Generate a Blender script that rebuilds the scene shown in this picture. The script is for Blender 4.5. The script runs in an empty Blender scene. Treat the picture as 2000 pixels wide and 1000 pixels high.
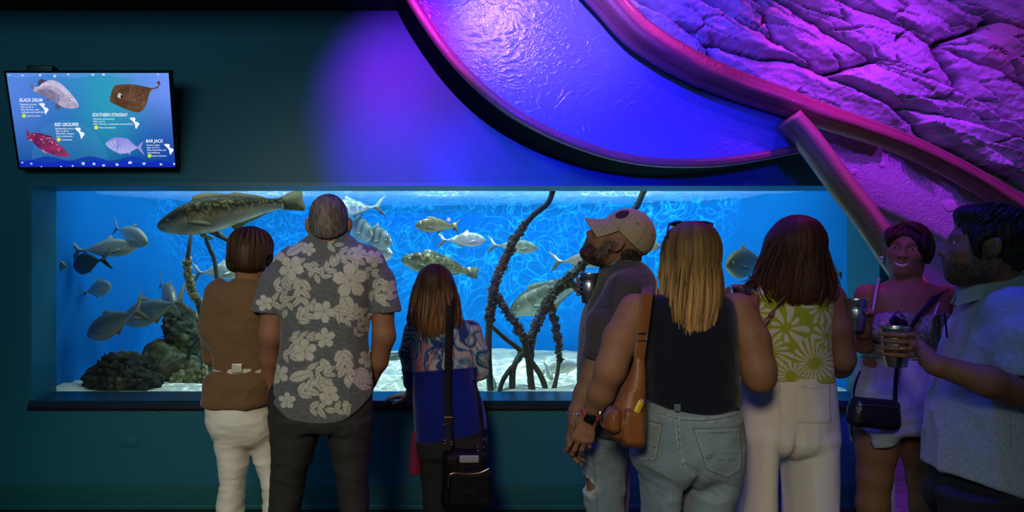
import bpy, bmesh, math, random
import numpy as np
from mathutils import Vector, Matrix
random.seed(7)
RNG = np.random.default_rng(7)
PI = math.pi
F, CX, HY, CZ = 1400.0, 775.0, 495.0, 1.52      # focal length in pixels, vanishing point, eye height (m)
YW, YG = 4.26, 4.559                             # wall face and tank glass distances
COL = bpy.context.scene.collection

def P(px, py, Y):
    return np.array([(px-CX)/F*Y, Y, CZ-(py-HY)/F*Y])
def S(px, Y):
    return px/F*Y

# ---------------------------------------------------------------- noise
def _hash(ix, iy, iz):
    h = (ix.astype(np.int64)*374761393 + iy.astype(np.int64)*668265263 + iz.astype(np.int64)*2147483647) & 0xffffffff
    h = ((h ^ (h >> 13))*1274126177) & 0xffffffff
    h = h ^ (h >> 16)
    return (h & 0xffff)/65535.0
def vnoise(p):
    p = np.asarray(p, dtype=np.float64)
    i = np.floor(p).astype(np.int64); f = p-i
    u = f*f*f*(f*(f*6-15)+10)
    r = 0
    for dx in (0, 1):
        wx = u[:, 0] if dx else 1-u[:, 0]
        for dy in (0, 1):
            wy = u[:, 1] if dy else 1-u[:, 1]
            for dz in (0, 1):
                wz = u[:, 2] if dz else 1-u[:, 2]
                r = r + wx*wy*wz*_hash(i[:, 0]+dx, i[:, 1]+dy, i[:, 2]+dz)
    return r*2-1
def fbm(p, oct=4, gain=.5):
    a, s, r = 1.0, 0.0, 0
    p = np.asarray(p, dtype=np.float64)
    for k in range(oct):
        r = r + a*vnoise(p*(2.03**k)+17.3*k); s += a; a *= gain
    return r/s
def worley(p, two=False):
    """distance to nearest (and second) feature point, plus id"""
    p = np.asarray(p, dtype=np.float64)
    i = np.floor(p).astype(np.int64)
    d1 = np.full(len(p), 9.0); d2 = d1.copy(); cid = np.zeros(len(p))
    flat = np.ptp(p[:, 2]) < 1e-9
    for dx in (-1, 0, 1):
        for dy in (-1, 0, 1):
            for dz in ((0,) if flat else (-1, 0, 1)):
                a, b, c = i[:, 0]+dx, i[:, 1]+dy, i[:, 2]+dz
                q = np.stack([a+.1+.8*_hash(a, b, c), b+.1+.8*_hash(a+57, b, c), (p[:, 2] if flat else c+.1+.8*_hash(a, b+91, c))], 1)
                d = np.sqrt(((p-q)**2).sum(1))
                near = d < d1
                d2 = np.where(near, d1, np.minimum(d2, d))
                cid = np.where(near, _hash(a, b+13, c+7), cid)
                d1 = np.where(near, d, d1)
    return d1, d2, cid
def sstep(a, b, x):
    t = np.clip((x-a)/(b-a), 0, 1); return t*t*(3-2*t)
def mix(a, b, t):
    return np.asarray(a)*(1-t[:, None])+np.asarray(b)*t[:, None]
def srgb(*c):
    if len(c) == 1: c = c[0]
    return tuple((x/255/12.92) if x/255 <= .04045 else ((x/255+.055)/1.055)**2.4 for x in c)

# ---------------------------------------------------------------- materials
MATS = {}
def mat(name, color=(.5, .5, .5), rough=.6, metal=0.0, attr=False, spec=.5, bump=0, bscale=60, bstretch=(1, 1, 1), nvar=0, emit=None, estr=1, sheen=0, subsurf=0, coat=0):
    if name in MATS: return MATS[name]
    m = bpy.data.materials.new(name); m.use_nodes = True
    nt = m.node_tree; N = nt.nodes; L = nt.links
    b = N['Principled BSDF']
    b.inputs['Base Color'].default_value = (*color[:3], 1)
    b.inputs['Roughness'].default_value = rough
    b.inputs['Metallic'].default_value = metal
    b.inputs['Specular IOR Level'].default_value = spec
    if sheen: b.inputs['Sheen Weight'].default_value = sheen
    if coat: b.inputs['Coat Weight'].default_value = coat
    src = None
    if attr:
        a = N.new('ShaderNodeAttribute'); a.attribute_name = 'Col'; src = a.outputs['Color']
    tc = None
    if nvar or bump:
        tc = N.new('ShaderNodeTexCoord'); mp = N.new('ShaderNodeMapping'); mp.inputs['Scale'].default_value = bstretch
        L.new(tc.outputs['Object'], mp.inputs['Vector'])
    if nvar:
        n = N.new('ShaderNodeTexNoise'); n.inputs['Scale'].default_value = bscale*.35; n.inputs['Detail'].default_value = 5
        L.new(mp.outputs['Vector'], n.inputs['Vector'])
        r = N.new('ShaderNodeMapRange'); r.inputs[1].default_value = .25; r.inputs[2].default_value = .75
        r.inputs[3].default_value = 1-nvar; r.inputs[4].default_value = 1+nvar
        L.new(n.outputs['Fac'], r.inputs[0])
        mx = N.new('ShaderNodeVectorMath'); mx.operation = 'SCALE'
        if src: L.new(src, mx.inputs[0])
        else: mx.inputs[0].default_value = color[:3]
        L.new(r.outputs[0], mx.inputs['Scale']); src = mx.outputs[0]
    if src: L.new(src, b.inputs['Base Color'])
    if bump:
        n = N.new('ShaderNodeTexNoise'); n.inputs['Scale'].default_value = bscale; n.inputs['Detail'].default_value = 4
        L.new(mp.outputs['Vector'], n.inputs['Vector'])
        bp = N.new('ShaderNodeBump'); bp.inputs['Strength'].default_value = bump; bp.inputs['Distance'].default_value = .01
        L.new(n.outputs['Fac'], bp.inputs['Height']); L.new(bp.outputs['Normal'], b.inputs['Normal'])
    if emit is not None:
        if emit == 'attr': L.new(src, b.inputs['Emission Color'])
        else: b.inputs['Emission Color'].default_value = (*emit, 1)
        b.inputs['Emission Strength'].default_value = estr
    MATS[name] = m
    return m

# ---------------------------------------------------------------- object helpers
def obj(name, verts, faces, m, parent=None, col=None, smooth=True, origin=None):
    verts = np.asarray(verts, dtype=np.float64)
    o0 = np.zeros(3)
    if parent is not None: o0 = np.array(parent['_o']) if '_o' in parent else np.zeros(3)
    if origin is not None and parent is None: o0 = np.asarray(origin, float)
    me = bpy.data.meshes.new(name)
    me.from_pydata((verts-o0).tolist() if len(verts) < 3000 else [], [], faces if len(verts) < 3000 else []) if len(verts) < 3000 else _fast(me, verts-o0, faces)
    if smooth: me.shade_smooth()
    if col is not None:
        a = me.color_attributes.new('Col', 'FLOAT_COLOR', 'POINT')
        c4 = np.ones((len(verts), 4), dtype=np.float32); c4[:, :3] = np.broadcast_to(np.asarray(col, dtype=np.float32), (len(verts), 3))
        a.data.foreach_set('color', c4.ravel())
    if m: me.materials.append(m)
    me.update()
    o = bpy.data.objects.new(name, me); COL.objects.link(o)
    if parent is not None: o.parent = parent; o['_o'] = [0, 0, 0]
    else: o.location = o0
    o['_o'] = [float(x) for x in o0]
    return o
def _fast(me, verts, faces):
    faces = [tuple(f) for f in faces] if not isinstance(faces, np.ndarray) else faces
    me.vertices.add(len(verts)); me.vertices.foreach_set('co', verts.astype(np.float32).ravel())
    if isinstance(faces, np.ndarray):
        k = faces.shape[1]; n = len(faces)
        idx = faces.astype(np.int32).ravel(); starts = np.arange(n, dtype=np.int32)*k; tot = np.full(n, k, dtype=np.int32)
    else:
        idx = np.array([i for f in faces for i in f], dtype=np.int32); tot = np.array([len(f) for f in faces], dtype=np.int32)
        starts = np.concatenate([[0], np.cumsum(tot)[:-1]]).astype(np.int32)
    me.loops.add(len(idx)); me.loops.foreach_set('vertex_index', idx)
    me.polygons.add(len(tot)); me.polygons.foreach_set('loop_start', starts)
    try: me.polygons.foreach_set('loop_total', tot)
    except Exception: pass
    me.update(calc_edges=True); me.validate()
def tag(o, label=None, cat=None, group=None, kind=None):
    if label: o['label'] = label
    if cat: o['category'] = cat
    if group: o['group'] = group
    if kind: o['kind'] = kind
    return o
def empty(name, loc, label, cat, group=None):
    o = bpy.data.objects.new(name, None); COL.objects.link(o); o.location = loc
    o.empty_display_size = .05; o['_o'] = [float(x) for x in loc]
    return tag(o, label, cat, group)

class MB:
    """collects simple shapes into one mesh"""
    def __init__(s): s.v = []; s.f = []
    def add(s, v, f):
        o = len(s.v); s.v += [tuple(map(float, x)) for x in v]; s.f += [tuple(int(i)+o for i in q) for q in f]; return s
    def box(s, lo, hi, M=None, bev=0):
        bm = bmesh.new(); bmesh.ops.create_cube(bm, size=1)
        lo, hi = Vector(lo), Vector(hi)
        for v in bm.verts: v.co = Vector([lo[i]+(v.co[i]+.5)*(hi[i]-lo[i]) for i in range(3)])
        if bev: bmesh.ops.bevel(bm, geom=bm.edges[:], offset=bev, segments=3, profile=.6, affect='EDGES')
        if M is not None:
            for v in bm.verts: v.co = M @ v.co
        bm.verts.index_update()
        s.add([v.co for v in bm.verts], [[v.index for v in f.verts] for f in bm.faces]); bm.free(); return s
    def tube(s, pts, r, n=10, cap=True, flat=None, up=None):
        v, f = tube(pts, r, n, cap, flat, up); return s.add(v, f)
    def ball(s, c, r, seg=12, ring=8):
        v = []; f = []
        r = np.broadcast_to(np.asarray(r, float), (3,))
        for i in range(ring+1):
            t = PI*i/ring
            for j in range(seg):
                a = 2*PI*j/seg
                v.append((c[0]+r[0]*math.sin(t)*math.cos(a), c[1]+r[1]*math.sin(t)*math.sin(a), c[2]+r[2]*math.cos(t)))
        for i in range(ring):
            for j in range(seg):
                f.append((i*seg+j, (i+1)*seg+j, (i+1)*seg+(j+1) % seg, i*seg+(j+1) % seg))
        return s.add(v, f)
    def lathe(s, prof, n=32, M=None):
        v = []; f = []
        for (r, z) in prof:
            for j in range(n):
                a = 2*PI*j/n; q = Vector((r*math.cos(a), r*math.sin(a), z)); v.append(M @ q if M is not None else q)
        for i in range(len(prof)-1):
            for j in range(n): f.append((i*n+j, i*n+(j+1) % n, (i+1)*n+(j+1) % n, (i+1)*n+j))
        return s.add(v, f)
    def build(s, name, m, parent=None, col=None, smooth=True, origin=None):
        o = obj(name, s.v, s.f, m, parent, col, smooth, origin)
        if smooth:
            me = o.data
            try: me.set_sharp_from_angle(angle=math.radians(42))
            except Exception: pass
        return o

def smooth_path(pts, n):
    """Catmull-Rom through pts (k x d) resampled to n points"""
    p = np.asarray(pts, float); k = len(p)
    if k == 2:
        t = np.linspace(0, 1, n)[:, None]; return p[0]*(1-t)+p[1]*t
    q = np.vstack([2*p[0]-p[1], p, 2*p[-1]-p[-2]])
    seg = np.linalg.norm(np.diff(p[:, :3], axis=0), axis=1); acc = np.concatenate([[0], np.cumsum(seg)])
    out = []
    for s in np.linspace(0, acc[-1], n):
        i = min(np.searchsorted(acc, s, side='right')-1, k-2); t = (s-acc[i])/max(seg[i], 1e-9)
        a, b, c, d = q[i], q[i+1], q[i+2], q[i+3]
        out.append(.5*((2*b)+(-a+c)*t+(2*a-5*b+4*c-d)*t*t+(-a+3*b-3*c+d)*t**3))
    return np.array(out)
def frames(pts, up=None):
    p = np.asarray(pts, float); t = np.gradient(p, axis=0); t /= np.linalg.norm(t, axis=1)[:, None]+1e-12
    u = np.zeros_like(p); w = np.zeros_like(p)
    ref = np.array(up if up is not None else ((0, 0, 1) if abs(t[0][2]) < .9 else (0, 1, 0)), float)
    for i in range(len(p)):
        if up is not None: r = np.array(up, float)
        else: r = ref
        a = r-t[i]*np.dot(r, t[i]); a /= np.linalg.norm(a)+1e-12
        u[i] = a; w[i] = np.cross(t[i], a); ref = a
    return t, u, w
def tube(pts, r, n=10, cap=True, flat=None, up=None):
    """tube along pts; r scalar or list; flat=(su,sw) squashes the section"""
    p = np.asarray(pts, float); t, u, w = frames(p, up); r = np.broadcast_to(np.asarray(r, float), (len(p),))
    su, sw = flat or (1, 1); v = []; f = []
    for i in range(len(p)):
        for j in range(n):
            a = 2*PI*j/n; v.append(p[i]+r[i]*(su*math.cos(a)*u[i]+sw*math.sin(a)*w[i]))
    for i in range(len(p)-1):
        for j in range(n): f.append((i*n+j, i*n+(j+1) % n, (i+1)*n+(j+1) % n, (i+1)*n+j))
    if cap:
        f.append(tuple(range(n-1, -1, -1))); f.append(tuple(range((len(p)-1)*n, len(p)*n)))
    return v, f
def ribbon(pts, wdir, width, thick, up=None):
    """flat strap: box section swept along pts; wdir = width directions (k x 3)"""
    p = np.asarray(pts, float); t = np.gradient(p, axis=0); t /= np.linalg.norm(t, axis=1)[:, None]
    wd = np.broadcast_to(np.asarray(wdir, float), p.shape); v = []; f = []
    for i in range(len(p)):
        w = wd[i]-t[i]*np.dot(wd[i], t[i]); w /= np.linalg.norm(w); nn = np.cross(t[i], w)
        for a, b in ((-1, -1), (-.9, -1.3), (.9, -1.3), (1, -1), (1, 1), (.9, 1.3), (-.9, 1.3), (-1, 1)): v.append(p[i]+w*a*width/2+nn*b*thick/2)
    for i in range(len(p)-1):
        for j in range(8): f.append((i*8+j, i*8+(j+1) % 8, (i+1)*8+(j+1) % 8, (i+1)*8+j))
    f.append(tuple(range(7, -1, -1))); f.append(tuple(range((len(p)-1)*8, len(p)*8)))
    return v, f
def slab(outline, y0, y1):
    """closed outline [(x,z)...] extruded from depth y0 to y1"""
    n = len(outline); v = [(x, y0, z) for x, z in outline]+[(x, y1, z) for x, z in outline]
    f = [tuple(range(n)), tuple(range(2*n-1, n-1, -1))]+[(i, i+n, (i+1) % n+n, (i+1) % n) for i in range(n)]
    return v, f

# ---------------------------------------------------------------- signed distance shapes and the mesher
def smin(a, b, k):
    if k <= 0: return np.minimum(a, b)
    h = np.clip(k-np.abs(a-b), 0, None)/k
    return np.minimum(a, b)-h*h*k*.25
def smax(a, b, k): return -smin(-a, -b, k)
def U(fs, k=.02):
    def f(p):
        d = fs[0](p)
        for g in fs[1:]: d = smin(d, g(p), k)
        return d
    return f
def cone(a, b, ra, rb):
    a = np.asarray(a, float); b = np.asarray(b, float); ab = b-a; L2 = float(ab@ab)+1e-12
    def f(p):
        q = p-a; t = np.clip((q@ab)/L2, 0, 1)
        return np.sqrt(((q-t[:, None]*ab)**2).sum(1))-(ra+(rb-ra)*t)
    return f
def ell(c, r, R=None):
    c = np.asarray(c, float); r = np.asarray(r, float); Ri = None if R is None else np.asarray(R, float)
    def f(p):
        q = p-c
        if Ri is not None: q = q@Ri
        k0 = np.sqrt(((q/r)**2).sum(1))+1e-9; k1 = np.sqrt(((q/(r*r))**2).sum(1))+1e-9
        return k0*(k0-1)/k1
    return f
def rbox(c, h, r=.01, R=None):
    c = np.asarray(c, float); h = np.asarray(h, float)
    def f(p):
        q = p-c
        if R is not None: q = q@np.asarray(R, float)
        q = np.abs(q)-(h-r)
        return np.sqrt((np.clip(q, 0, None)**2).sum(1))+np.minimum(q.max(1), 0)-r
    return f
def limb(pts, rs, k=.02):
    return U([cone(pts[i], pts[i+1], rs[i], rs[i+1]) for i in range(len(pts)-1)], k)
def loft(rows, n=2.3, yaw=0, cap=.01, ends=(1, 1)):
    """vertical stack of superellipses; rows (z, cx, cy, a, b) sorted any way"""
    r = np.array(sorted(rows, key=lambda q: q[0]), float)
    z = r[:, 0]; zz = np.linspace(z[0], z[-1], 160); D = []
    d = np.diff(z)
    for j in range(1, 5):
        y = r[:, j]; s = np.diff(y)/d; m = np.zeros(len(y)); m[0] = s[0]; m[-1] = s[-1]
        for i in range(1, len(y)-1): m[i] = 0 if s[i-1]*s[i] <= 0 else 2*s[i-1]*s[i]/(s[i-1]+s[i])
        i = np.clip(np.searchsorted(z, zz, side='right')-1, 0, len(d)-1); t = (zz-z[i])/d[i]; hh = d[i]
        D.append((2*t**3-3*t**2+1)*y[i]+(t**3-2*t**2+t)*hh*m[i]+(-2*t**3+3*t**2)*y[i+1]+(t**3-t**2)*hh*m[i+1])
    c, s_ = math.cos(yaw), math.sin(yaw)
    def f(p):
        q = p[:, 2]
        cx, cy, a, b = (np.interp(q, zz, D[k]) for k in range(4))
        dx = p[:, 0]-cx; dy = p[:, 1]-cy
        x = dx*c+dy*s_; y = -dx*s_+dy*c
        k0 = (np.abs(x/a)**n+np.abs(y/b)**n)**(1/n)+1e-6
        rr = np.sqrt(x*x+y*y)+1e-6
        d = np.where(k0 > .2, rr*(1-1/k0), -np.minimum(a, b)*.8)*.85
        if ends[1]: d = smax(d, q-z[-1], cap)
        else: d = np.where(q > z[-1], np.sqrt(np.clip(d, 0, None)**2+(q-z[-1])**2)+np.minimum(d, 0)*0, d)
        if ends[0]: d = smax(d, z[0]-q, cap)
        return d
    return f
def xf(f, M):
    """M: 4x4 placing local shape in the world"""
    Mi = np.array(M.inverted()); s = abs(M.determinant())**(1/3)
    def g(p): return f(p@Mi[:3, :3].T+Mi[:3, 3])*s
    return g
def cut(f, g, k=.005):
    return lambda p: smax(f(p), -g(p), k)
def isect(f, g, k=.005):
    return lambda p: smax(f(p), g(p), k)
def half(pt, nrm):
    pt = np.asarray(pt, float); nrm = np.asarray(nrm, float)/np.linalg.norm(nrm)
    return lambda p: (p-pt)@nrm
def inflate(f, r): return lambda p: f(p)-r

def surf(f, lo, hi, h, proj=1):
    lo = np.asarray(lo, float); hi = np.asarray(hi, float); B = 8
    nb = np.maximum(np.ceil((hi-lo)/h/B).astype(int), 1); n = nb*B
    bc = [lo[a]+(np.arange(nb[a])+.5)*B*h-h*.5 for a in range(3)]
    G = np.stack(np.meshgrid(*bc, indexing='ij'), -1).reshape(-1, 3)
    dc = np.concatenate([f(G[i:i+200000]) for i in range(0, len(G), 200000)]).reshape(nb)
    V = np.repeat(np.repeat(np.repeat(dc, B, 0), B, 1), B, 2).astype(np.float32)
    act = np.argwhere(np.abs(dc) < B*h*1.25+.004)
    if len(act) == 0: return np.zeros((0, 3)), np.zeros((0, 4), int)
    off = np.stack(np.meshgrid(*[np.arange(B)]*3, indexing='ij'), -1).reshape(-1, 3)
    CH = max(1, 250000//len(off))
    for i in range(0, len(act), CH):
        I = (act[i:i+CH, None, :]*B+off[None]).reshape(-1, 3)
        V[I[:, 0], I[:, 1], I[:, 2]] = f(lo+I*h)
    s = V < 0
    c = s[:-1, :-1, :-1].astype(np.int8)
    for dx in (0, 1):
        for dy in (0, 1):
            for dz in (0, 1):
                if dx+dy+dz: c = c+s[dx:dx+n[0]-1, dy:dy+n[1]-1, dz:dz+n[2]-1]
    cells = np.argwhere((c > 0) & (c < 8))
    idx = np.full(c.shape, -1, dtype=np.int64); idx[cells[:, 0], cells[:, 1], cells[:, 2]] = np.arange(len(cells))
    acc = np.zeros((len(cells), 3)); cnt = np.zeros(len(cells))
    for ax in range(3):
        o1, o2 = [a for a in range(3) if a != ax]
        for u in (0, 1):
            for w in (0, 1):
                A = cells.copy(); A[:, o1] += u; A[:, o2] += w; Bq = A.copy(); Bq[:, ax] += 1
                va = V[A[:, 0], A[:, 1], A[:, 2]]; vb = V[Bq[:, 0], Bq[:, 1], Bq[:, 2]]
                m = (va < 0) != (vb < 0); t = np.where(m, va/np.where(m, va-vb, 1), 0)
                q = A.astype(float); q[:, ax] += t
                acc[m] += q[m]; cnt[m] += 1
    verts = lo+acc/cnt[:, None]*h
    faces = []
    for ax in range(3):
        o1, o2 = [(1, 2), (2, 0), (0, 1)][ax]
        sl = [slice(None)]*3; sl2 = [slice(None)]*3
        sl[ax] = slice(0, -1); sl2[ax] = slice(1, None)
        e = np.argwhere(s[tuple(sl)] != s[tuple(sl2)])
        e = e[(e[:, o1] > 0) & (e[:, o2] > 0) & (e[:, o1] < n[o1]-1) & (e[:, o2] < n[o2]-1) & (e[:, ax] < n[ax]-1)]
        if len(e) == 0: continue
        def cell(d1, d2):
            k = e.copy(); k[:, o1] -= d1; k[:, o2] -= d2; return idx[k[:, 0], k[:, 1], k[:, 2]]
        q = np.stack([cell(1, 1), cell(0, 1), cell(0, 0), cell(1, 0)], 1)
        inside = s[e[:, 0], e[:, 1], e[:, 2]]
        q = np.where(inside[:, None], q, q[:, ::-1])
        faces.append(q[(q >= 0).all(1)])
    faces = np.concatenate(faces) if faces else np.zeros((0, 4), int)
    for _ in range(proj):
        d = f(verts); g = grad(f, verts, h*.5)
        verts = verts-np.clip(d, -h*.6, h*.6)[:, None]*g
    return verts, faces
def grad(f, p, e):
    g = np.stack([f(p+np.eye(3)[a]*e)-f(p-np.eye(3)[a]*e) for a in range(3)], 1)
    return g/(np.linalg.norm(g, axis=1)[:, None]+1e-9)
def join(*vf):
    v = []; f = []; o = 0
    for a, b in vf:
        v.append(a); f.append(np.asarray(b)+o); o += len(a)
    return np.concatenate(v), np.concatenate(f)
# ================================================================= the room
def structure(o): o['kind'] = 'structure'; return o
M_wall = mat('teal_wall_paint', (.012, .15, .21), .5, spec=.4, bump=.06, bscale=180, nvar=.05)
M_reveal = mat('window_reveal_paint', (.004, .16, .24), .45, bump=.04, bscale=160)
M_sill = mat('dark_sill', (.004, .035, .07), .3)
M_black = mat('black_rubber', (.004, .004, .005), .5)
M_base = mat('baseboard_vinyl', (.004, .115, .12), .5, nvar=.12, bscale=30, bstretch=(.3, 1, 6))
M_floor = mat('brown_floor', (.03, .02, .016), .55, bump=.2, bscale=40, nvar=.3)
M_ceil = mat('black_ceiling', (.003, .003, .004), .8)

gx0, gx1 = P(104, 0, YG)[0], P(1660, 0, YG)[0]; gz0, gz1 = P(0, 773.5, YG)[2], P(0, 367, YG)[2]
WX0, WX1 = -5.2, P(1735, 0, YW)[0]+.02
wx0, wx1 = P(57, 0, YW)[0], P(1722, 0, YW)[0]; wz0, wz1 = P(0, 793, YW)[2], P(0, 358, YW)[2]
b = MB()
T = YW+.26
b.box((WX0, YW, 0), (wx0, T, 4.0)); b.box((wx1, YW, 0), (WX1, T, 4.0))
b.box((wx0, YW, 0), (wx1, T, wz0-.0)); b.box((wx0, YW, wz1), (wx1, T, 4.0))
structure(b.build('wall_back', M_wall, smooth=False))
# tapered reveals round the glass
def quadslab(a, bb, c, d, t):
    a, bb, c, d = map(np.asarray, (a, bb, c, d)); n = np.cross(bb-a, d-a); n = n/np.linalg.norm(n)*t
    v = [a, bb, c, d, a+n, bb+n, c+n, d+n]
    return v, [(0, 1, 2, 3), (7, 6, 5, 4), (0, 4, 5, 1), (1, 5, 6, 2), (2, 6, 7, 3), (3, 7, 4, 0)]
e = .004
for nm, q in (('trim_left', [(wx0-e, YW-e, wz0), (wx0-e, YW-e, wz1), (gx0, YG, gz1), (gx0, YG, gz0)]),
              ('trim_right', [(wx1+e, YW-e, wz1), (wx1+e, YW-e, wz0), (gx1, YG, gz0), (gx1, YG, gz1)]),
              ('trim_top', [(wx0, YW-e, wz1+e), (wx1, YW-e, wz1+e), (gx1, YG, gz1), (gx0, YG, gz1)])):
    v, f = quadslab(*[np.array(x, float) for x in q], -.02)
    structure(MB().add(v, f).build(nm, M_reveal, smooth=False))
# sill: a shallow board with a dark rounded lip
sl = MB(); v, f = quadslab(*[np.array(x, float) for x in [(wx1, YW-.012, wz0+.004), (wx0, YW-.012, wz0+.004), (gx0, YG, gz0), (gx1, YG, gz0)]], -.03)
sl.add(v, f); structure(sl.build('trim_sill', M_sill, smooth=False))
lip = MB().box((wx0-.005, YW-.022, wz0-.022), (wx1+.005, YW+.02, wz0+.006), bev=.007)
structure(lip.build('trim_sill_lip', M_black))
# black gasket round the glass and the pane
g = MB(); gk = .008
g.box((gx0-.02, YG-.012, gz0-.02), (gx0+gk*.6, YG+.02, gz1+.02)); g.box((gx1-gk*.6, YG-.012, gz0-.02), (gx1+.02, YG+.02, gz1+.02))
g.box((gx0, YG-.012, gz1-gk*.6), (gx1, YG+.02, gz1+.02)); g.box((gx0, YG-.002, gz0-.02), (gx1, YG+.02, gz0+.001))
structure(g.build('trim_gasket', M_black, smooth=False))
mg = bpy.data.materials.new('tank_glass'); mg.use_nodes = True; nt = mg.node_tree; nt.nodes.clear()
o_ = nt.nodes.new('ShaderNodeOutputMaterial'); tr = nt.nodes.new('ShaderNodeBsdfTransparent'); gl = nt.nodes.new('ShaderNodeBsdfGlossy'); mx = nt.nodes.new('ShaderNodeMixShader'); fr = nt.nodes.new('ShaderNodeFresnel')
tr.inputs[0].default_value = (.97, .99, 1, 1); gl.inputs['Roughness'].default_value = .0; fr.inputs['IOR'].default_value = 1.4
nt.links.new(fr.outputs[0], mx.inputs[0]); nt.links.new(tr.outputs[0], mx.inputs[1]); nt.links.new(gl.outputs[0], mx.inputs[2]); nt.links.new(mx.outputs[0], o_.inputs[0])
structure(obj('window_1', [(gx0, YG, gz0), (gx1, YG, gz0), (gx1, YG, gz1), (gx0, YG, gz1)], [(0, 1, 2, 3)], mg, smooth=False))
# baseboard, floor, ceiling, soffit
bz = P(0, 946, YW)[2]
structure(MB().box((WX0, YW-.008, .012), (WX1, YW+.01, bz), bev=.002).build('baseboard_back', M_base))
structure(MB().box((WX0, YW-.016, 0), (WX1, YW+.01, .03), bev=.006).build('trim_floor', M_base))
structure(MB().box((-7, -6, -.1), (9, 8, 0)).build('floor', M_floor, smooth=False))
structure(MB().box((-7, -6, 4.0), (9, 10, 4.1)).build('ceiling', M_ceil, smooth=False))
zs = P(0, 20.5, YW)[2]
structure(MB().box((WX0, 3.7, zs), (P(802, 0, YW)[0]+.2, YW-.001, 3.9)).build('trim_soffit', M_ceil, smooth=False))
# small blank access plate under the window, painted like the wall
ap = MB().box((P(235, 0, YW)[0], YW-.006, P(0, 873, YW)[2]), (P(271, 0, YW)[0], YW+.01, P(0, 851, YW)[2]), bev=.003)
ap = ap.build('cover_plate', mat('plate_paint', (.012, .148, .207), .5, spec=.4), origin=P(253, 862, YW)); tag(ap, 'blank teal rectangular cover plate on the wall below the tank window', 'cover plate')
MB().box((P(239, 0, YW)[0], YW-.009, P(0, 870, YW)[2]), (P(267, 0, YW)[0], YW, P(0, 854, YW)[2]), bev=.002).build('raised_panel', MATS['plate_paint'], ap)
# screw heads under the sill
for x, y in ((192, 801), (223, 803), (299, 805), (766, 804), (781, 804), (727, 804), (1096, 805)):
    c = P(x, y+.6, YW); s = MB().ball(c, .004, 8, 6).build('screw', mat('screw_steel', (.5, .5, .45), .35, .8), origin=c)
    tag(s, 'tiny pale screw head in the wall right under the sill lip', 'screw', 'screws under the tank sill')

# ================================================================= the tank
NA = 96
def tank_plan(n):
    out = []
    cx_, hw, dep = (gx0+gx1)/2, (gx1-gx0)/2+.06, 2.15
    for i in range(n+1):
        a = PI*(i/n); c, s = math.cos(a), math.sin(a); p_ = .72
        out.append((cx_-hw*math.copysign(abs(c)**p_, c), YG+.03+dep*abs(s)**p_))
    return out
plan = tank_plan(NA)
zb, zt = gz0-.15, 2.75
v = []; f = []
for i, (x, y) in enumerate(plan): v += [(x, y, zb), (x, y, zt)]
for i in range(NA): f.append((2*i, 2*i+1, 2*i+3, 2*i+2))
M_tank = mat('blue_tank_wall', (.002, .20, .66), .85, nvar=.06, bscale=3, bump=.15, spec=.1)
structure(obj('wall_tank', v, f, M_tank))
# right inner corner pilaster of the tank
structure(MB().box((P(1628, 0, 4.95)[0], 4.75, zb), (P(1628, 0, 4.95)[0]+.5, 5.05, zt), bev=.01).build('wall_tank_corner', mat('tank_corner', (.004, .17, .5), .8, nvar=.15, bscale=14)))
# sand bed
nx, ny = 150, 74
X, Y = np.meshgrid(np.linspace(gx0-.1, gx1+.1, nx), np.linspace(YG+.012, YG+2.3, ny), indexing='ij')
pp = np.stack([X.ravel(), Y.ravel(), np.zeros(X.size)], 1)
z = gz0+.0+.026*fbm(pp*[2.2, 3.1, 1], 3)+.018*fbm(pp*[5, 12, 1]+3, 3)*1.2+.012*np.exp(-((pp[:, 1]-YG)/.5)**2)
z = np.where(pp[:, 1] < YG+.06, gz0+.004+.004*fbm(pp*6, 2), z)
idx = np.arange(nx*ny).reshape(nx, ny)
fc = np.stack([idx[:-1, :-1].ravel(), idx[1:, :-1].ravel(), idx[1:, 1:].ravel(), idx[:-1, 1:].ravel()], 1)
ywall = lambda x: np.interp(x, [q[0] for q in plan], [q[1] for q in plan])
fc = fc[(Y.ravel() < ywall(X.ravel())+.02)[fc].any(1)]
sand = obj('sand', np.stack([X.ravel(), Y.ravel(), z], 1), fc, mat('white_sand', (.60, .68, .56), .9, bump=.35, bscale=90, nvar=.12))
tag(sand, 'pale rippled sand covering the bottom of the tank', 'sand', kind='stuff')
def sand_z(x, y): 
    i = int(np.clip((x-gx0+.1)/(gx1-gx0+.2)*(nx-1), 0, nx-1)); j = int(np.clip((y-YG-.012)/2.288*(ny-1), 0, ny-1)); return float(z.reshape(nx, ny)[i, j])
# water surface
zw = gz1+.035
nx2, ny2 = 330, 130
X2, Y2 = np.meshgrid(np.linspace(gx0-.05, gx1+.05, nx2), np.linspace(YG+.012, YG+2.2, ny2), indexing='ij')
pp = np.stack([X2.ravel(), Y2.ravel(), np.zeros(X2.size)], 1)
z2 = zw+.022*fbm(pp*[3.2, 6, 1], 4, .6)+.010*fbm(pp*[11, 22, 1]+7, 3)+.003*fbm(pp*[30, 60, 1]+17, 2)
id2 = np.arange(nx2*ny2).reshape(nx2, ny2)
fc2 = np.stack([id2[:-1, :-1].ravel(), id2[1:, :-1].ravel(), id2[1:, 1:].ravel(), id2[:-1, 1:].ravel()], 1)
fc2 = fc2[(Y2.ravel() < ywall(X2.ravel())+.02)[fc2].any(1)]
mw = bpy.data.materials.new('water_surface'); mw.use_nodes = True; nt = mw.node_tree; nt.nodes.clear()
o_ = nt.nodes.new('ShaderNodeOutputMaterial'); tr = nt.nodes.new('ShaderNodeBsdfTransparent'); gl = nt.nodes.new('ShaderNodeBsdfGlossy'); mx = nt.nodes.new('ShaderNodeMixShader')
lw = nt.nodes.new('ShaderNodeLayerWeight'); lw.inputs['Blend'].default_value = .5
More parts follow.
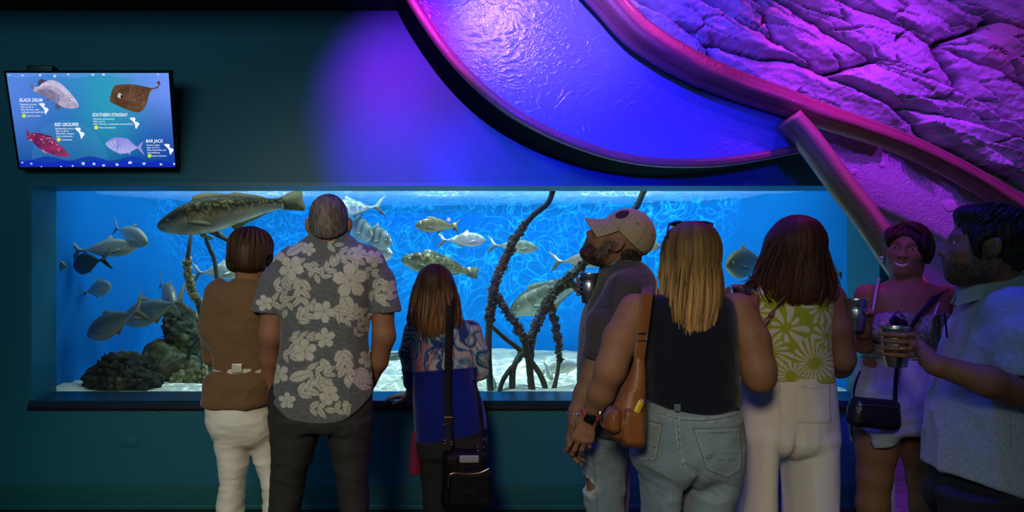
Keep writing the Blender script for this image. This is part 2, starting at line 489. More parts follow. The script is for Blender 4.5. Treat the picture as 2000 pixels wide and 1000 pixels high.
pw = nt.nodes.new('ShaderNodeMath'); pw.operation = 'POWER'; pw.inputs[1].default_value = 2.5; nt.links.new(lw.outputs['Facing'], pw.inputs[0])
tl = nt.nodes.new('ShaderNodeBsdfTranslucent'); tl.inputs[0].default_value = (.75, .92, .95, 1); mx2 = nt.nodes.new('ShaderNodeMixShader'); mx2.inputs[0].default_value = .06
tr.inputs[0].default_value = (.85, .97, 1, 1); gl.inputs['Roughness'].default_value = .04; gl.inputs['Color'].default_value = (.9, .97, 1, 1)
nt.links.new(pw.outputs[0], mx.inputs[0]); nt.links.new(tr.outputs[0], mx.inputs[1]); nt.links.new(gl.outputs[0], mx.inputs[2]); nt.links.new(mx.outputs[0], mx2.inputs[1]); nt.links.new(tl.outputs[0], mx2.inputs[2]); nt.links.new(mx2.outputs[0], o_.inputs[0])
wsurf = obj('water_surface', np.stack([X2.ravel(), Y2.ravel(), z2], 1), fc2, mw)
tag(wsurf, 'rippled bright water surface along the top of the tank', 'water', kind='stuff')

# the water itself: a closed body with a thin blue haze
vb = []; npl = len(plan); inner = [(gx0+.01, YG+.011)]+[(x*.996+.004*(gx0+gx1)/2, y-.01) for x, y in plan[1:-1]]+[(gx1-.01, YG+.011)]
for x, y in inner: vb += [(x, y, gz0-.14), (x, y, zw-.05)]
k = len(inner); fb = [(2*i, 2*((i+1) % k), 2*((i+1) % k)+1, 2*i+1) for i in range(k)]+[tuple(2*i for i in range(k))[::-1], tuple(2*i+1 for i in range(k))]
mv = bpy.data.materials.new('tank_water'); mv.use_nodes = True; nt = mv.node_tree; nt.nodes.clear()
o_ = nt.nodes.new('ShaderNodeOutputMaterial'); pv = nt.nodes.new('ShaderNodeVolumePrincipled')
pv.inputs['Color'].default_value = (.05, .55, .85, 1); pv.inputs['Density'].default_value = .10; pv.inputs['Absorption Color'].default_value = (.25, .72, .70, 1); pv.inputs['Anisotropy'].default_value = .2
nt.links.new(pv.outputs[0], o_.inputs['Volume'])
wv_ = obj('tank_water', vb, fb, mv, smooth=False); tag(wv_, 'clear blue water filling the tank behind the glass', 'water', kind='stuff')

# ================================================================= sculpture of wooden beams, panels and rock
def beam_mesh(path_px, half_w, half_d, nseg, nr=28, roll=0, ex=3.0, seed=0, c0=(.38, .13, .12), c1=(.17, .055, .055)):
    """path rows: (px, py, Y); section: rounded rectangle, half_w in the picture-plane normal, half_d in depth"""
    pts = smooth_path([P(*q) for q in path_px], nseg)
    t, u, w = frames(pts, up=(0, 1, 0))
    hw = np.interp(np.linspace(0, 1, nseg), np.linspace(0, 1, len(half_w)), half_w); v = []; al = []
    L = np.concatenate([[0], np.cumsum(np.linalg.norm(np.diff(pts, axis=0), axis=1))])
    for i in range(nseg):
        for j in range(nr):
            a = 2*PI*j/nr; c, s = math.cos(a+roll), math.sin(a+roll)
            r = 1/((abs(c)**ex+abs(s)**ex)**(1/ex))
            cc, ss = math.cos(-roll), math.sin(-roll)
            x_, y_ = r*c, r*s; x_, y_ = x_*cc-y_*ss, x_*ss+y_*cc
            v.append(pts[i]+u[i]*half_d*x_+w[i]*hw[i]*y_); al.append((L[i], j/nr))
    f = [(i*nr+j, i*nr+(j+1) % nr, (i+1)*nr+(j+1) % nr, (i+1)*nr+j) for i in range(nseg-1) for j in range(nr)]
    f += [tuple(range(nr-1, -1, -1)), tuple(range((nseg-1)*nr, nseg*nr))]
    al = np.array(al); a2 = al[:, 1]*2*PI
    q = np.stack([al[:, 0]*1.6, np.cos(a2)*2.2, np.sin(a2)*2.2], 1)+seed*9.1
    g = .5+.5*fbm(q*[1, 3.2, 3.2], 5, .65); k = sstep(.45, .9, .5+.5*vnoise(q*[2.5, 1, 1]+40))
    col = mix(c0, c1, np.clip(g*1.3-.2, 0, 1)); col *= (1-.35*sstep(.62, .7, .5+.5*vnoise(q*[.9, 9, 9]+5)))[:, None]
    v = np.array(v); v += 0.0035*fbm(q*[1.5, 2, 2], 3)[:, None]*((v-np.repeat(pts, nr, 0))/(np.linalg.norm(v-np.repeat(pts, nr, 0), axis=1)[:, None]+1e-6))
    return v, f, col
M_wood = mat('varnished_wood', attr=True, rough=.38, bump=.25, bscale=70, coat=.2)
YB1, YB2, YST = 3.74, 3.70, 3.66
B1 = [(770, -70), (786, -35), (804, 0), (832, 44), (866, 92), (905, 138), (950, 181), (1000, 219), (1060, 253), (1120, 279), (1190, 302), (1260, 315), (1330, 319), (1400, 317), (1470, 308), (1530, 297), (1578, 288)]
B2 = [(1120, -76), (1150, -38), (1187, 2), (1214, 33), (1242, 62), (1272, 84), (1305, 105), (1362, 136), (1410, 156), (1457, 174), (1520, 195), (1590, 221), (1668, 247), (1749, 276), (1830, 312), (1905, 352), (1975, 396), (2060, 452), (2200, 560)]
ST = [(1541, 231), (1565, 258), (1600, 302), (1640, 357), (1680, 409), (1718, 462), (1752, 512), (1800, 580)]
v, f, c = beam_mesh([(x, y, YB1) for x, y in B1], [.022, .024, .024, .024, .022], .035, 220, seed=1)
bm1 = obj('curved_beam', v, f, M_wood, col=c, origin=P(1000, 219, YB1)); tag(bm1, 'slender curved wooden rim beam along the lower edge of the blue leathery panel', 'beam')
v, f, c = beam_mesh([(x, y, YB2-.0) for x, y in B2], [.07, .07, .07, .068, .064, .060, .056, .050, .046, .044, .044, .048, .052, .054, .056], .062, 260, roll=.5, ex=4.5, seed=2)
bm2 = obj('curved_beam', v, f, M_wood, col=c, origin=P(1460, 181, YB2)); tag(bm2, 'thick curved wooden beam sweeping down along the lower edge of the rock wall', 'beam')
v, f, c = beam_mesh([(x, y, YST) for x, y in ST], [.056, .056, .058, .06, .06], .07, 120, roll=.5, ex=2.8, seed=3, c0=(.50, .29, .19), c1=(.28, .14, .085))
st = obj('diagonal_beam', v, f, M_wood, col=c, origin=P(1640, 357, YST)); tag(st, 'straight wooden beam running from the thick beam down past the window corner', 'beam')
# leathery panel between the two beams, a deep box standing off the wall
b1 = smooth_path([(x, y, 0.0) for x, y in B1], 90); b2 = smooth_path([(x, y, 0.0) for x, y in B2[:12]], 60)
ol = [P(x, y, YB1+.03)[[0, 2]] for x, y, _ in b1]+[P(1560, 250, YB1+.03)[[0, 2]]]+[P(x, y, YB1+.03)[[0, 2]] for x, y, _ in b2[::-1]]
M_leather = bpy.data.materials.new('leather_panel'); M_leather.use_nodes = True; nt = M_leather.node_tree; N, L = nt.nodes, nt.links
bs = N['Principled BSDF']; bs.inputs['Base Color'].default_value = (.13, .15, .5, 1); bs.inputs['Roughness'].default_value = .21; bs.inputs['Specular IOR Level'].default_value = .6
tc = N.new('ShaderNodeTexCoord'); n1 = N.new('ShaderNodeTexNoise'); n1.inputs['Scale'].default_value = 3.2; n1.inputs['Detail'].default_value = 3
vm = N.new('ShaderNodeVectorMath'); vm.operation = 'MULTIPLY_ADD'; vm.inputs[1].default_value = (.35, .35, .35)
L.new(tc.outputs['Object'], n1.inputs['Vector']); L.new(n1.outputs['Color'], vm.inputs[0]); L.new(tc.outputs['Object'], vm.inputs[2])
mp = N.new('ShaderNodeMapping'); mp.inputs['Rotation'].default_value = (0, math.radians(38), 0); mp.inputs['Scale'].default_value = (1, 1, 2.1); L.new(vm.outputs[0], mp.inputs['Vector'])
n2 = N.new('ShaderNodeTexNoise'); n2.noise_type = 'RIDGED_MULTIFRACTAL'; n2.inputs['Scale'].default_value = 20; n2.inputs['Detail'].default_value = 6; n2.inputs['Roughness'].default_value = .6
L.new(mp.outputs[0], n2.inputs['Vector'])
n3 = N.new('ShaderNodeTexNoise'); n3.inputs['Scale'].default_value = 130; n3.inputs['Detail'].default_value = 3; L.new(tc.outputs['Object'], n3.inputs['Vector'])
ad = N.new('ShaderNodeMath'); ad.operation = 'MULTIPLY_ADD'; ad.inputs[1].default_value = .35; L.new(n3.outputs['Fac'], ad.inputs[0]); L.new(n2.outputs['Fac'], ad.inputs[2])
bp = N.new('ShaderNodeBump'); bp.inputs['Strength'].default_value = .42; bp.inputs['Distance'].default_value = .012; L.new(ad.outputs[0], bp.inputs['Height']); L.new(bp.outputs[0], bs.inputs['Normal'])
v, f = slab([tuple(q) for q in ol], YB1+.03, YW+.03)
pn = MB().add(v, f).build('leather_panel', M_leather, smooth=False, origin=P(1200, 200, YB1)); tag(pn, 'big blue lit leathery panel framed by two curved wooden beams', 'panel')
# dark skirt closing the gap between the rim beam and the wall
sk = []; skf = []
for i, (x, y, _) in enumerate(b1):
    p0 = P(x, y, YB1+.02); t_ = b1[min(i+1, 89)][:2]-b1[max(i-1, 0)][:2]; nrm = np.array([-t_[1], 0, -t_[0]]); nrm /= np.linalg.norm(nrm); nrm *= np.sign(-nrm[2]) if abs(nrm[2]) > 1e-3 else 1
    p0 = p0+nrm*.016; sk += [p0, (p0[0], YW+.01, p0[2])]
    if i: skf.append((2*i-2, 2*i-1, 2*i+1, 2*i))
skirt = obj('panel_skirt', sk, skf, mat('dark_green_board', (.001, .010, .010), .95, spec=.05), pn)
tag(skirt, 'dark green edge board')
# stucco wall right of the strut
stl = [(1555, 235), (1600, 300), (1640, 355), (1680, 408), (1722, 468), (1748, 505), (1748, 1045), (2500, 1045), (2500, 520), (2200, 575), (2060, 470), (1975, 412), (1910, 373), (1840, 337), (1760, 299), (1680, 266), (1600, 240)]
YS = 3.98
def to_y(x, y, Y0, Y1): q = P(x, y, Y0); return (q[0], q[2])
ol2 = [to_y(x, y, YS, 0) for x, y in stl]; ol2 = [(x, max(zz, 0.0)) for x, zz in ol2]
v, f = slab(ol2, YS, YS+.035)
sw = MB().add(v, f).build('wall_stucco', mat('stucco', (.5, .42, .5), .7, bump=.9, bscale=75, nvar=.1), smooth=False); structure(sw)
# chipped spots on the stucco
for (x, y, r, nm) in ((1667, 335, 8, 'dull pink chip in the purple stucco near the strut'), (1724, 321, 6, 'small shiny drip in the purple stucco below the thick beam'), (1856, 401, 14, 'bright pink smooth patch on the purple stucco above the bearded man')):
    c = P(x, y, YS); n_ = 14; bb = MB()
    rr = [r*(.75+.35*random.random()) for _ in range(n_)]
    pts_ = [P(x+rr[k]*math.cos(2*PI*k/n_)*1.2, y+rr[k]*math.sin(2*PI*k/n_)*.9, YS-.004) for k in range(n_)]
    bb.add(pts_+[c-np.array([0, .012, 0])]+[q+np.array([0, .006, 0]) for q in pts_], [(k, (k+1) % n_, n_) for k in range(n_)]+[(k, k+n_+1, (k+1) % n_+n_+1, (k+1) % n_) for k in range(n_)])
    o = bb.build('stucco_patch', mat('smooth_patch', (.62, .47, .55), .45), origin=c); tag(o, nm, 'stucco patch')
# carved rock wall
def rock_height(u, w):
    """u along the strata, w across (metres)"""
    Z0 = np.zeros(len(u))
    wp = np.stack([u*.9, w*1.3, Z0], 1)
    uw = u+.16*fbm(wp*1.7+3, 4, .55); ww = w+.13*fbm(wp*1.1+11, 2)+.03*fbm(wp*6+5, 4, .6)
    d1, d2, cid = worley(np.stack([uw*1.15+.3, ww*5.2, Z0+.5], 1))
    crack = (1-sstep(.0, .055, d2-d1))*sstep(.18, .38, .5+.5*fbm(wp*[2.6, 3.4, 1]+50, 3))
    e1, e2, cid2 = worley(np.stack([uw*2.9+9, ww*11+4, Z0+.5], 1))
    crack2 = (1-sstep(0, .06, e2-e1))*sstep(.42, .6, .5+.5*fbm(wp*[3, 5, 1]+80, 3))
    h = .075*(cid-.5)+.045*sstep(0, .35, d2-d1)+.02*(cid2-.5)*sstep(.4, .6, cid)
    wv = ww*9+1.2*fbm(np.stack([uw*1.2, ww*3, Z0], 1)+21, 3); ledge = wv-np.floor(wv)
    h += .05*(ledge**2.2-.35)*sstep(.35, .6, .5+.5*fbm(wp*[1.5, 3, 1]+60, 2))
    crack3 = (1-sstep(0, .07, np.minimum(ledge, 1-ledge)))*sstep(.5, .62, .5+.5*fbm(wp*[2.4, 5, 1]+90, 3))
    fine = fbm(np.stack([uw*8, ww*19, Z0], 1), 5, .6)
    h += .014*fine+.012*np.abs(fbm(np.stack([u*5, w*9, Z0], 1)+8, 4))+.006*fbm(np.stack([u*55, w*65, Z0], 1), 3)
    h -= .10*crack+.05*crack2+.06*crack3
    return h, np.maximum(crack, crack3), crack2, cid, fine
gx, gy = np.meshgrid(np.arange(1120, 2440, 2.4), np.arange(-260, 640, 2.4), indexing='ij')
YR = 3.86
pts = np.stack([(gx.ravel()-CX)/F*YR, np.full(gx.size, YR), CZ-(gy.ravel()-HY)/F*YR], 1)
ang = math.radians(-24)
u = pts[:, 0]*math.cos(ang)+pts[:, 2]*math.sin(ang); w = -pts[:, 0]*math.sin(ang)+pts[:, 2]*math.cos(ang)
h, cr, cr2, cid, fine = rock_height(u, w); h = h*1.15
pts[:, 1] -= h-.05
b2c = smooth_path([(x, y, 0.0) for x, y in B2], 300)
lim = np.interp(gx.ravel(), b2c[:, 0], b2c[:, 1])
idr = np.arange(gx.size).reshape(gx.shape)
fcr = np.stack([idr[:-1, :-1].ravel(), idr[1:, :-1].ravel(), idr[1:, 1:].ravel(), idr[:-1, 1:].ravel()], 1)[:, ::-1]
keep = (gy.ravel() < lim+4)[fcr].all(1) & (gx.ravel() > 1140)[fcr].all(1); fcr = fcr[keep]
used = np.unique(fcr); remap = np.full(gx.size, -1); remap[used] = np.arange(len(used))
tone = .5+.5*fbm(np.stack([u*2.2, w*4, 0*u], 1)+31, 4)
colr = mix((.36, .30, .36), (.62, .58, .66), np.clip(tone*.7+.35*cid-.1, 0, 1)); colr = colr*(1-.25*sstep(.1, .5, fine))[:, None]
warm = sstep(.55, .75, .5+.5*fbm(np.stack([u*1.4, w*2.4, 0*u], 1)+77, 3)); colr = mix(colr, (.55, .3, .3), warm*.6)
colr *= (1-.85*cr-.6*cr2)[:, None].clip(.06, 1)  # crevice shade painted into the rock colour along the cracks
rock = obj('wall_rock', pts[used], remap[fcr], mat('carved_rock', attr=True, rough=.62, bump=.5, bscale=130), col=colr[used]); structure(rock)
# ================================================================= fish, roots and corals in the tank
M_fish = mat('fish_skin', attr=True, rough=.36, metal=.25, spec=.6, bump=.22, bscale=220)
M_fin = mat('fish_fin', attr=True, rough=.5)
M_eye = mat('fish_eye', attr=True, rough=.1, spec=.9)
PROF = {
 # x (0 nose .. 1 tail base): top height, bottom height, half width  (fractions of body length)
 'jack': ([0, .03, .08, .16, .28, .42, .58, .74, .88, .95, 1.0], [.0, .035, .07, .115, .155, .165, .145, .095, .042, .022, .020], [.0, .03, .065, .105, .135, .14, .12, .08, .035, .020, .020], [.0, .022, .04, .058, .072, .076, .068, .05, .028, .016, .012]),
 'deep': ([0, .03, .08, .16, .28, .42, .58, .74, .88, .95, 1.0], [.0, .06, .115, .17, .215, .23, .205, .14, .06, .03, .026], [.0, .045, .095, .155, .205, .215, .185, .12, .05, .026, .026], [.0, .03, .05, .07, .085, .088, .078, .055, .03, .018, .014]),
 'drum': ([0, .02, .06, .14, .26, .40, .55, .70, .84, .93, 1.0], [.0, .028, .052, .088, .122, .133, .122, .095, .062, .046, .042], [.0, .03, .05, .075, .098, .105, .092, .07, .046, .036, .036], [.0, .026, .042, .062, .078, .084, .076, .058, .036, .022, .014]),
 'grouper': ([0, .02, .06, .14, .26, .40, .55, .70, .84, .93, 1.0], [.0, .035, .065, .105, .14, .15, .14, .11, .072, .052, .05], [.0, .03, .055, .085, .115, .125, .11, .08, .05, .042, .042], [.0, .03, .05, .072, .085, .09, .08, .06, .036, .022, .016]),
}
PAL = {'dark': ((.02, .05, .06), (.08, .13, .14)), 'silver': ((.16, .22, .21), (.42, .48, .44)), 'shade': ((.11, .16, .16), (.33, .40, .36)), 'pale': ((.32, .39, .35), (.66, .70, .60)),
       'gold': ((.13, .11, .04), (.40, .36, .19)), 'drum': ((.034, .026, .008), (.62, .60, .48)), 'spot': ((.08, .10, .075), (.28, .33, .27)), 'grey': ((.26, .30, .27), (.50, .54, .46)), 'dusk': ((.20, .20, .17), (.38, .40, .36))}
def fish(nose, tail, kind, pal, label, bend=0.0, fins=(.5, .5), tailf=.26, fork=.75, stripes=0, group=None, roll=0, spots=False, fincol=None, pal2=None, name='fish', hscale=1.0):
    nose = np.asarray(nose, float); tail = np.asarray(tail, float)
    d = tail-nose; tot = np.linalg.norm(d); ex = d/tot; L = tot/(1+tailf*.85)
    up = np.array([0, 0, 1.0]); ez = up-ex*(up@ex); ez /= np.linalg.norm(ez); ey = np.cross(ez, ex)
    if roll: c, s = math.cos(roll), math.sin(roll); ez, ey = ez*c+ey*s, ey*c-ez*s
    def W(x, y, z):
        x = np.asarray(x, float); y = np.asarray(y, float)+bend*(x-.35)**2*np.sign(x-.35)*.6
        return nose+L*(x[..., None]*ex+y[..., None]*ey+np.asarray(z, float)[..., None]*ez)
    px_, pt, pb, pw = [np.array(q, float) for q in PROF[kind]]; pt = pt*hscale; pb = pb*hscale
    n, m = (46, 28) if not spots else (110, 56)
    xs = (np.linspace(0, 1, n)**1.25); xs[0] = .0015
    def sp(y): 
        q = smooth_path(np.stack([px_, y, 0*y], 1), 200); return np.interp(xs, q[:, 0], q[:, 1])
    t_, b_, w_ = sp(pt), sp(pb), sp(pw)
    t_ = np.maximum(t_, .002); b_ = np.maximum(b_, .002); w_ = np.maximum(w_, .002)
    th = np.linspace(0, 2*PI, m, endpoint=False)
    C_, S_ = np.cos(th), np.sin(th)
    Xg = np.repeat(xs[:, None], m, 1); Zg = np.where(S_ > 0, t_[:, None]*S_, b_[:, None]*S_); Yg = w_[:, None]*np.sign(C_)*np.abs(C_)**.85
    V = W(Xg, Yg, Zg).reshape(-1, 3)
    f = [(i*m+j, (i+1)*m+j, (i+1)*m+(j+1) % m, i*m+(j+1) % m) for i in range(n-1) for j in range(m)]
    f += [tuple(range(m)), tuple(range(n*m-1, (n-1)*m-1, -1))]
    q = np.stack([Xg.ravel()*6, Yg.ravel()*6, Zg.ravel()*6], 1)
    top, bel = PAL[pal]; sv = np.repeat(S_[None], n, 0).ravel()
    col = mix(top, bel, sstep(.45, -.55, sv+.18*fbm(q*1.5+len(label), 3)))
    if stripes: col *= (1-stripes*sstep(.1, .6, np.sin(Xg.ravel()*30+1.5*vnoise(q*.6)))*sstep(-.6, .3, sv))[:, None]
    if spots:
        sc_ = np.stack([Xg.ravel()*60, Yg.ravel()*40, Zg.ravel()*70], 1); sg = sstep(.52, .85, .5+.5*vnoise(sc_*[1.5, 1.5, 1.8])+.25*fbm(sc_*.2, 2))*sstep(-.6, .0, sv)*sstep(1.0, .6, sv); col *= (.8+.4*fbm(sc_*.22+4, 2))[:, None]
        col = mix(col, np.array([.62, .47, .12]), sg*.62*sstep(.16, .26, Xg.ravel()))
    gill = np.exp(-((Xg.ravel()-.235-.03*np.cos(sv*2.2))/.006)**2)*(np.abs(sv) < .75)
    col *= (1-.55*gill)[:, None]
    mouth = np.exp(-((Zg.ravel()+.012+Xg.ravel()*.25)/.005)**2)*(Xg.ravel() < .075); col *= (1-.7*mouth)[:, None]
    body = obj(name, V, f, M_fish, col=np.clip(col, 0, 1), origin=(nose+tail)/2)
    tag(body, label, 'fish', group)
    fc = np.array(fincol if fincol is not None else (np.array(top)*.45+np.array(bel)*.4)); dark = fc*.5
    def fin(nm, pts, th_=.004, yoff=0, lean=0):
        pts = np.array(pts, float); k = len(pts); y = yoff+lean*np.linspace(0, 1, k)*0
        c2 = pts.mean(0)
        def side(s):
            edge = W(pts[:, 0], np.full(k, yoff+s*th_*.25)+lean*np.abs(pts[:, 1]-pts[0, 1]), pts[:, 1])
            cen = W(np.array([c2[0]]), np.array([yoff+s*th_])+lean*abs(c2[1]-pts[0, 1]), np.array([c2[1]]))
            return np.vstack([edge, cen])
        A, B_ = side(1), side(-1)
        ff = [(i, (i+1) % k, k) for i in range(k)]+[((i+1) % k+k+1, i+k+1, 2*k+1) for i in range(k)]+[(i, i+k+1, (i+1) % k+k+1, (i+1) % k) for i in range(k)]
        cc = np.vstack([np.tile(fc, (k+1, 1))]*2); cc[:k] = mix(np.tile(fc, (k, 1)), np.tile(dark, (k, 1)), np.linspace(0, 1, k)); cc[k+1:2*k+1] = cc[:k]
        return obj(nm, np.vstack([A, B_]), ff, M_fin, body, col=cc)
    hb, ht = b_[-1], t_[-1]
    if fork > .3:
        fin('tail_fin', [(.97, ht), (1.04, ht*1.6), (1+tailf*.45, tailf*.5), (1+tailf, tailf*.92), (1+tailf*.72, tailf*.42), (1+tailf*(1-fork), 0), (1+tailf*.72, -tailf*.42), (1+tailf*.95, -tailf*.88), (1+tailf*.42, -tailf*.48), (1.04, -hb*1.6), (.97, -hb)], .005)
    else:
        fin('tail_fin', [(.97, ht), (1.05, ht*1.5), (1+tailf*.9, tailf*.55), (1+tailf, tailf*.35), (1+tailf*.93, 0), (1+tailf, -tailf*.35), (1+tailf*.9, -tailf*.52), (1.05, -hb*1.5), (.97, -hb)], .005)
    def tp(x, k=1.0): return float(np.interp(x, xs, t_))*k
    def bt(x, k=1.0): return -float(np.interp(x, xs, b_))*k
    if kind in ('drum', 'grouper'):
        a = [.30+.045*i for i in range(7)]
        fin('dorsal_fin', [(.29, tp(.29, .9))]+[(x+.015, tp(x)+.045*fins[0]*2*(1-abs(i-1.5)/7)) for i, x in enumerate(a)]+[(.60, tp(.6)+.012), (.64, tp(.64)+.035*fins[0]*2), (.82, tp(.82)+.022), (.90, tp(.9)), (.85, tp(.85, .7)), (.5, tp(.5, .9))], .004)
    else:
        fin('dorsal_fin', [(.40, tp(.4, .9)), (.47, tp(.47)+.075*fins[0]*2), (.50, tp(.5)+.05*fins[0]), (.56, tp(.56)+.018), (.76, tp(.76)+.014), (.9, tp(.9)), (.75, tp(.75, .8)), (.5, tp(.5, .85))], .003)
    fin('anal_fin', [(.56, bt(.56, .9)), (.60, bt(.60)-.06*fins[1]*2), (.64, bt(.64)-.04*fins[1]), (.78, bt(.78)-.014), (.9, bt(.9)), (.7, bt(.7, .8))], .003)
    wv = float(np.interp(.27, xs, w_))
    for s in (1, -1):
        fin('pectoral_fin', [(.25, -.01), (.30, .0), (.40, -.035), (.45, -.075), (.38, -.07), (.29, -.04)], .003, yoff=s*wv*.96, lean=s*.35)
    if kind in ('drum', 'grouper'):
        fin('pelvic_fin', [(.30, bt(.30, .9)), (.34, bt(.34)), (.42, bt(.42)-.05), (.38, bt(.38)-.055), (.32, bt(.32)-.02)], .005, yoff=.02)
    ex_ = .105; we = float(np.interp(ex_, xs, w_)); ze = tp(ex_, .33)
    for s in (1, -1):
        c = W(np.array([ex_]), np.array([s*we*.9]), np.array([ze]))[0]; r = L*(.017 if kind != 'drum' else .012)
        mb = MB().ball((0, 0, 0), (r, r*.55, r), 16, 10); vv = np.array(mb.v); rad = np.hypot(vv[:, 0], vv[:, 2])/r
        cl = np.where((rad < .55)[:, None], (.004, .004, .005), (.5, .46, .30)); vw = c+vv[:, :1]*ex+vv[:, 1:2]*ey+vv[:, 2:]*ez
        obj('eye', vw, mb.f, M_eye, body, col=cl)
    return body
def fp(nx_, ny_, nY, tx, ty, tY, *a, **k): return fish(P(nx_, ny_, nY), P(tx, ty, tY), *a, **k)
# the big drum along the top of the glass
fp(306, 443, 4.80, 588, 391, 4.88, 'drum', 'drum', 'huge golden brown spotted drum fish with square tail under the water surface', tailf=.17, fork=.1, spots=True, fincol=(.30, .27, .14), hscale=1.16)
# left half
fp(268, 483, 4.95, 139, 490, 4.98, 'jack', 'pale', 'long silver jack facing right below the left end of the drum fish', bend=.1, hscale=1.05)
fp(289, 476, 4.83, 222, 442, 5.08, 'deep', 'pale', 'short silver fish in front of the long silver jack, nose down right', tailf=.2, hscale=.8)
fp(144, 520, 4.93, 208, 505, 4.78, 'deep', 'dark', 'dark shaded fish turning away with raised tail near the left frame', tailf=.36, bend=.25, hscale=1.3)
fp(131, 521, 4.78, 66, 512, 4.80, 'jack', 'silver', 'silver fish half hidden by the left edge of the tank window', hscale=1.25)
fp(217, 558, 4.98, 160, 573, 5.12, 'deep', 'pale', 'round pale fish alone in the blue water, facing right', tailf=.22, hscale=1.0)
fp(171, 657, 4.9, 285, 600, 4.72, 'deep', 'shade', 'large grey jack pointing down left above the dark coral rock', tailf=.30, fincol=(.30, .30, .18), hscale=.88)
fp(240, 628, 5.25, 368, 583, 5.02, 'deep', 'shade', 'large grey jack following just behind the lowest jack', tailf=.28, fincol=(.28, .28, .17), hscale=.82)
fp(342, 612, 5.35, 312, 548, 5.8, 'deep', 'dusk', 'plump fish seen head on behind the tail of a grey jack', tailf=.2, hscale=1.2)
fp(478, 529, 5.4, 377, 533, 5.6, 'jack', 'pale', 'slim pale fish beside the left mangrove root, head behind the brown haired woman', hscale=1.0)
# middle
fp(632, 412, 5.4, 751, 403, 5.45, 'jack', 'silver', 'silver forked tail jack behind the grey haired man, near the surface', tailf=.26, hscale=1.25)
fp(728, 462, 5.3, 668, 430, 5.75, 'deep', 'silver', 'striped silver fish just right of the grey haired man, upper of two', stripes=.45, tailf=.2, hscale=.85)
fp(765, 476, 5.2, 694, 448, 5.6, 'deep', 'silver', 'striped silver fish just right of the grey haired man, lower of two', stripes=.5, tailf=.2, hscale=.85)
fp(767, 496, 5.4, 700, 496, 5.7, 'jack', 'pale', 'small pale fish peeking out at the right shoulder of the floral shirt', hscale=1.3)
fp(811, 441, 5.15, 896, 443, 5.35, 'grouper', 'gold', 'chunky golden fish facing left under the bright surface glints', tailf=.2, fork=.4, hscale=1.15)
fp(950, 469, 5.3, 855, 469, 5.4, 'jack', 'pale', 'shiny pale fish facing right next to the golden fish', hscale=1.12)
fp(783, 507, 5.35, 931, 534, 5.5, 'grouper', 'spot', 'long mottled grouper facing left above the long haired girl', tailf=.16, fork=.1, spots=True, hscale=1.12)
fp(1051, 485, 5.5, 954, 478, 5.58, 'jack', 'silver', 'silver fish facing right behind the bent mangrove root top', stripes=.2, hscale=1.08)
fp(1196, 505, 5.45, 1076, 512, 5.55, 'jack', 'dusk', 'grey fish with forked tail, its head behind the man in the cap', hscale=1.1)
fp(996, 610, 6.0, 1150, 548, 6.2, 'grouper', 'spot', 'big dim fish pointing down left behind the mangrove roots', tailf=.16, fork=.1, hscale=1.25)
fp(1291, 482, 5.5, 1200, 470, 5.6, 'jack', 'dusk', 'dull fish whose head pokes out behind the tan cap', hscale=1.2)
# right
fp(1418, 520, 5.1, 1500, 508, 5.45, 'deep', 'gold', 'heavy golden fish between the blonde woman and the brown haired woman', tailf=.2, fork=.4, hscale=.95)
fp(1592, 520, 4.90, 1650, 537, 4.72, 'deep', 'dark', 'dark blue fish turning away right of the brown hair', tailf=.38, fork=.7, hscale=1.0)
# on the sand
fp(783, 738, 4.98, 870, 744, 4.95, 'grouper', 'grey', 'grey fish resting on the sand left of the girl in blue', tailf=.18, fork=.1, hscale=1.1)
fp(966, 762, 4.74, 952, 722, 5.05, 'grouper', 'grey', 'grey fish on the sand right of the girl, facing the glass', tailf=.18, fork=.1, hscale=.8)
fp(1129, 712, 5.10, 1052, 728, 5.22, 'grouper', 'pale', 'pale yellowish fish facing right on the sand by the roots', tailf=.18, fork=.1, fincol=(.6, .58, .28), hscale=1.35)
fp(1078, 742, 4.92, 1062, 706, 5.15, 'grouper', 'grey', 'grey yellow finned fish behind the thin standing roots', tailf=.2, fork=.1, fincol=(.6, .56, .2), hscale=1.1)

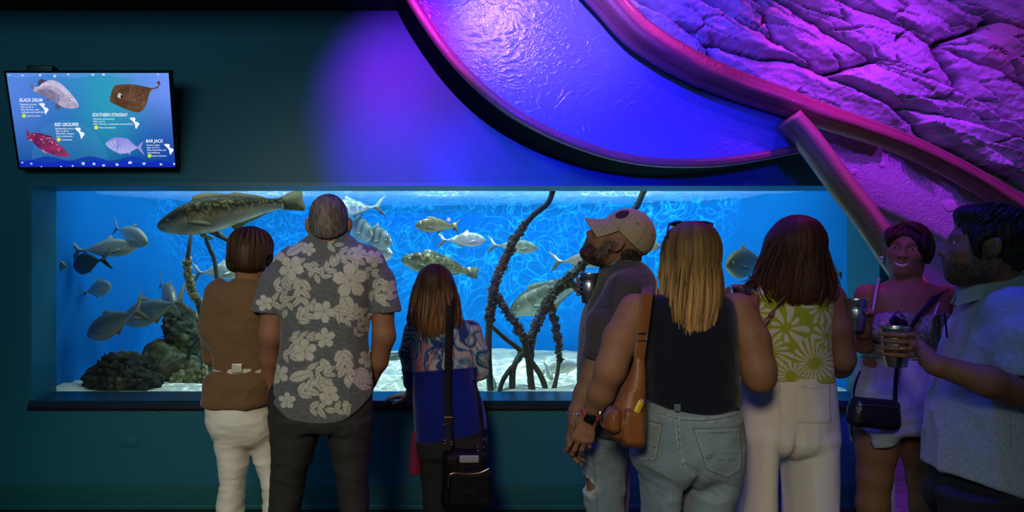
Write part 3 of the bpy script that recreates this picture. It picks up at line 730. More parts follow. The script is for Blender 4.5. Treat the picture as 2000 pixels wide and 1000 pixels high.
# ---- mangrove roots with barnacles
M_root = mat('root_bark', attr=True, rough=.8, bump=.5, bscale=60)
M_barn = mat('barnacle', attr=True, rough=.85)
def root_branch(name, rows, parent=None, label=None, crust=(), cat='mangrove root', seed=0, col0=(.02, .024, .02), col1=(.085, .095, .08), ccol=((.055, .06, .045), (.21, .21, .155))):
    """rows: (px, py, Y, radius)"""
    pts = smooth_path([P(x, y, Y) for x, y, Y, r in rows], 70)
    sr = np.linspace(0, 1, len(rows)); ln = np.concatenate([[0], np.cumsum([np.linalg.norm(P(*rows[i+1][:3])-P(*rows[i][:3])) for i in range(len(rows)-1)])]); ln /= ln[-1]
    rad = np.interp(np.linspace(0, 1, 70), ln, [q[3] for q in rows])
    rad = .70*rad*(1+.12*fbm(np.stack([np.linspace(0, 9, 70), np.full(70, seed+.3), np.zeros(70)], 1), 3))
    v, f = tube(pts, rad, 14); v = np.array(v)
    q = v*[14, 14, 5]; c = mix(col0, col1, np.clip(.5+.6*fbm(q, 4), 0, 1)); v = v+.004*fbm(q*2, 2)[:, None]*RNG.normal(size=(1, 3))
    o = obj(name, v, f, M_root, parent, col=c, origin=None if parent is not None else np.array(P(*rows[-1][:3])))
    if label: tag(o, label, cat if parent is None else None)
    rnd = np.random.default_rng(int(seed*13+5)); VV, FF, CC = [], [], []
    t, u, w = frames(pts)
    for (a, b_, dens) in crust:
        for _ in range(int(dens*ln_len(pts)*(b_-a)*125)):
            s = a+(b_-a)*rnd.random(); i = min(int(s*69), 68); an = rnd.random()*2*PI
            dr = u[i]*math.cos(an)+w[i]*math.sin(an); base = pts[i]+(pts[i+1]-pts[i])*rnd.random()+dr*rad[i]*.72
            r = .0045+.007*rnd.random()**2+.0035*rnd.random(); hgt = r*(.8+1.6*rnd.random()); ax = dr+rnd.normal(size=3)*.35; ax /= np.linalg.norm(ax)
            e1 = np.cross(ax, [.3, .5, .8]); e1 /= np.linalg.norm(e1); e2 = np.cross(ax, e1); k0 = len(VV); n = 7
            for (rr, hh) in ((1.0, 0), (.95, .55), (.62, 1.0), (.30, .72)):
                for j in range(n):
                    aa = 2*PI*j/n; jit = 1+.7*(rnd.random()-.5); VV.append(base+(e1*math.cos(aa)+e2*math.sin(aa))*r*rr*jit+ax*hgt*hh)
            tone = rnd.random(); cl = np.array(ccol[0])*(1-tone)+np.array(ccol[1])*tone
            CC += [cl]*n*3+[cl*.6]*n
            for l in range(3): FF += [(k0+l*n+j, k0+l*n+(j+1) % n, k0+(l+1)*n+(j+1) % n, k0+(l+1)*n+j) for j in range(n)]
            FF.append(tuple(k0+3*n+j for j in range(n)))
    if VV:
        cr = obj('barnacle_crust', np.array(VV), FF, M_barn, o, col=np.array(CC)); cr['kind'] = 'stuff'
    return o
def ln_len(p): return float(np.linalg.norm(np.diff(p, axis=0), axis=1).sum())
Yr = 4.80
r1 = root_branch('mangrove_root', [(1084, 352, Yr, .027), (1079, 375, Yr, .027), (1069, 398, Yr, .029), (1040, 422, Yr, .029), (1012, 457, Yr, .033), (990, 500, Yr, .037), (970, 545, Yr, .040), (961, 590, Yr, .038), (955, 640, Yr, .032), (954, 700, Yr-.03, .031), (960, 792, Yr-.10, .033)], label='tall bent mangrove root rising from beside the girl to the surface', crust=[(.24, .68, 5.2)], seed=1)
root_branch('side_root', [(966, 572, Yr, .033), (990, 607, Yr-.03, .033), (1015, 645, Yr-.05, .033), (1030, 690, Yr-.07, .031), (1042, 792, Yr-.12, .034)], r1, crust=[(.0, .48, 5.2)], seed=2)
root_branch('side_root', [(958, 635, Yr+.02, .018), (985, 660, Yr+.05, .024), (1015, 683, Yr+.05, .026), (1045, 716, Yr+.03, .027), (1062, 748, Yr-.02, .028), (1072, 792, Yr-.08, .029)], r1, seed=3)
Yr2 = 4.88
r2 = root_branch('mangrove_root', [(1272, 345, Yr2, .030), (1258, 372, Yr2, .030), (1240, 408, Yr2, .031), (1200, 455, Yr2, .033), (1150, 505, Yr2, .036), (1110, 545, Yr2, .040), (1075, 580, Yr2, .042), (1050, 630, Yr2, .038), (1030, 675, Yr2, .033), (1003, 720, Yr2-.12, .030), (1001, 792, Yr2-.20, .031)], label='long slanting mangrove root passing behind the man in the cap', crust=[(.34, .80, 5.5)], seed=4)
root_branch('side_root', [(1108, 548, Yr2, .030), (1135, 568, Yr2+.03, .032), (1170, 592, Yr2+.06, .032), (1210, 640, Yr2+.1, .030), (1225, 720, Yr2+.12, .030)], r2, crust=[(.0, .5, 5)], seed=5)
root_branch('side_root', [(1072, 585, Yr2, .034), (1082, 625, Yr2-.02, .028), (1090, 665, Yr2-.04, .022), (1090, 720, Yr2-.08, .019), (1074, 792, Yr2-.16, .019)], r2, crust=[(.0, .6, 5)], seed=6)
root_branch('side_root', [(1052, 615, Yr2+.05, .026), (1042, 660, Yr2+.05, .024), (1037, 710, Yr2-.02, .022), (1033, 792, Yr2-.15, .022)], r2, crust=[(0, .2, 4)], seed=7)
root_branch('side_root', [(1016, 700, Yr2-.02, .022), (992, 727, Yr2-.14, .022), (978, 755, Yr2-.18, .022), (974, 792, Yr2-.21, .023)], r2, seed=8)
Yr3 = 4.96
pc = ((.22, .22, .13), (.55, .52, .32))
r3 = root_branch('mangrove_root', [(376, 440, Yr3+.1, .018), (370, 480, Yr3, .018), (366, 525, Yr3, .026), (375, 570, Yr3, .032), (388, 592, Yr3, .034), (396, 640, Yr3, .026), (398, 700, Yr3, .028), (394, 752, Yr3, .030)], label='mangrove root with yellowish barnacles beside the woman in the brown top', crust=[(.22, .5, 6), (.86, .98, 3)], seed=9, ccol=pc)
root_branch('side_root', [(376, 452, Yr3+.1, .016), (400, 450, Yr3+.1, .018), (430, 462, Yr3+.1, .022), (470, 482, Yr3+.1, .022)], r3, seed=10)
root_branch('side_root', [(398, 455, Yr3+.12, .016), (410, 485, Yr3+.15, .020), (421, 520, Yr3+.2, .022), (432, 600, Yr3+.25, .022)], r3, seed=11)
root_branch('side_root', [(420, 448, Yr3+.12, .02), (445, 468, Yr3+.0, .02), (480, 478, Yr3-.05, .022)], r3, seed=12)
root_branch('side_root', [(396, 655, Yr3, .02), (375, 680, Yr3+.1, .02), (362, 715, Yr3+.15, .02), (352, 742, Yr3+.2, .02)], r3, seed=13)

# ---- coral rocks
M_coral = mat('coral_rock', attr=True, rough=.9, bump=.7, bscale=70)
def coral(name, blobs, label, knob, amp, c0, c1, h=.012, cat='coral rock', hi=None):
    """blobs: (px, py, Y, rx, ry, rz) in metres"""
    cs = [(P(x, y, Y), (a, b_, c)) for x, y, Y, a, b_, c in blobs]
    base = U([ell(c, r) for c, r in cs], .06)
    def g(p): 
        d1, d2, _ = worley(p*knob)
        e1, e2, _ = worley(p*knob*2.3+9); return base(p)-amp*1.25*(1-d1*1.5)-amp*.45*(1-e1*1.5)-amp*.9*fbm(p*knob*.5+5, 3)
    lo = np.min([c-np.array(r) for c, r in cs], 0)-.08; up = np.max([c+np.array(r) for c, r in cs], 0)+.08
    v, f = surf(g, lo, up, h, 0)
    d1, d2, cid = worley(v*knob); e1, e2, _ = worley(v*knob*2.3+9); c = .62*mix(c0, c1, np.clip((1-d1*1.4)*.8+.5*fbm(v*5, 3), 0, 1))*(.55+.75*(1-e1))[:, None]
    if hi is not None: c = mix(c, hi, sstep(.56, .7, .5+.5*fbm(v*7+3, 3))*np.clip(1-d1*1.2, 0, 1))
    o = obj(name, v, f, M_coral, col=c, origin=np.mean([q[0] for q in cs], 0)); return tag(o, label, cat)
coral('coral_rock', [(236, 714, 4.88, .125, .11, .085), (262, 718, 4.9, .105, .1, .08), (205, 746, 4.84, .12, .11, .075), (245, 744, 4.78, .15, .09, .075), (290, 748, 4.8, .09, .09, .055), (187, 732, 4.88, .055, .06, .05)], 'dark knobbly coral rock lying on the sand at the left end', 21, .024, (.010, .015, .011), (.085, .085, .05), .0075, hi=(.12, .12, .055))
coral('coral_boulder', [(322, 702, 5.25, .16, .15, .14), (348, 724, 5.15, .19, .13, .10), (312, 737, 5.2, .12, .11, .075)], 'smooth mossy green boulder behind the dark coral rock', 10, .016, (.07, .085, .04), (.19, .20, .10), .013)
coral('coral_cluster', [(352, 625, 5.36, .105, .095, .095), (358, 660, 5.31, .125, .105, .105), (345, 650, 5.26, .075, .075, .065), (372, 640, 5.36, .065, .065, .055), (362, 705, 5.36, .095, .095, .115)], 'clustered coral head topping the mossy boulder', 17, .026, (.02, .035, .025), (.12, .15, .09), .011, hi=(.32, .34, .16))
coral('coral_slab', [(398, 668, 5.5, .115, .08, .135), (400, 715, 5.45, .135, .08, .125)], 'flat greenish rock slab standing behind the yellowish root', 9, .014, (.06, .08, .045), (.17, .19, .10), .014)
coral('coral_clump', [(352, 741, 5.02, .065, .06, .045), (372, 745, 5.02, .055, .06, .04), (390, 731, 5.06, .055, .06, .055)], 'small yellow coral clump at the foot of the left root', 19, .02, (.12, .13, .06), (.4, .4, .2), .009)
coral('low_rock', [(775, 700, 6.2, .16, .12, .05), (815, 703, 6.2, .14, .12, .045), (845, 706, 6.2, .1, .12, .04)], 'low grey green rock on the far sand right of the floral shirt', 6, .01, (.14, .17, .13), (.26, .29, .22), .016, cat='rock')
# ================================================================= wall screen with the fish guide
YT0, YT1 = 4.205, 4.02      # bottom and top edge distances: the screen leans out at the top
tl = P(8, 139, YT1); tr_ = P(333, 138, YT1); bl_ = P(36, 332, YT0); br_ = P(347, 330, YT0)
O = (bl_+br_)/2; Uv = ((tr_-tl)+(br_-bl_))/2; Vv = ((tl+tr_)-(bl_+br_))/2
TWd, THt = np.linalg.norm(Uv), np.linalg.norm(Vv); ux = np.array([1.0, 0, 0]); vx = Vv/THt; nx_ = np.cross(ux, vx)   # nx_ points at the viewer
MT = Matrix(((ux[0], vx[0], nx_[0], O[0]), (ux[1], vx[1], nx_[1], O[1]), (ux[2], vx[2], nx_[2], O[2]), (0, 0, 0, 1)))
tv = empty('wall_screen', O, 'black framed flat screen tilted out from the wall showing four fish', 'television')
M_tvb = mat('tv_plastic', (.006, .006, .007), .35)
fr_ = MB(); hw, bw = TWd/2, .011
for lo, hi in (((-hw, 0, -.05), (-hw+bw, THt, .006)), ((hw-bw, 0, -.05), (hw, THt, .006)), ((-hw, 0, -.05), (hw, bw+.004, .006)), ((-hw, THt-bw, -.05), (hw, THt, .006))): fr_.box(lo, hi, MT, .002)
fr_.box((-hw+.004, .004, -.06), (hw-.004, THt-.004, -.006), MT)
fr_.build('frame', M_tvb, tv)
MB().box((-.15, .12, -.22), (.15, .40, -.05), MT, .01).build('wall_bracket', mat('bracket_steel', (.02, .02, .022), .4, .8), tv)
def scr(x, y):
    """crop pixel of the photographed screen -> screen u (m from centre), v (m from bottom)"""
    t = (y-143)/621.0; l = 33+t*90; r = 1092+t*53; u = (x-l)/(r-l); v = 1-t
    return np.array([(u-.5)*(TWd-2*bw), bw+.004+v*(THt-2*bw-.004)])
def W3(uv, d=0): return O+ux*uv[0]+vx*uv[1]+nx_*d
def emat(name, col=None, s=1.0):
    if name in MATS: return MATS[name]
    m = bpy.data.materials.new(name); m.use_nodes = True; nt = m.node_tree; nt.nodes.clear(); o_ = nt.nodes.new('ShaderNodeOutputMaterial'); e = nt.nodes.new('ShaderNodeEmission')
    if col is None: a = nt.nodes.new('ShaderNodeAttribute'); a.attribute_name = 'Col'; nt.links.new(a.outputs['Color'], e.inputs[0])
    else: e.inputs[0].default_value = (*col, 1)
    e.inputs[1].default_value = s; nt.links.new(e.outputs[0], o_.inputs[0]); MATS[name] = m; return m
# glowing picture: gradient water, waves and pebbles
nu, nv = 170, 130; vv = []; cc = []
for i in range(nu+1):
    for j in range(nv+1):
        x = 33+(1092-33)*i/nu+ (1-j/nv)*(90+(53-90)*i/nu); y = 143+621*(1-j/nv); a, b_ = i/nu, 1-j/nv
        vv.append(W3(np.array([(a-.5)*(TWd-2*bw), bw+.004+(1-b_)*(THt-2*bw-.004)])))
        c = np.array(srgb(52, 128, 205))*(1-b_)+np.array(srgb(14, 74, 150))*b_
        g = math.exp(-((a-.62)/.22)**2-((b_-.30)/.55)**2); c = c*(1-.75*g)+np.array(srgb(40, 165, 185))*.75*g
        g = math.exp(-((a+.05)/.30)**2-((b_-.15)/.5)**2); c = c*(1-.8*g)+np.array(srgb(95, 135, 235))*.8*g
        g = math.exp(-((a-1.02)/.22)**2-((b_-.02)/.5)**2); c = c*(1-.9*g)+np.array(srgb(120, 150, 255))*.9*g
        if (a-.88)**2*3+(b_-.12)**2 < .035: c = c*.8+np.array(srgb(110, 150, 250))*.2
        if (a-.33)**2*3.2+(b_-.93)**2 < .19: c = c*.85+np.array(srgb(90, 190, 220))*.12
        g = sstep(.5, 1, np.array([a]))[0]*sstep(.2, .9, np.array([b_]))[0]; c = c*(1-.6*g)+np.array(srgb(12, 58, 165))*.6*g
        w1 = .905+.022*math.sin(a*23+.5); w2 = .945+.016*math.sin(a*31+2.2); w0 = .035+.015*math.sin(a*19)
        if b_ > w1: c = np.array(srgb(22, 62, 170))
        if b_ > w2: c = np.array(srgb(18, 44, 185))
        if b_ < w0: c = c*.6+np.array(srgb(105, 160, 240))*.4
        cc.append(c)
ff = [(i*(nv+1)+j, (i+1)*(nv+1)+j, (i+1)*(nv+1)+j+1, i*(nv+1)+j+1) for i in range(nu) for j in range(nv)]
screen = obj('screen', vv, ff, emat('screen_glow', None, 1.0), tv, col=np.array(cc)); screen['label'] = 'glowing blue fish guide picture'
def flat(name, pts, col, d, parent=screen, cen=None):
    pts = [W3(scr(*q), d) for q in pts]; n = len(pts); c = np.mean(pts, 0) if cen is None else W3(scr(*cen), d)
    return obj(name, pts+[c], [(i, (i+1) % n, n) for i in range(n)], emat('ink_%d_%d_%d' % tuple(int(255*k) for k in col), srgb(*[255*k for k in col])), parent, smooth=False)
for x, y, r in ((140, 733, 7), (197, 741, 8), (393, 760, 6), (470, 757, 8), (540, 741, 13), (608, 742, 11), (673, 753, 10), (760, 747, 12), (845, 734, 13), (939, 741, 11), (1048, 745, 10), (1136, 743, 9), (140, 158, 8), (255, 157, 10), (350, 163, 12), (437, 152, 8), (597, 154, 10), (668, 153, 10), (1024, 152, 7), (55, 157, 6), (264, 762, 6)):
    k = 7; ph = x*.7; pts = [W3(scr(x+r*math.cos(2*PI*i/k+ph)*(1+.25*math.sin(i*5+x)), y+r*.85*math.sin(2*PI*i/k+ph)), .0012) for i in range(k)]
    obj('pebble_print', pts, [tuple(range(k))], emat('pebble_ink', srgb(190, 205, 250)), screen, smooth=False)
# fish pictures: strips between a top and a bottom outline
def picture(name, top, bot, cfun, extra=(), d=.0015, n=90, m=26):
    T = smooth_path([(x, y, 0.0) for x, y in top], n); Bt = smooth_path([(x, y, 0.0) for x, y in bot], n); v = []; c = []
    for i in range(n):
        for j in range(m):
            q = T[i]*(1-j/(m-1))+Bt[i]*j/(m-1); v.append(W3(scr(q[0], q[1]), d)); c.append(cfun(i/(n-1), j/(m-1), q[0], q[1]))
    f = [(i*m+j, i*m+j+1, (i+1)*m+j+1, (i+1)*m+j) for i in range(n-1) for j in range(m-1)]
    for pts, col in extra:
        k = len(v); p_ = [W3(scr(*q), d*.7) for q in pts]; v += p_+[np.mean(p_, 0)]; c += [srgb(*col)]*(len(p_)+1); f += [(k+i, k+(i+1) % len(p_), k+len(p_)) for i in range(len(p_))]
    return obj(name, v, f, emat('picture_ink', None, .9), screen, col=np.array(c))
def nz(x, y, s): return float(fbm(np.array([[x*s, y*s, 3.3]]), 3)[0])
def dot(x, y, cx, cy, r): return (x-cx)**2+(y-cy)**2 < r*r
def c_drum(a, b, x, y):
    if dot(x, y, 450, 322, 6): return srgb(15, 15, 30)
    if dot(x, y, 450, 322, 11): return srgb(220, 220, 235)
    k = .5+.5*nz(x, y, .05); g = 150+55*k-40*(b > .55)*(a > .2)*(a < .62)+30*(b < .3)
    if a < .12: g *= .6
    return srgb(g, g-8, g+22)
picture('fish_picture', [(178, 204), (205, 228), (240, 232), (275, 205), (330, 188), (390, 212), (440, 258), (490, 318), (508, 352)], [(180, 210), (218, 262), (238, 268), (262, 285), (310, 305), (360, 335), (410, 365), (470, 372), (506, 362)], c_drum,
        [([(178, 203), (210, 225), (238, 240), (235, 262), (222, 285), (208, 250)], (110, 120, 150)), ([(240, 228), (238, 200), (258, 180), (300, 192), (330, 190), (280, 215)], (70, 75, 105)), ([(355, 335), (352, 372), (370, 380), (395, 362)], (90, 90, 115)), ([(300, 300), (290, 325), (305, 325), (318, 308)], (100, 100, 130)), ([(270, 262), (300, 250), (350, 262), (385, 325), (340, 318)], (105, 105, 125))])
def c_ray(a, b, x, y):
    if dot(x, y, 786, 293, 9): return srgb(25, 15, 15)
    if dot(x, y, 774, 289, 15): return srgb(225, 205, 205)
    k = nz(x, y, .02); ln = abs(nz(x+30, y*.7, .045)) < .03 and x > 830
    return srgb(98+30*k, 70+22*k, 50+16*k) if not ln else srgb(135, 105, 80)
picture('fish_picture', [(710, 300), (735, 230), (780, 217), (860, 216), (930, 228), (985, 238), (1018, 228), (1034, 205)], [(711, 330), (760, 352), (820, 378), (900, 396), (945, 352), (968, 275), (985, 250), (1022, 240), (1038, 208)], c_ray,
        [([(735, 228), (712, 300), (716, 312), (742, 250)], (75, 30, 22)), ([(1014, 206), (1022, 196), (1034, 196), (1040, 210), (1032, 222)], (95, 65, 45))])
def c_grp(a, b, x, y):
    if dot(x, y, 378, 643, 5): return srgb(30, 10, 25)
    if dot(x, y, 378, 643, 10): return srgb(190, 120, 150)
    k = nz(x, y, .09); 
    return srgb(205, 160, 190) if k > .42 and a < .85 else srgb(120+60*nz(x, y, .03)+30*a, 28+25*a, 82+20*a)
picture('fish_picture', [(163, 500), (182, 545), (205, 535), (270, 545), (330, 565), (380, 610), (420, 650), (444, 678)], [(165, 510), (172, 575), (200, 590), (235, 625), (285, 655), (340, 680), (400, 694), (443, 690)], c_grp,
        [([(163, 498), (188, 545), (190, 580), (170, 575)], (150, 35, 90)), ([(205, 532), (260, 535), (330, 556), (335, 575), (215, 555)], (105, 15, 60)), ([(258, 645), (300, 650), (330, 672), (280, 665)], (215, 130, 165))])
def c_jack(a, b, x, y):
    if dot(x, y, 730, 600, 5): return srgb(20, 20, 40)
    if dot(x, y, 730, 600, 9): return srgb(235, 235, 250)
    k = nz(x, y, .04); g = 170+25*k+30*(b-.3); ln = abs(math.hypot(x-700, y-615)-68) < 3
    return srgb(g-12, g-10, 240) if not ln else srgb(120, 120, 190)
picture('fish_picture', [(680, 606), (715, 575), (765, 562), (830, 575), (880, 618), (898, 628)], [(682, 608), (715, 640), (770, 668), (830, 668), (880, 642), (898, 634)], c_jack,
        [([(893, 626), (915, 600), (932, 590), (912, 630), (942, 686), (905, 650)], (150, 150, 225)), ([(770, 664), (778, 678), (800, 668)], (160, 160, 230)), ([(830, 664), (845, 682), (850, 655)], (160, 160, 230)), ([(820, 572), (830, 564), (835, 578)], (130, 130, 210))])
# maps and status dots
MAP = [(0, 5), (8, 2), (22, 0), (38, 2), (42, 9), (34, 14), (30, 24), (42, 30), (56, 34), (70, 46), (62, 62), (54, 72), (50, 84), (42, 80), (40, 60), (34, 44), (24, 30), (12, 18)]
for (mx_, my_, s_) in ((245, 336, .95), (480, 497, .97), (838, 430, .97), (1066, 606, .95)): flat('map_print', [(mx_+x*s_, my_+y*.92*s_) for x, y in MAP], (.93, .95, 1), .0018)
for (x, y, cl) in ((149, 419, (.72, .92, .25)), (377, 577, (.95, .85, .25)), (622, 497, (.9, .9, .3)), (974, 687, (.72, .92, .25))):
    flat('status_dot', [(x+13*math.cos(2*PI*i/24), y+13*math.sin(2*PI*i/24)) for i in range(24)], cl, .002)
M_txt = emat('white_ink', srgb(235, 240, 255), 1.0)
def text(body, x, y, w, h, name, bold=.0, shear=0.0):
    """x,y: left and baseline in crop pixels, w,h: width and cap height in crop pixels"""
    cu = bpy.data.curves.new(name, 'FONT'); cu.body = body; cu.size = 1; cu.offset = bold; cu.shear = shear
    o = bpy.data.objects.new(name, cu); COL.objects.link(o)
    bpy.context.view_layer.update()
    dg = bpy.context.evaluated_depsgraph_get(); me = bpy.data.meshes.new_from_object(o.evaluated_get(dg)); bpy.data.objects.remove(o); bpy.data.curves.remove(cu)
    co_ = np.array([q.co[:2] for q in me.vertices]); wd_ = np.ptp(co_[:, 0]); a0 = co_[:, 0].min(); ht_ = .72
    v = [W3(scr(x+(p_[0]-a0)/wd_*w, y-p_[1]/ht_*h), .0022) for p_ in co_]
    f = [tuple(q.vertices) for q in me.polygons]; bpy.data.meshes.remove(me)
    return obj(name, v, f, M_txt, screen, smooth=False)
for t_, x, y, w in (('BLACK DRUM', 120, 327, 150), ('RED GROUPER', 350, 487, 157), ('SOUTHERN STINGRAY', 597, 423, 232), ('BAR JACK', 949, 597, 113)): text(t_, x, y, w, 22, 'title_lettering', .022, .12)
for lines in ([('Pogonias cromis', 124, 349, 108), ('Size: to 66 in.', 127, 366, 88), ('Diet: Worms, crabs,', 130, 383, 120), ('mollusks and small fish', 132, 400, 145), ('Least Concern', 167, 424, 90)],
              [('Epinephelus morio', 355, 508, 120), ('Size: to 50 in.', 358, 525, 87), ('Diet: Fish, octopus', 360, 542, 118), ('and crustaceans', 362, 559, 106), ('Vulnerable', 396, 583, 68)],
              [('Hypanus americanus', 601, 444, 140), ('Size: to 5 ft.', 603, 461, 78), ('Diet: Worms, crustaceans and small fish', 605, 478, 257), ('Near threatened', 640, 502, 106)],
              [('Caranx ruber', 953, 619, 88), ('Size: to 27 in.', 955, 636, 86), ('Diet: Small fish and', 957, 653, 124), ('invertebrates', 959, 670, 84), ('Least Concern', 991, 692, 93)]):
    for t_, x, y, w in lines: text(t_, x, y, w, 10.5, 'caption_lettering', .01)
# little black box on top of the screen
sb = MB().box((-.0, 0, 0), (.148, .07, .035), None, .004)
c0 = P(51, 139.5, 4.03); sb.v = [(c0[0]+x, c0[1]+y, c0[2]+z_*1.0) for x, y, z_ in sb.v]
sb = sb.build('media_box', M_tvb, origin=c0); tag(sb, 'small black box sitting on the top edge of the wall screen', 'media box')
MB().box((c0[0]+.004, c0[1]-.003, c0[2]+.012), (c0[0]+.144, c0[1]+.001, c0[2]+.016)).build('vent_slot', M_black, sb)
# ================================================================= people: shared tools
M_skin = mat('skin', attr=True, rough=.58, spec=.25, bump=.08, bscale=260)
M_hair = mat('hair', attr=True, rough=.52, spec=.2)
def cloth(name, rough=.85, bscale=420, bump=.25, sheen=.2, spec=.2): return mat(name, attr=True, rough=rough, bump=bump, bscale=bscale, sheen=sheen, spec=spec)
M_cot = cloth('cotton'); M_denim = cloth('denim', .85, 520, .4); M_knit = cloth('jersey', .9, 360, .2)
M_leath = mat('brown_leather', attr=True, rough=.42, bump=.2, bscale=150); M_nyl = mat('black_nylon', (.004, .004, .005), .6, spec=.2, bump=.15, bscale=300)
M_gold = mat('gold_metal', (.75, .5, .18), .25, 1); M_steel = mat('brushed_steel', (.52, .53, .55), .26, 1, bump=.04, bscale=60, bstretch=(1, 1, 14)); M_glossb = mat('black_gloss', (.006, .006, .008), .12); M_rubber = mat('shoe_rubber', (.03, .03, .032), .6)
M_white = mat('ivory', (.8, .78, .72), .35)
SK = {'tan': (.27, .130, .072), 'fair': (.36, .18, .11), 'ruddy': (.29, .132, .076), 'olive': (.22, .108, .060)}
def rows(Y, L):
    out = []
    for r in L:
        py, xl, xr, b = r[:4]; yy = Y+(r[4] if len(r) > 4 else 0)
        c = P((xl+xr)/2, py, yy); w = (xr-xl)/2/F*yy; t = abs(c[0])/yy
        out.append((c[2], c[0], c[1], math.sqrt(max(w*w-(b*t)**2, (.35*w)**2)), b))
    return out
def prow(Y, L):   # limb joints (px, py, dy, radius m) -> points, radii
    return [P(x, y, Y+d) for x, y, d, r in L], [r for x, y, d, r in L]
def plimb(Y, L, k=.02):
    a, r = prow(Y, L); return limb(a, r, k)
def rotz(a): return Matrix.Rotation(a, 4, 'Z')
def headM(c, yaw=0, pitch=0, roll=0, s=1.0):
    """face looks along +Y when yaw=0; positive yaw turns it towards -X; pitch lifts the face"""
    return Matrix.Translation(Vector(c)) @ rotz(yaw) @ Matrix.Rotation(pitch, 4, 'X') @ Matrix.Rotation(roll, 4, 'Y') @ Matrix.Scale(s, 4)
def head_sdf(female=False, smile=0, jaw=1.0, nose=1.0):
    A = U([ell((0, -.014, .030), (.075, .096, .088)), ell((0, .022, -.028), (.062, .070, .088)), ell((0, .040, -.062), (.047*jaw, .046, .052)), ell((0, .066, -.102), (.023*jaw, .020, .017)),
           ell((.046*jaw, .006, -.066), (.016, .026, .024)), ell((-.046*jaw, .006, -.066), (.016, .026, .024))], .04)
    nb = U([cone((0, .088, .010), (0, .109*nose, -.026), .0075, .0095), ell((0, .110*nose, -.030), (.0105, .010, .009)), ell((.0115, .100, -.033), (.0075, .010, .007)), ell((-.0115, .100, -.033), (.0075, .010, .007))], .010)
    brow = U([cone((.012, .086, .022), (.044, .070, .024), .0085, .007), cone((-.012, .086, .022), (-.044, .070, .024), .0085, .007)], .01)
    chk = U([ell((.042, .062, -.022), (.021, .020, .019)), ell((-.042, .062, -.022), (.021, .020, .019))], .01)
    ear = []
    for s in (1, -1):
        e = U([ell((s*.081, -.006, -.006), (.0085, .018, .030)), ell((s*.0875, -.015, .0), (.0075, .011, .025))], .01); ear.append(cut(e, ell((s*.091, .001, .0), (.006, .010, .018)), .005)); ear.append(ell((s*.078, .004, -.030), (.006, .008, .009)))
    def f(p):
        d = A(p); d = smin(d, brow(p), .014); d = smin(d, chk(p), .03)
        for s in (1, -1): d = smax(d, -ell((s*.033, .100, .004), (.019, .017, .0115))(p), .014)
        d = smin(d, nb(p), .012)
        for s in (1, -1):
            d = smin(d, ell((s*.033, .0755, .004), (.0135, .0125, .012))(p), .002)
            d = smin(d, cone((s*.021, .083, .013), (s*.045, .076, .012), .0048, .0042)(p), .004)
        w = .023+.006*smile; up = smile*.006
        lip = U([cone((0, .096, -.062), (w, .080, -.064+up), .0062, .0035), cone((0, .096, -.062), (-w, .080, -.064+up), .0062, .0035)], .004)
        low = U([cone((0, .094, -.0735-.004*smile), (w*.85, .081, -.069+up), .0070, .0035), cone((0, .094, -.0735-.004*smile), (-w*.85, .081, -.069+up), .0070, .0035)], .004)
        d = smin(d, lip(p), .006); d = smin(d, low(p), .006)
        gap = U([cone((0, .104, -.0675-.002*smile), (w*.8, .088, -.067+up), .0012+.0030*smile, .0010), cone((0, .104, -.0675-.002*smile), (-w*.8, .088, -.067+up), .0012+.0030*smile, .0010)], .002)
        d = smax(d, -gap(p), .003)
        for e in ear: d = smin(d, e(p), .006)
        return d
    return f
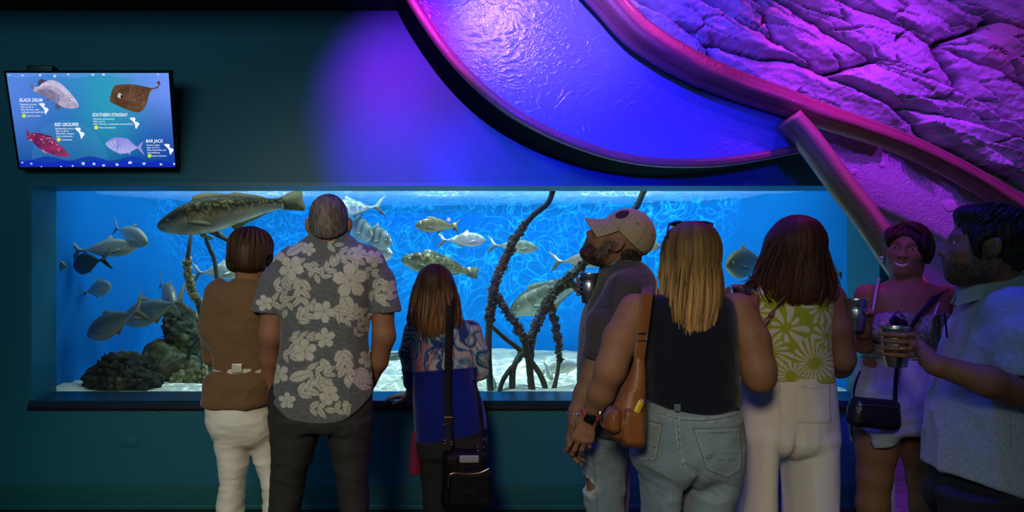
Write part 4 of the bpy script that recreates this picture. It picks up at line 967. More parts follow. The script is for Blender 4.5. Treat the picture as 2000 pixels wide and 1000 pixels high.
def face_col(q, skin, lips=None, browc=(.03, .018, .012), eyes=True, iris=(.05, .03, .015), beard=None, bdens=1.0, smile=0):
    """q: points in head space"""
    far = np.linalg.norm(q-np.array([0, .0, 0]), axis=1) > .175
    q = np.where(far[:, None], np.array([[0, -.5, 0.0]])+.0*q+q*np.array([[0, 0, 0]])+np.array([[0, 0, .2]]), q); q0 = q
    c = np.tile(np.array(skin), (len(q), 1)).astype(float)
    c *= (1+.10*fbm(q*45, 3))[:, None]
    x, y, z = np.abs(q[:, 0]), q[:, 1], q[:, 2]
    fr = sstep(.04, .07, y)
    red = np.exp(-((x-.042)/.024)**2-((z+.025)/.02)**2)*fr+.7*np.exp(-(x/.013)**2-((z+.028)/.012)**2)*sstep(.09, .1, y); c = mix(c, np.array(skin)*[1.12, .72, .68], .55*red)
    if beard is not None:
        m = np.maximum(sstep(-.048, -.066, z+.10*np.clip(.03-x, 0, 1)*0)*sstep(-.02, .0, y), sstep(.052, .066, x)*sstep(.012, -.012, z)*sstep(-.015, .0, y)*sstep(.055, .035, y)) 
        m = np.maximum(m, np.exp(-(x/.026)**4)*np.exp(-((z+.050)/.007)**2)*fr)
        m = m*(1-np.exp(-(x/.024)**4-((z+.067)/.009)**2)*sstep(.075, .085, y)*.9)
        m = m*np.clip(.75+.7*fbm(q*170, 3), 0, 1)*bdens; c = mix(c, np.array(beard), np.clip(m, 0, 1))
    if lips is not None:
        m = np.exp(-(x/.026)**4)*np.exp(-((z+.067-.006*smile*(x/.026)**2)/(.0095))**4)*sstep(.074, .08, y); c = mix(c, np.array(lips), .85*m)
    inner = np.exp(-(x/.02)**4)*np.exp(-((z+.0685)/.0022)**4)*sstep(.07, .075, y)*sstep(.094, .091, y); c = mix(c, np.array((.03, .008, .008)), .7*inner)
    bz = .026-.05*np.clip(x-.034, 0, 1)+.0; m = np.exp(-((z-bz)/.0042)**2)*sstep(.010, .016, x)*sstep(.055, .046, x)*sstep(.05, .07, y)*np.clip(.7+.6*fbm(q*220, 2), 0, 1); c = mix(c, np.array(browc), np.clip(m, 0, 1)*.9)
    if eyes:
        ex, ez = x-.033, z-.004; eh = .0058 if eyes is True else eyes; inside = sstep(1.0, .82, np.sqrt((ex/.0135)**2+((ez)/eh)**2))*sstep(.07, .078, y)
        c = mix(c, np.array((.62, .60, .57)), inside); r = np.sqrt((ex+.000)**2+ez**2)
        c = mix(c, np.array(iris), sstep(.0068, .0056, r)*inside); c = mix(c, np.array((.004, .004, .004)), sstep(.0034, .0026, r)*inside)
        lid = np.exp(-((np.sqrt((ex/.0145)**2+(ez/(eh+.001))**2)-1)/.13)**2)*sstep(-.001, .003, ez)*sstep(.066, .074, y); c = mix(c, np.array((.02, .012, .01)), .8*lid)
    return c
# ---- hands
FB = [(.030, .090), (.0095, .095), (-.0115, .090), (-.0310, .080)]
FL = [(.043, .026, .022), (.048, .029, .024), (.044, .027, .023), (.033, .021, .020)]
def palm_sdf(M, mirror=1, s=1.0, finger=None, thumb=None, curls=None, tc=(0.0, 0.0), spread=.06):
    """hand in local space: +Y to the fingers, +Z back of the hand, thumb on +X*mirror; returns a world sdf. finger: world polylines instead of curls"""
    def W(x, y, z): return np.array(M @ Vector((x*mirror*s, y*s, z*s)))
    base = U([cone(W(0, -.02, 0), W(FB[i][0], FB[i][1], 0), .019*s, .0118*s) for i in range(4)]+[ell(W(0, .05, -.004), (.034*s,)*3) if False else cone(W(.012, .03, -.006), W(-.02, .06, -.006), .015*s, .014*s), cone(W(.004, -.02, -.002), W(.026, .035, -.012), .017*s, .014*s)], .018)
    fs = []
    for i in range(4):
        if finger is not None:
            pl = [np.asarray(q, float) for q in finger[i]]
        else:
            p0 = np.array([FB[i][0], FB[i][1], 0.0]); a = 0; pl = [W(*p0)]; sx = spread*(1.5-i)*1.0; cur = p0
            for j in range(3):
                a += curls[i][j]; dv = np.array([math.sin(sx)*math.cos(a), math.cos(sx)*math.cos(a), -math.sin(a)])*FL[i][j]; cur = cur+dv; pl.append(W(*cur))
        r = np.array([.0096, .0088, .0080, .0066])*s*(.88 if i == 3 else 1.0)
        if len(pl) != 4: r = np.interp(np.linspace(0, 3, len(pl)), [0, 1, 2, 3], r)
        fs.append(limb(pl, list(r), .004))
    if thumb is not None: tp_ = [np.asarray(q, float) for q in thumb]
    else:
        t0 = np.array([.024, .022, -.010]); a, b_ = tc; d1 = np.array([math.sin(.75-a)*math.cos(b_), math.cos(.75-a)*math.cos(b_), -.25-math.sin(b_)]); d1 /= np.linalg.norm(d1)
        d2 = d1+np.array([-.25-a*.5, .3, -.15]); d2 /= np.linalg.norm(d2); t1 = t0+d1*.042; t2 = t1+d2*.032; t3 = t2+(d2+np.array([-.2, .1, 0]))*.022; tp_ = [W(*q) for q in (t0, t1, t2, t3)]
    tr = list(np.interp(np.linspace(0, 3, len(tp_)), [0, 1, 2, 3], [.0155, .0118, .0102, .0078])*s)
    th = limb(tp_, tr, .006)
    def f(p):
        d = base(p); e = fs[0](p)
        for g in fs[1:]: e = smin(e, g(p), .0015)
        d = smin(d, e, .009); return smin(d, th(p), .010)
    return f
def handM(w, d, back):
    """frame at the wrist: d = direction of the fingers, back = outward normal of the back of the hand"""
    y = Vector(d).normalized(); z = Vector(back); z = (z-y*z.dot(y)).normalized(); x = y.cross(z)
    return Matrix(((x[0], y[0], z[0], w[0]), (x[1], y[1], z[1], w[1]), (x[2], y[2], z[2], w[2]), (0, 0, 0, 1)))
# ---- meshing of bodies and clothes
def bbox_of(pts, pad): p = np.array(pts); return p.min(0)-pad, p.max(0)+pad
def multi(f, lo, hi, h, fine):
    """one surface, finer inside the boxes of `fine` [(lo, hi, h)]"""
    v, q = surf(f, lo, hi, h); out = []
    keepv = np.ones(len(v), bool)
    for a, b_, hh in fine: keepv &= ~((v > np.asarray(a)+h*.9).all(1) & (v < np.asarray(b_)-h*.9).all(1))
    q = q[keepv[q].any(1)]; out.append((v, q))
    for a, b_, hh in fine: out.append(surf(f, a, b_, hh))
    v, q = join(*out); used = np.unique(q); rm = np.full(len(v), -1); rm[used] = np.arange(len(used)); return v[used], rm[q]
def wrinkle(f, v, amp, freq, seed=0, oct=3, ridge=True):
    n = grad(f, v, .004); q = v*np.array(freq)+seed*7.7
    w = fbm(q+.35*fbm(q*.6+3, 2)[:, None], oct)
    if ridge: w = 1-2*np.abs(w)**.8
    return v+n*(amp*w)[:, None], w
def garment(name, f, lo, hi, h, m, parent, col, amp=.004, freq=(9, 9, 5), seed=0, label=None, mask=None, fine=()):
    v, q = multi(f, lo, hi, h, list(fine)) if fine else surf(f, lo, hi, h)
    v0 = v
    if amp:
        v2, w = wrinkle(f, v, amp, freq, seed)
        v = v2 if mask is None else v+(v2-v)*mask(v0)[:, None]
    c = col(v0) if callable(col) else np.tile(np.array(col, float), (len(v), 1))
    o = obj(name, v, q, m, parent, col=np.clip(c, 0, 1))
    if label: o['label'] = label
    return o
def tint(v, base, var=.08, scale=14): return np.tile(np.array(base, float), (len(v), 1))*(1+var*fbm(v*scale, 3))[:, None]
def strands(p, c, k=26, zs=5, seed=0):
    d = p-np.asarray(c); r = np.hypot(d[:, 0], d[:, 1])+1e-5
    return fbm(np.stack([d[:, 0]/r*k*.22+seed, d[:, 1]/r*k*.22, d[:, 2]*zs], 1), 2)*.5+.5*vnoise(np.stack([d[:, 0]/r*k, d[:, 1]/r*k+seed, d[:, 2]*zs*1.4], 1))
def hair_mesh(name, f, lo, hi, h, parent, cols, center, amp=.004, k=26, zs=5, seed=0, extra=None, label=None, grad_col=None):
    v, q = surf(f, lo, hi, h); n = grad(f, v, .004); s = strands(v, center, k, zs, seed); v2 = v+n*(amp*s)[:, None]
    t = np.clip(.5+.75*s+.25*vnoise(v*9+seed), 0, 1); c = mix(cols[0], cols[1], t)
    if grad_col is not None: c = grad_col(v, c, t)
    if extra is not None:
        ev, ef, ec = extra; ec = ec if grad_col is None else grad_col(ev, ec, None); nq = [tuple(int(i) for i in r) for r in q]+[tuple(int(i)+len(v2) for i in r) for r in ef]; v2 = np.vstack([v2, ev]); c = np.vstack([c, ec]); q = nq
    o = obj(name, v2, q, M_hair, parent, col=np.clip(c, 0, 1))
    if label: o['label'] = label
    return o
def locks(paths, r, cols, rnd, n=6):
    """tapered locks of hair along paths"""
    V, Fc, C = [], [], []
    for p in paths:
        p = smooth_path(p, 14); k = len(p); rr = r*(.6+.8*rnd.random())*np.concatenate([np.linspace(.08, 1, 5), np.linspace(1, .12, k-5)])
        v, f = tube(p, rr, n, True); o = len(V); V += list(v); Fc += [tuple(i+o for i in q) for q in f]; t = rnd.random(); C += [np.array(cols[0])*(1-t)+np.array(cols[1])*t]*len(v)
    return np.array(V), Fc, np.array(C)
def loft_lock_paths(rws, n, phi0, phi1, rnd, yaw=0, out=1.0, extend=.05, start=0, wob=.012):
    """paths hugging a hair loft (rows from top to bottom), running on past its lower end"""
    rws = sorted(rws, key=lambda q: -q[0])[start:]; P_ = []
    for i in range(n):
        ph = phi0+(phi1-phi0)*(i+rnd.random())/n; sh = rnd.normal()*wob; pts = []
        st_ = rnd.integers(0, max(1, len(rws)-3))
        for q_, (z, cx, cy, a, b_) in enumerate(rws[st_:]):
            k_ = out*(.955 if q_ == 0 else 1); pts.append((cx+a*k_*math.cos(ph)+sh*(rws[0][0]-z), cy+b_*k_*math.sin(ph), z))
        z, cx, cy, a, b_ = rws[-1]; e = extend*rnd.random(); k = .75
        pts.append((cx+a*k*math.cos(ph)+sh*(rws[0][0]-z+e), cy+b_*k*math.sin(ph), z-e)); P_.append(np.array(pts))
    return P_
def person(f, lo, hi, fine, colf, base, label, h=.009):
    v, q = multi(f, lo, hi, h, fine)
    o = obj('person', v, q, M_skin, col=np.clip(colf(v), 0, 1), origin=base); return tag(o, label, 'person')
def tf(Y, hip, legs, k=.05, n=2.2):
    f = U([loft(rows(Y, hip), n, cap=.02)]+[loft(rows(Y, l), 2.1, cap=.01) for l in legs], k)
    pts = np.array([[P(x, r[0], Y+(r[4] if len(r) > 4 else 0)) for x in (r[1], r[2])] for l in [hip]+legs for r in l]).reshape(-1, 3)
    lo, hi = bbox_of(pts, [.06, .24, .03]); return f, lo, hi
def grip(W, c, phis, zs, R, tphis=None, tz=.09, s=1.0, ext=None):
    """hand wrapped round an upright cup at c: finger joints at angles phis (deg, 0 = right, 90 = away), heights zs"""
    c = np.asarray(c, float); rad = math.radians
    fs = [[c+[math.cos(rad(a))*(R+.009+.004*(j == 0)), math.sin(rad(a))*(R+.009+.004*(j == 0)), z_] for j, a in enumerate(phis)] for z_ in zs]
    K = np.mean([q[0] for q in fs], 0); a0 = rad(phis[0]); back = np.array([math.cos(a0), math.sin(a0), 0])
    M = handM(W, K-np.asarray(W), back); x = M.col[0]; mir = 1 if x[2] > 0 else -1
    th = None
    if tphis is not None:
        st = np.asarray(W)*.72+K*.28+np.array([0, 0, .018]); th = [st]+[c+[math.cos(rad(a))*(R+.011), math.sin(rad(a))*(R+.011), tz] for a in tphis]
    return palm_sdf(M, mir, s, finger=fs, thumb=th)
def shoe(parent, x, y, yaw, m=None, L=.27, sole=True):
    M = Matrix.Translation((x, y, 0)) @ rotz(yaw)
    f = xf(isect(U([ell((0, .07, .035), (.044, .10, .04)), ell((0, -.04, .05), (.036, .07, .055)), cone((0, -.05, .05), (0, -.04, .10), .036, .038)], .04), half((0, 0, .002), (0, 0, -1)), .006), M)
    v, q = surf(f, (x-.2, y-.2, -.01), (x+.2, y+.22, .16), .011); return obj('shoe', v, q, m or M_rubber, parent)
def cup(c, ax, label, s=1.0):
    """metal cup; c = centre of the base, ax = up axis"""
    z = Vector(ax).normalized(); x = z.orthogonal().normalized(); y = z.cross(x); M = Matrix(((x[0], y[0], z[0], c[0]), (x[1], y[1], z[1], c[1]), (x[2], y[2], z[2], c[2]), (0, 0, 0, 1)))
    pr = [(.0, 0), (.029, 0), (.031, .002), (.0318, .012), (.0335, .014), (.0385, .085), (.0372, .088), (.0385, .091), (.0375, .094), (.0392, .097), (.0408, .120), (.0430, .1215), (.0434, .1235), (.0425, .1252), (.0405, .1245), (.0392, .118), (.0375, .085), (.030, .006), (.0, .005)]
    o = MB().lathe([(r*s, q*s) for r, q in pr], 40, M).build('steel_cup', M_steel, origin=np.array(c)); tag(o, label, 'cup')
    MB().lathe([(.041*s, .1205*s), (.0436*s, .1215*s), (.0440*s, .1235*s), (.0428*s, .1256*s), (.0408*s, .125*s), (.041*s, .1205*s)], 40, M).build('rolled_rim', M_steel, o)
    return o, M
def short_hair(M, thick=.008, nape=-.055, slope=(.6, -.8), ears=True, top=0.0, back=0.0):
    def f(p):
        d = U([ell((0, -.014, .030), (.075+thick, .096+thick+back, .088+thick+top)), ell((0, -.035, -.02), (.068+thick*.8, .072+thick, .07))], .03)(p)
        d = smax(d, half((0, -.09, nape), (0, *slope))(p), .012)
        if ears:
            for s in (1, -1): d = smax(d, -ell((s*.085, .004, -.008), (.03, .026, .034))(p), .006)
        return d
    return xf(f, M)
Mi3 = lambda M: (np.array(M.inverted())[:3, :3], np.array(M.inverted())[:3, 3])
def inv(M, p): R_, t_ = Mi3(M); return p@R_.T+t_
def ring(name, c, w, h, t, parent, m=M_gold):
    pts = [(-w, -h), (w, -h), (w, h), (-w, h)]; b = MB()
    for k in range(4):
        p0, p1 = pts[k], pts[(k+1) % 4]; b.tube([np.array(c)+[p0[0], 0, p0[1]], np.array(c)+[p1[0], 0, p1[1]]], t, 8)
    return b.build(name, m, parent)
def seam(v, pts, w=1.2, Y=None):
    X = v[:, 0]*F/v[:, 1]+CX; Yp = HY-(v[:, 2]-CZ)*F/v[:, 1]; d = np.full(len(v), 99.)
    for (x0, y0), (x1, y1) in zip(pts[:-1], pts[1:]):
        L2 = (x1-x0)**2+(y1-y0)**2; t = np.clip(((X-x0)*(x1-x0)+(Yp-y0)*(y1-y0))/L2, 0, 1); d = np.minimum(d, np.hypot(X-x0-t*(x1-x0), Yp-y0-t*(y1-y0)))
    return np.exp(-(d/w)**2)
# ================================================================= A: woman in the brown top; B: man in the floral shirt
# ---------------- A
YA = 3.12; base = (P(488, 0, YA)[0], YA, 0)
hM = headM(P(492, 500, YA), yaw=-.55, pitch=-.08, s=.96); hf = xf(head_sdf(True), hM)
tA = [(536, 470, 506, .05), (548, 452, 516, .07), (560, 432, 530, .09), (585, 416, 545, .105), (625, 412, 545, .11), (665, 412, 540, .108), (700, 418, 530, .105), (718, 420, 528, .10), (735, 408, 532, .118), (760, 399, 534, .134), (786, 395, 534, .142)]
torso = loft(rows(YA, tA), 2.4)
neck = cone(P(486, 520, YA), P(486, 560, YA), .054, .060)
armL = plimb(YA, [(425, 572, .0, .058), (414, 640, -.01, .052), (416, 690, .08, .046), (440, 700, .24, .036)]); armR = plimb(YA, [(540, 575, .02, .058), (556, 640, .0, .052), (552, 692, .08, .046), (530, 705, .24, .036)])
handA = U([palm_sdf(handM(P(440, 700, YA+.25), (.7, .6, .05), (0, -.6, .8)), -1, .95, curls=[(.4, .5, .3)]*4), palm_sdf(handM(P(530, 705, YA+.25), (-.7, .6, .05), (0, -.6, .8)), 1, .95, curls=[(.4, .5, .3)]*4)], .005)
trA, tAlo, tAhi = tf(YA, [(758, 412, 526, .108), (785, 402, 527, .12), (815, 405, 534, .126), (838, 416, 534, .115), (872, 440, 515, .06)],
         [[(785, 418, 470, .065), (825, 404, 478, .10), (860, 419, 490, .088), (910, 428, 484, .078), (940, 429, 481, .074), (970, 426, 480, .075), (1000, 422, 478, .078), (1080, 420, 476, .08), (1160, 417, 474, .085)],
          [(785, 482, 526, .065, .02), (825, 472, 539, .10, .02), (860, 484, 548, .088, .04), (910, 500, 552, .078, .05), (950, 512, 552, .074, .05), (1000, 514, 553, .076, .05), (1080, 510, 554, .08, .05), (1160, 506, 555, .085, .05)]], .018)
bodyA = U([U([hf, neck], .03), inflate(torso, .016) if False else (lambda p: torso(p)+.014), (lambda p: armL(p)+.010), (lambda p: armR(p)+.010), handA, lambda p: trA(p)+.016], .02)
lo, hi = bbox_of([P(390, 445, YA), P(575, 1172, YA)], [.03, .45, .03])
hb = (P(492, 500, YA)-[.13, .14, .16], P(492, 500, YA)+[.13, .14, .16], .0048)
pA = person(bodyA, lo, hi, [hb], lambda v: face_col(inv(hM, v), SK['tan'], (.3, .09, .08)), base, 'woman in a brown top and white trousers standing beside the floral shirt man')
# brown top with long sleeves, bloused over a narrow belt
topA = U([torso, armL, armR], .035)
neckcut = cone(P(488, 528, YA+.01), P(487, 549, YA+.01), .075, .062)
topA = cut(topA, neckcut, .01)
def topA_m(p): return topA(p)-.004*np.exp(-((p[:, 2]-P(0, 742, YA)[2])/.03)**2)
lo, hi = bbox_of([P(392, 535, YA), P(578, 790, YA)], [.03, .32, .0]); hi[2] += .02
garment('blouse', topA_m, lo, hi, .006, M_knit, pA, lambda v: tint(v, (.175, .093, .042), .1), .0095, (6, 6, 9), 3)
bz_ = [(713, 418, 530, .107), (725, 416, 530, .109)]
bf = loft(rows(YA, bz_), 2.4, cap=.003); lo, hi = bbox_of([P(412, 708, YA), P(540, 730, YA)], [.01, .14, .01])
v, q = surf(bf, lo, hi, .005); blt = obj('belt', v, q, mat('cream_leather', (.62, .56, .42), .5), pA)
bk = MB(); c_ = P(463, 719, YA-.115); bk.box((-.022, -.006, -.019), (.022, .006, .019), None, .004); bk.v = [(x+c_[0], y+c_[1], z_+c_[2]) for x, y, z_ in bk.v]; bk.build('buckle', mat('pale_buckle', (.7, .66, .55), .3, .3), blt)
garment('trousers', trA, tAlo, tAhi, .0065, mat('white_denim', attr=True, rough=.85, bump=.3, bscale=420), pA, lambda v: tint(v, (.80, .77, .68), .04)*(1-.22*np.exp(-((v[:, 0]-P(410, 0, YA)[0]-.05*(v[:, 2]-.9))/.003)**2)*(v[:, 1] < YA))[:, None], .007, (5, 5, 13), 5)
for x, y, r_ in ((448, YA-.02, 0), (530, YA+.06, 0)): shoe(pA, P(x, 0, YA)[0], y, r_)
# dark bobbed hair
def bobA(p):
    d = U([ell((0, -.012, .034), (.094, .108, .100)), ell((.028, -.055, -.02), (.060, .062, .085)), ell((-.045, -.03, -.03), (.050, .068, .068)), ell((.072, .0, -.005), (.028, .055, .06)), ell((-.072, .0, -.005), (.028, .055, .07))], .03)(p)
    d = smax(d, half((0, .052, .0), (0, 1, .1))(p), .02)
    d = smax(d, half((0, 0, -.085), (0, -.15, -1))(p), .02)
    return smax(d, -ell((.088, .012, -.03), (.022, .026, .04))(p), .012)
bA = xf(bobA, hM); lo, hi = P(492, 500, YA)-[.15, .16, .16], P(492, 500, YA)+[.15, .16, .16]
rnd = np.random.default_rng(11); C0 = ((.012, .006, .003), (.085, .042, .018)); paths = []
for i in range(90):
    ph = rnd.random()*2*PI; r0 = .09
    pl = []
    for t in np.linspace(.15, 1, 6):
        pol = t*1.9; pl.append(np.array(hM @ Vector((math.cos(ph)*(.094+.002)*math.sin(pol), -.012+math.sin(ph)*.110*math.sin(pol), .034+.1*math.cos(pol)-(.04 if t == 1 else 0)))))
    if (np.array(hM.inverted() @ Vector(pl[-1]))[1] < .05): paths.append(pl)
hair_mesh('hair', bA, lo, hi, .005, pA, C0, P(492, 452, YA), .004, 16, 2.5, 2, extra=locks(paths, .006, C0, rnd))
ea = MB(); c_ = np.array(hM @ Vector((.083, .002, -.048))); ea.ball(c_, .006).ball(c_-[0, 0, .012], .0045); ea.build('earring', M_gold, pA)

# ---------------- B
YB = 3.02; base = (P(632, 0, YB)[0], YB, 0)
hM = headM(P(642, 438, YB), yaw=.02, pitch=.0, s=1.04); hf = xf(head_sdf(), hM)
tB = [(452, 612, 676, .055), (462, 600, 688, .066), (472, 588, 700, .08), (486, 566, 722, .10), (506, 548, 742, .122), (540, 548, 738, .138), (580, 550, 730, .142), (615, 551, 724, .142), (660, 550, 719, .142), (700, 546, 723, .145), (740, 540, 728, .148), (775, 533, 728, .148), (815, 530, 728, .145)]
torso = loft(rows(YB, tB), 2.5)
slL = plimb(YB, [(568, 517, 0, .070), (541, 556, .0, .070), (523, 608, -.01, .067)]); slR = plimb(YB, [(716, 512, 0, .070), (738, 552, .0, .069), (753, 608, -.01, .066)])
armL = plimb(YB, [(566, 512, 0, .055), (534, 600, -.01, .052), (528, 655, -.02, .050), (526, 700, .02, .041), (525, 748, .06, .031)]); armR = plimb(YB, [(720, 510, 0, .055), (746, 600, -.01, .050), (750, 656, -.02, .047), (739, 705, .02, .040), (722, 745, .08, .030)])
neck = U([cone(P(643, 440, YB), P(643, 475, YB), .066, .072), cone(P(643, 445, YB-.045), P(643, 475, YB-.04), .03, .03)], .03)
hL = palm_sdf(handM(P(525, 742, YB+.055), (-.02, .12, -1), (-.9, -.42, 0)), 1, 1.0, curls=[(.35, .45, .3), (.4, .5, .3), (.45, .5, .35), (.5, .55, .35)], tc=(.3, .2))
hR = palm_sdf(handM(P(722, 742, YB+.075), (-.15, .25, -1), (.9, -.4, 0)), -1, 1.0, curls=[(.2, .3, .2)]*4, tc=(.4, .2))
trB, tBlo, tBhi = tf(YB, [(745, 536, 724, .13), (775, 524, 728, .14), (810, 526, 726, .14), (835, 527, 723, .13)],
         [[(812, 526, 634, .125), (860, 529, 622, .11), (904, 531, 606, .098), (950, 529, 594, .09), (1000, 525, 586, .085), (1090, 524, 580, .085), (1190, 522, 580, .09)],
          [(812, 634, 727, .125), (860, 644, 722, .11), (904, 652, 719, .098), (950, 660, 719, .09), (1000, 665, 719, .085), (1090, 668, 722, .085), (1190, 668, 726, .09)]], .018)
bodyB = U([U([hf, neck], .03), (lambda p: torso(p)+.016), armL, armR, hL, hR, lambda p: trB(p)+.016], .015)
lo, hi = bbox_of([P(485, 375, YB), P(790, 1195, YB)], [.03, .26, .03])
hb = (P(642, 437, YB)-[.12, .14, .15], P(642, 437, YB)+[.12, .14, .15], .0045); hb2 = (P(525, 760, YB+.05)-[.07, .11, .14], P(525, 760, YB+.05)+[.07, .11, .12], .0042)
pB = person(bodyB, lo, hi, [hb, hb2], lambda v: face_col(inv(hM, v), SK['ruddy'])*(1-.15*np.exp(-((v[:, 2]-P(0, 655, YB)[2])/.012)**2)*sstep(.1, .3, np.abs(v[:, 0]-base[0])))[:, None], base, 'grey haired man in a grey floral short sleeved shirt seen from behind')
hB = short_hair(hM, .004, -.062)
lo, hi = P(642, 437, YB)-[.13, .14, .15], P(642, 437, YB)+[.13, .14, .15]
v, q = surf(hB, lo, hi, .0045); n = grad(hB, v, .004); lv = inv(hM, v); ph = np.arctan2(lv[:, 0]+.012, -lv[:, 1]-.03)
st_ = fbm(np.stack([ph*9, lv[:, 2]*26, lv[:, 1]*26], 1), 3); st2 = vnoise(lv*[150, 60, 60]); v = v+n*(.0022*st_+.0012*st2)[:, None]
swirl = np.exp(-((lv[:, 0]+.012)**2+(lv[:, 2]-.055)**2)/.0018)
obj('hair', v, q, M_hair, pB, col=mix(mix((.055, .043, .034), (.20, .175, .15), np.clip(.5+.6*st_+.4*st2, 0, 1)), (.22, .13, .10), .45*swirl))
# floral shirt
FLW = [(569, 523, 26), (684, 548, 36), (632, 609, 23), (635, 660, 21), (596, 685, 24), (643, 771, 21), (716, 701, 18), (536, 498, 15), (546, 730, 21), (760, 561, 16), (731, 505, 18), (562, 782, 17), (517, 592, 17), (700, 493, 15), (603, 487, 14)]
LVS = []
def spray(x, y, ang, n, ln, w, s=0):
    r_ = np.random.default_rng(int(x*7+y+s))
    for i in range(n):
        sd = 1 if i % 2 else -1; t = i//2; a = ang+sd*.75*(1 if i < n-1 else 0); bx, by = x+math.cos(ang)*t*ln*.75, y+math.sin(ang)*t*ln*.75
        LVS.append((bx+math.cos(a)*ln*.55, by+math.sin(a)*ln*.55, 1.15*ln*(.9+.25*r_.random()), a, 1.18*w*(.85+.3*r_.random())))
for a in ((560, 497, -.5, 1, 40, 19), (541, 492, .9, 1, 26, 14), (590, 548, 1.6, 7, 22, 12), (536, 560, -.3, 6, 20, 10), (530, 590, -.2, 4, 24, 9), (664, 494, .1, 7, 18, 9), (690, 503, 1.3, 2, 26, 13), (628, 540, -.8, 6, 19, 9), (607, 512, 1.2, 5, 17, 9), (668, 575, 1.1, 1, 44, 22), (583, 625, -.6, 6, 21, 11), (662, 622, -.4, 6, 19, 10), (694, 655, -.9, 6, 17, 7), (571, 658, .1, 6, 19, 8), (668, 685, 1.4, 7, 22, 13), (624, 702, .7, 1, 30, 16), (600, 722, .2, 6, 22, 9), (568, 740, -.3, 1, 40, 18), (676, 732, .3, 6, 19, 11), (585, 768, -.4, 6, 22, 12), (674, 782, 1.4, 1, 28, 14), (701, 757, -.8, 5, 20, 9), (556, 690, .4, 4, 18, 9), (738, 545, 1.3, 5, 19, 10), (742, 590, -.4, 4, 20, 9), (724, 570, .8, 4, 17, 8), (563, 590, 1.8, 3, 18, 9), (715, 620, 1.4, 4, 18, 9), (606, 797, .1, 5, 20, 10), (655, 800, -.3, 3, 18, 9), (712, 528, .4, 4, 17, 8), (640, 478, .0, 3, 18, 8), (655, 600, .9, 5, 18, 10), (585, 660, 2.2, 4, 18, 9), (690, 610, .2, 5, 17, 8), (640, 740, 1.8, 5, 18, 9), (700, 720, 1.2, 4, 18, 9), (620, 745, .3, 4, 18, 9), (655, 500, .5, 4, 16, 8), (580, 515, .2, 3, 17, 8), (560, 548, .3, 3, 17, 8)): spray(*a)
def floral(v):
    X = v[:, 0]*F/v[:, 1]+CX; Yp = HY-(v[:, 2]-CZ)*F/v[:, 1]
    he = .5+.5*vnoise(v*[420, 420, 520]); he2 = .5+.5*vnoise(v*[90, 90, 700])
    c = mix((.065, .072, .088), (.19, .195, .205), np.clip(.65*he+.5*he2-.1, 0, 1)); m = np.zeros(len(v)); dk = np.zeros(len(v))
    for (x, y, ln, a, w) in LVS:
        near = (np.abs(X-x) < ln) & (np.abs(Yp-y) < ln); dx, dy = X[near]-x, Yp[near]-y; u = (dx*math.cos(a)+dy*math.sin(a))/(ln*.5); w_ = (-dx*math.sin(a)+dy*math.cos(a))/(w*.5)
        prof = np.clip(1-u*u, 0, 1)**.75*(1-.25*u); mm = sstep(1.0, .78, np.abs(w_)/np.maximum(prof, 1e-3))*(np.abs(u) < 1)
        rib = np.exp(-(w_*w*.5/.9)**2)*(u < .85); vein = np.exp(-((np.mod(u*3.2-np.abs(w_)*.9, 1)-.5)/.10)**2)*.55
        m[near] = np.maximum(m[near], mm); dk[near] = np.where(mm > .3, np.maximum(rib, vein*(np.abs(w_) < .85)), dk[near])
    for (x, y, R) in FLW:
        near = (np.abs(X-x) < R*1.2) & (np.abs(Yp-y) < R*1.2); dx, dy = X[near]-x, Yp[near]-y; rr = np.hypot(dx, dy)/R; th = np.arctan2(dy, dx)+x
        pet = .42+.58*np.abs(np.cos(2.5*th))**.55+.03*np.sin(th*17); mm = sstep(1.0, .92, rr/pet); 
        rays = np.exp(-((np.mod(th*15/(2*PI), 1)-.5)/.13)**2)*sstep(.85, .2, rr)*.75; gap = sstep(.28, .10, np.abs(np.cos(2.5*th)))*sstep(.2, .35, rr)
        cen = sstep(.16, .08, rr)*.6
        m[near] = np.maximum(m[near]*(mm < .02), mm); dk[near] = np.where(mm > .02, np.clip(np.maximum(np.maximum(rays, cen), gap*.9), 0, 1), dk[near])
    return mix(c, (.56, .53, .47), m*(1-.82*np.clip(dk, 0, 1)))
hz0, hz1 = P(0, 762, YB)[2], P(0, 812, YB)[2]; hcx = P(628, 0, YB)[0]; hww = S(97, YB)
def hem(p):
    dx = np.clip(np.abs(p[:, 0]-hcx)/hww, 0, 1); return (hz1+(hz0-hz1)*dx**2.6)-p[:, 2]
shirt_t = lambda p: smax(torso(p), hem(p), .004)
def slv(sl, x0, y0, d):
    s_ = lambda p: smax(sl(p), half(P(x0, y0, YB), d)(p), .006); return cut(s_, plimb(YB, [(x0, y0-4, -.01, .062), (x0+d[0]*20, y0+20, -.01, .062)]), .004)
shirt = U([shirt_t, slv(slL, 523, 609, (-.1, 0, -1)), slv(slR, 752, 609, (.1, 0, -1))], .03)
shirt = cut(shirt, cone(P(643, 440, YB), P(643, 470, YB+.02), .075, .06), .008)
lo, hi = bbox_of([P(484, 450, YB), P(790, 815, YB)], [.03, .21, .02])
fold = lambda v: .45+.55*sstep(P(0, 560, YB)[2], P(0, 700, YB)[2], v[:, 2])
garment('shirt', shirt, lo, hi, .0036, M_cot, pB, floral, .008, (5, 5, 3.0), 8, mask=fold)
col_f = cut(loft(rows(YB, [(443, 611, 676, .058), (450, 607, 680, .064), (460, 601, 685, .072), (469, 594, 692, .080)]), 2.3, cap=.004), loft(rows(YB, [(436, 614, 673, .055), (462, 612, 675, .056)]), 2.3), .003)
lo, hi = bbox_of([P(588, 438, YB), P(698, 472, YB)], [.01, .12, .01]); garment('collar', col_f, lo, hi, .0038, M_cot, pB, floral, 0)
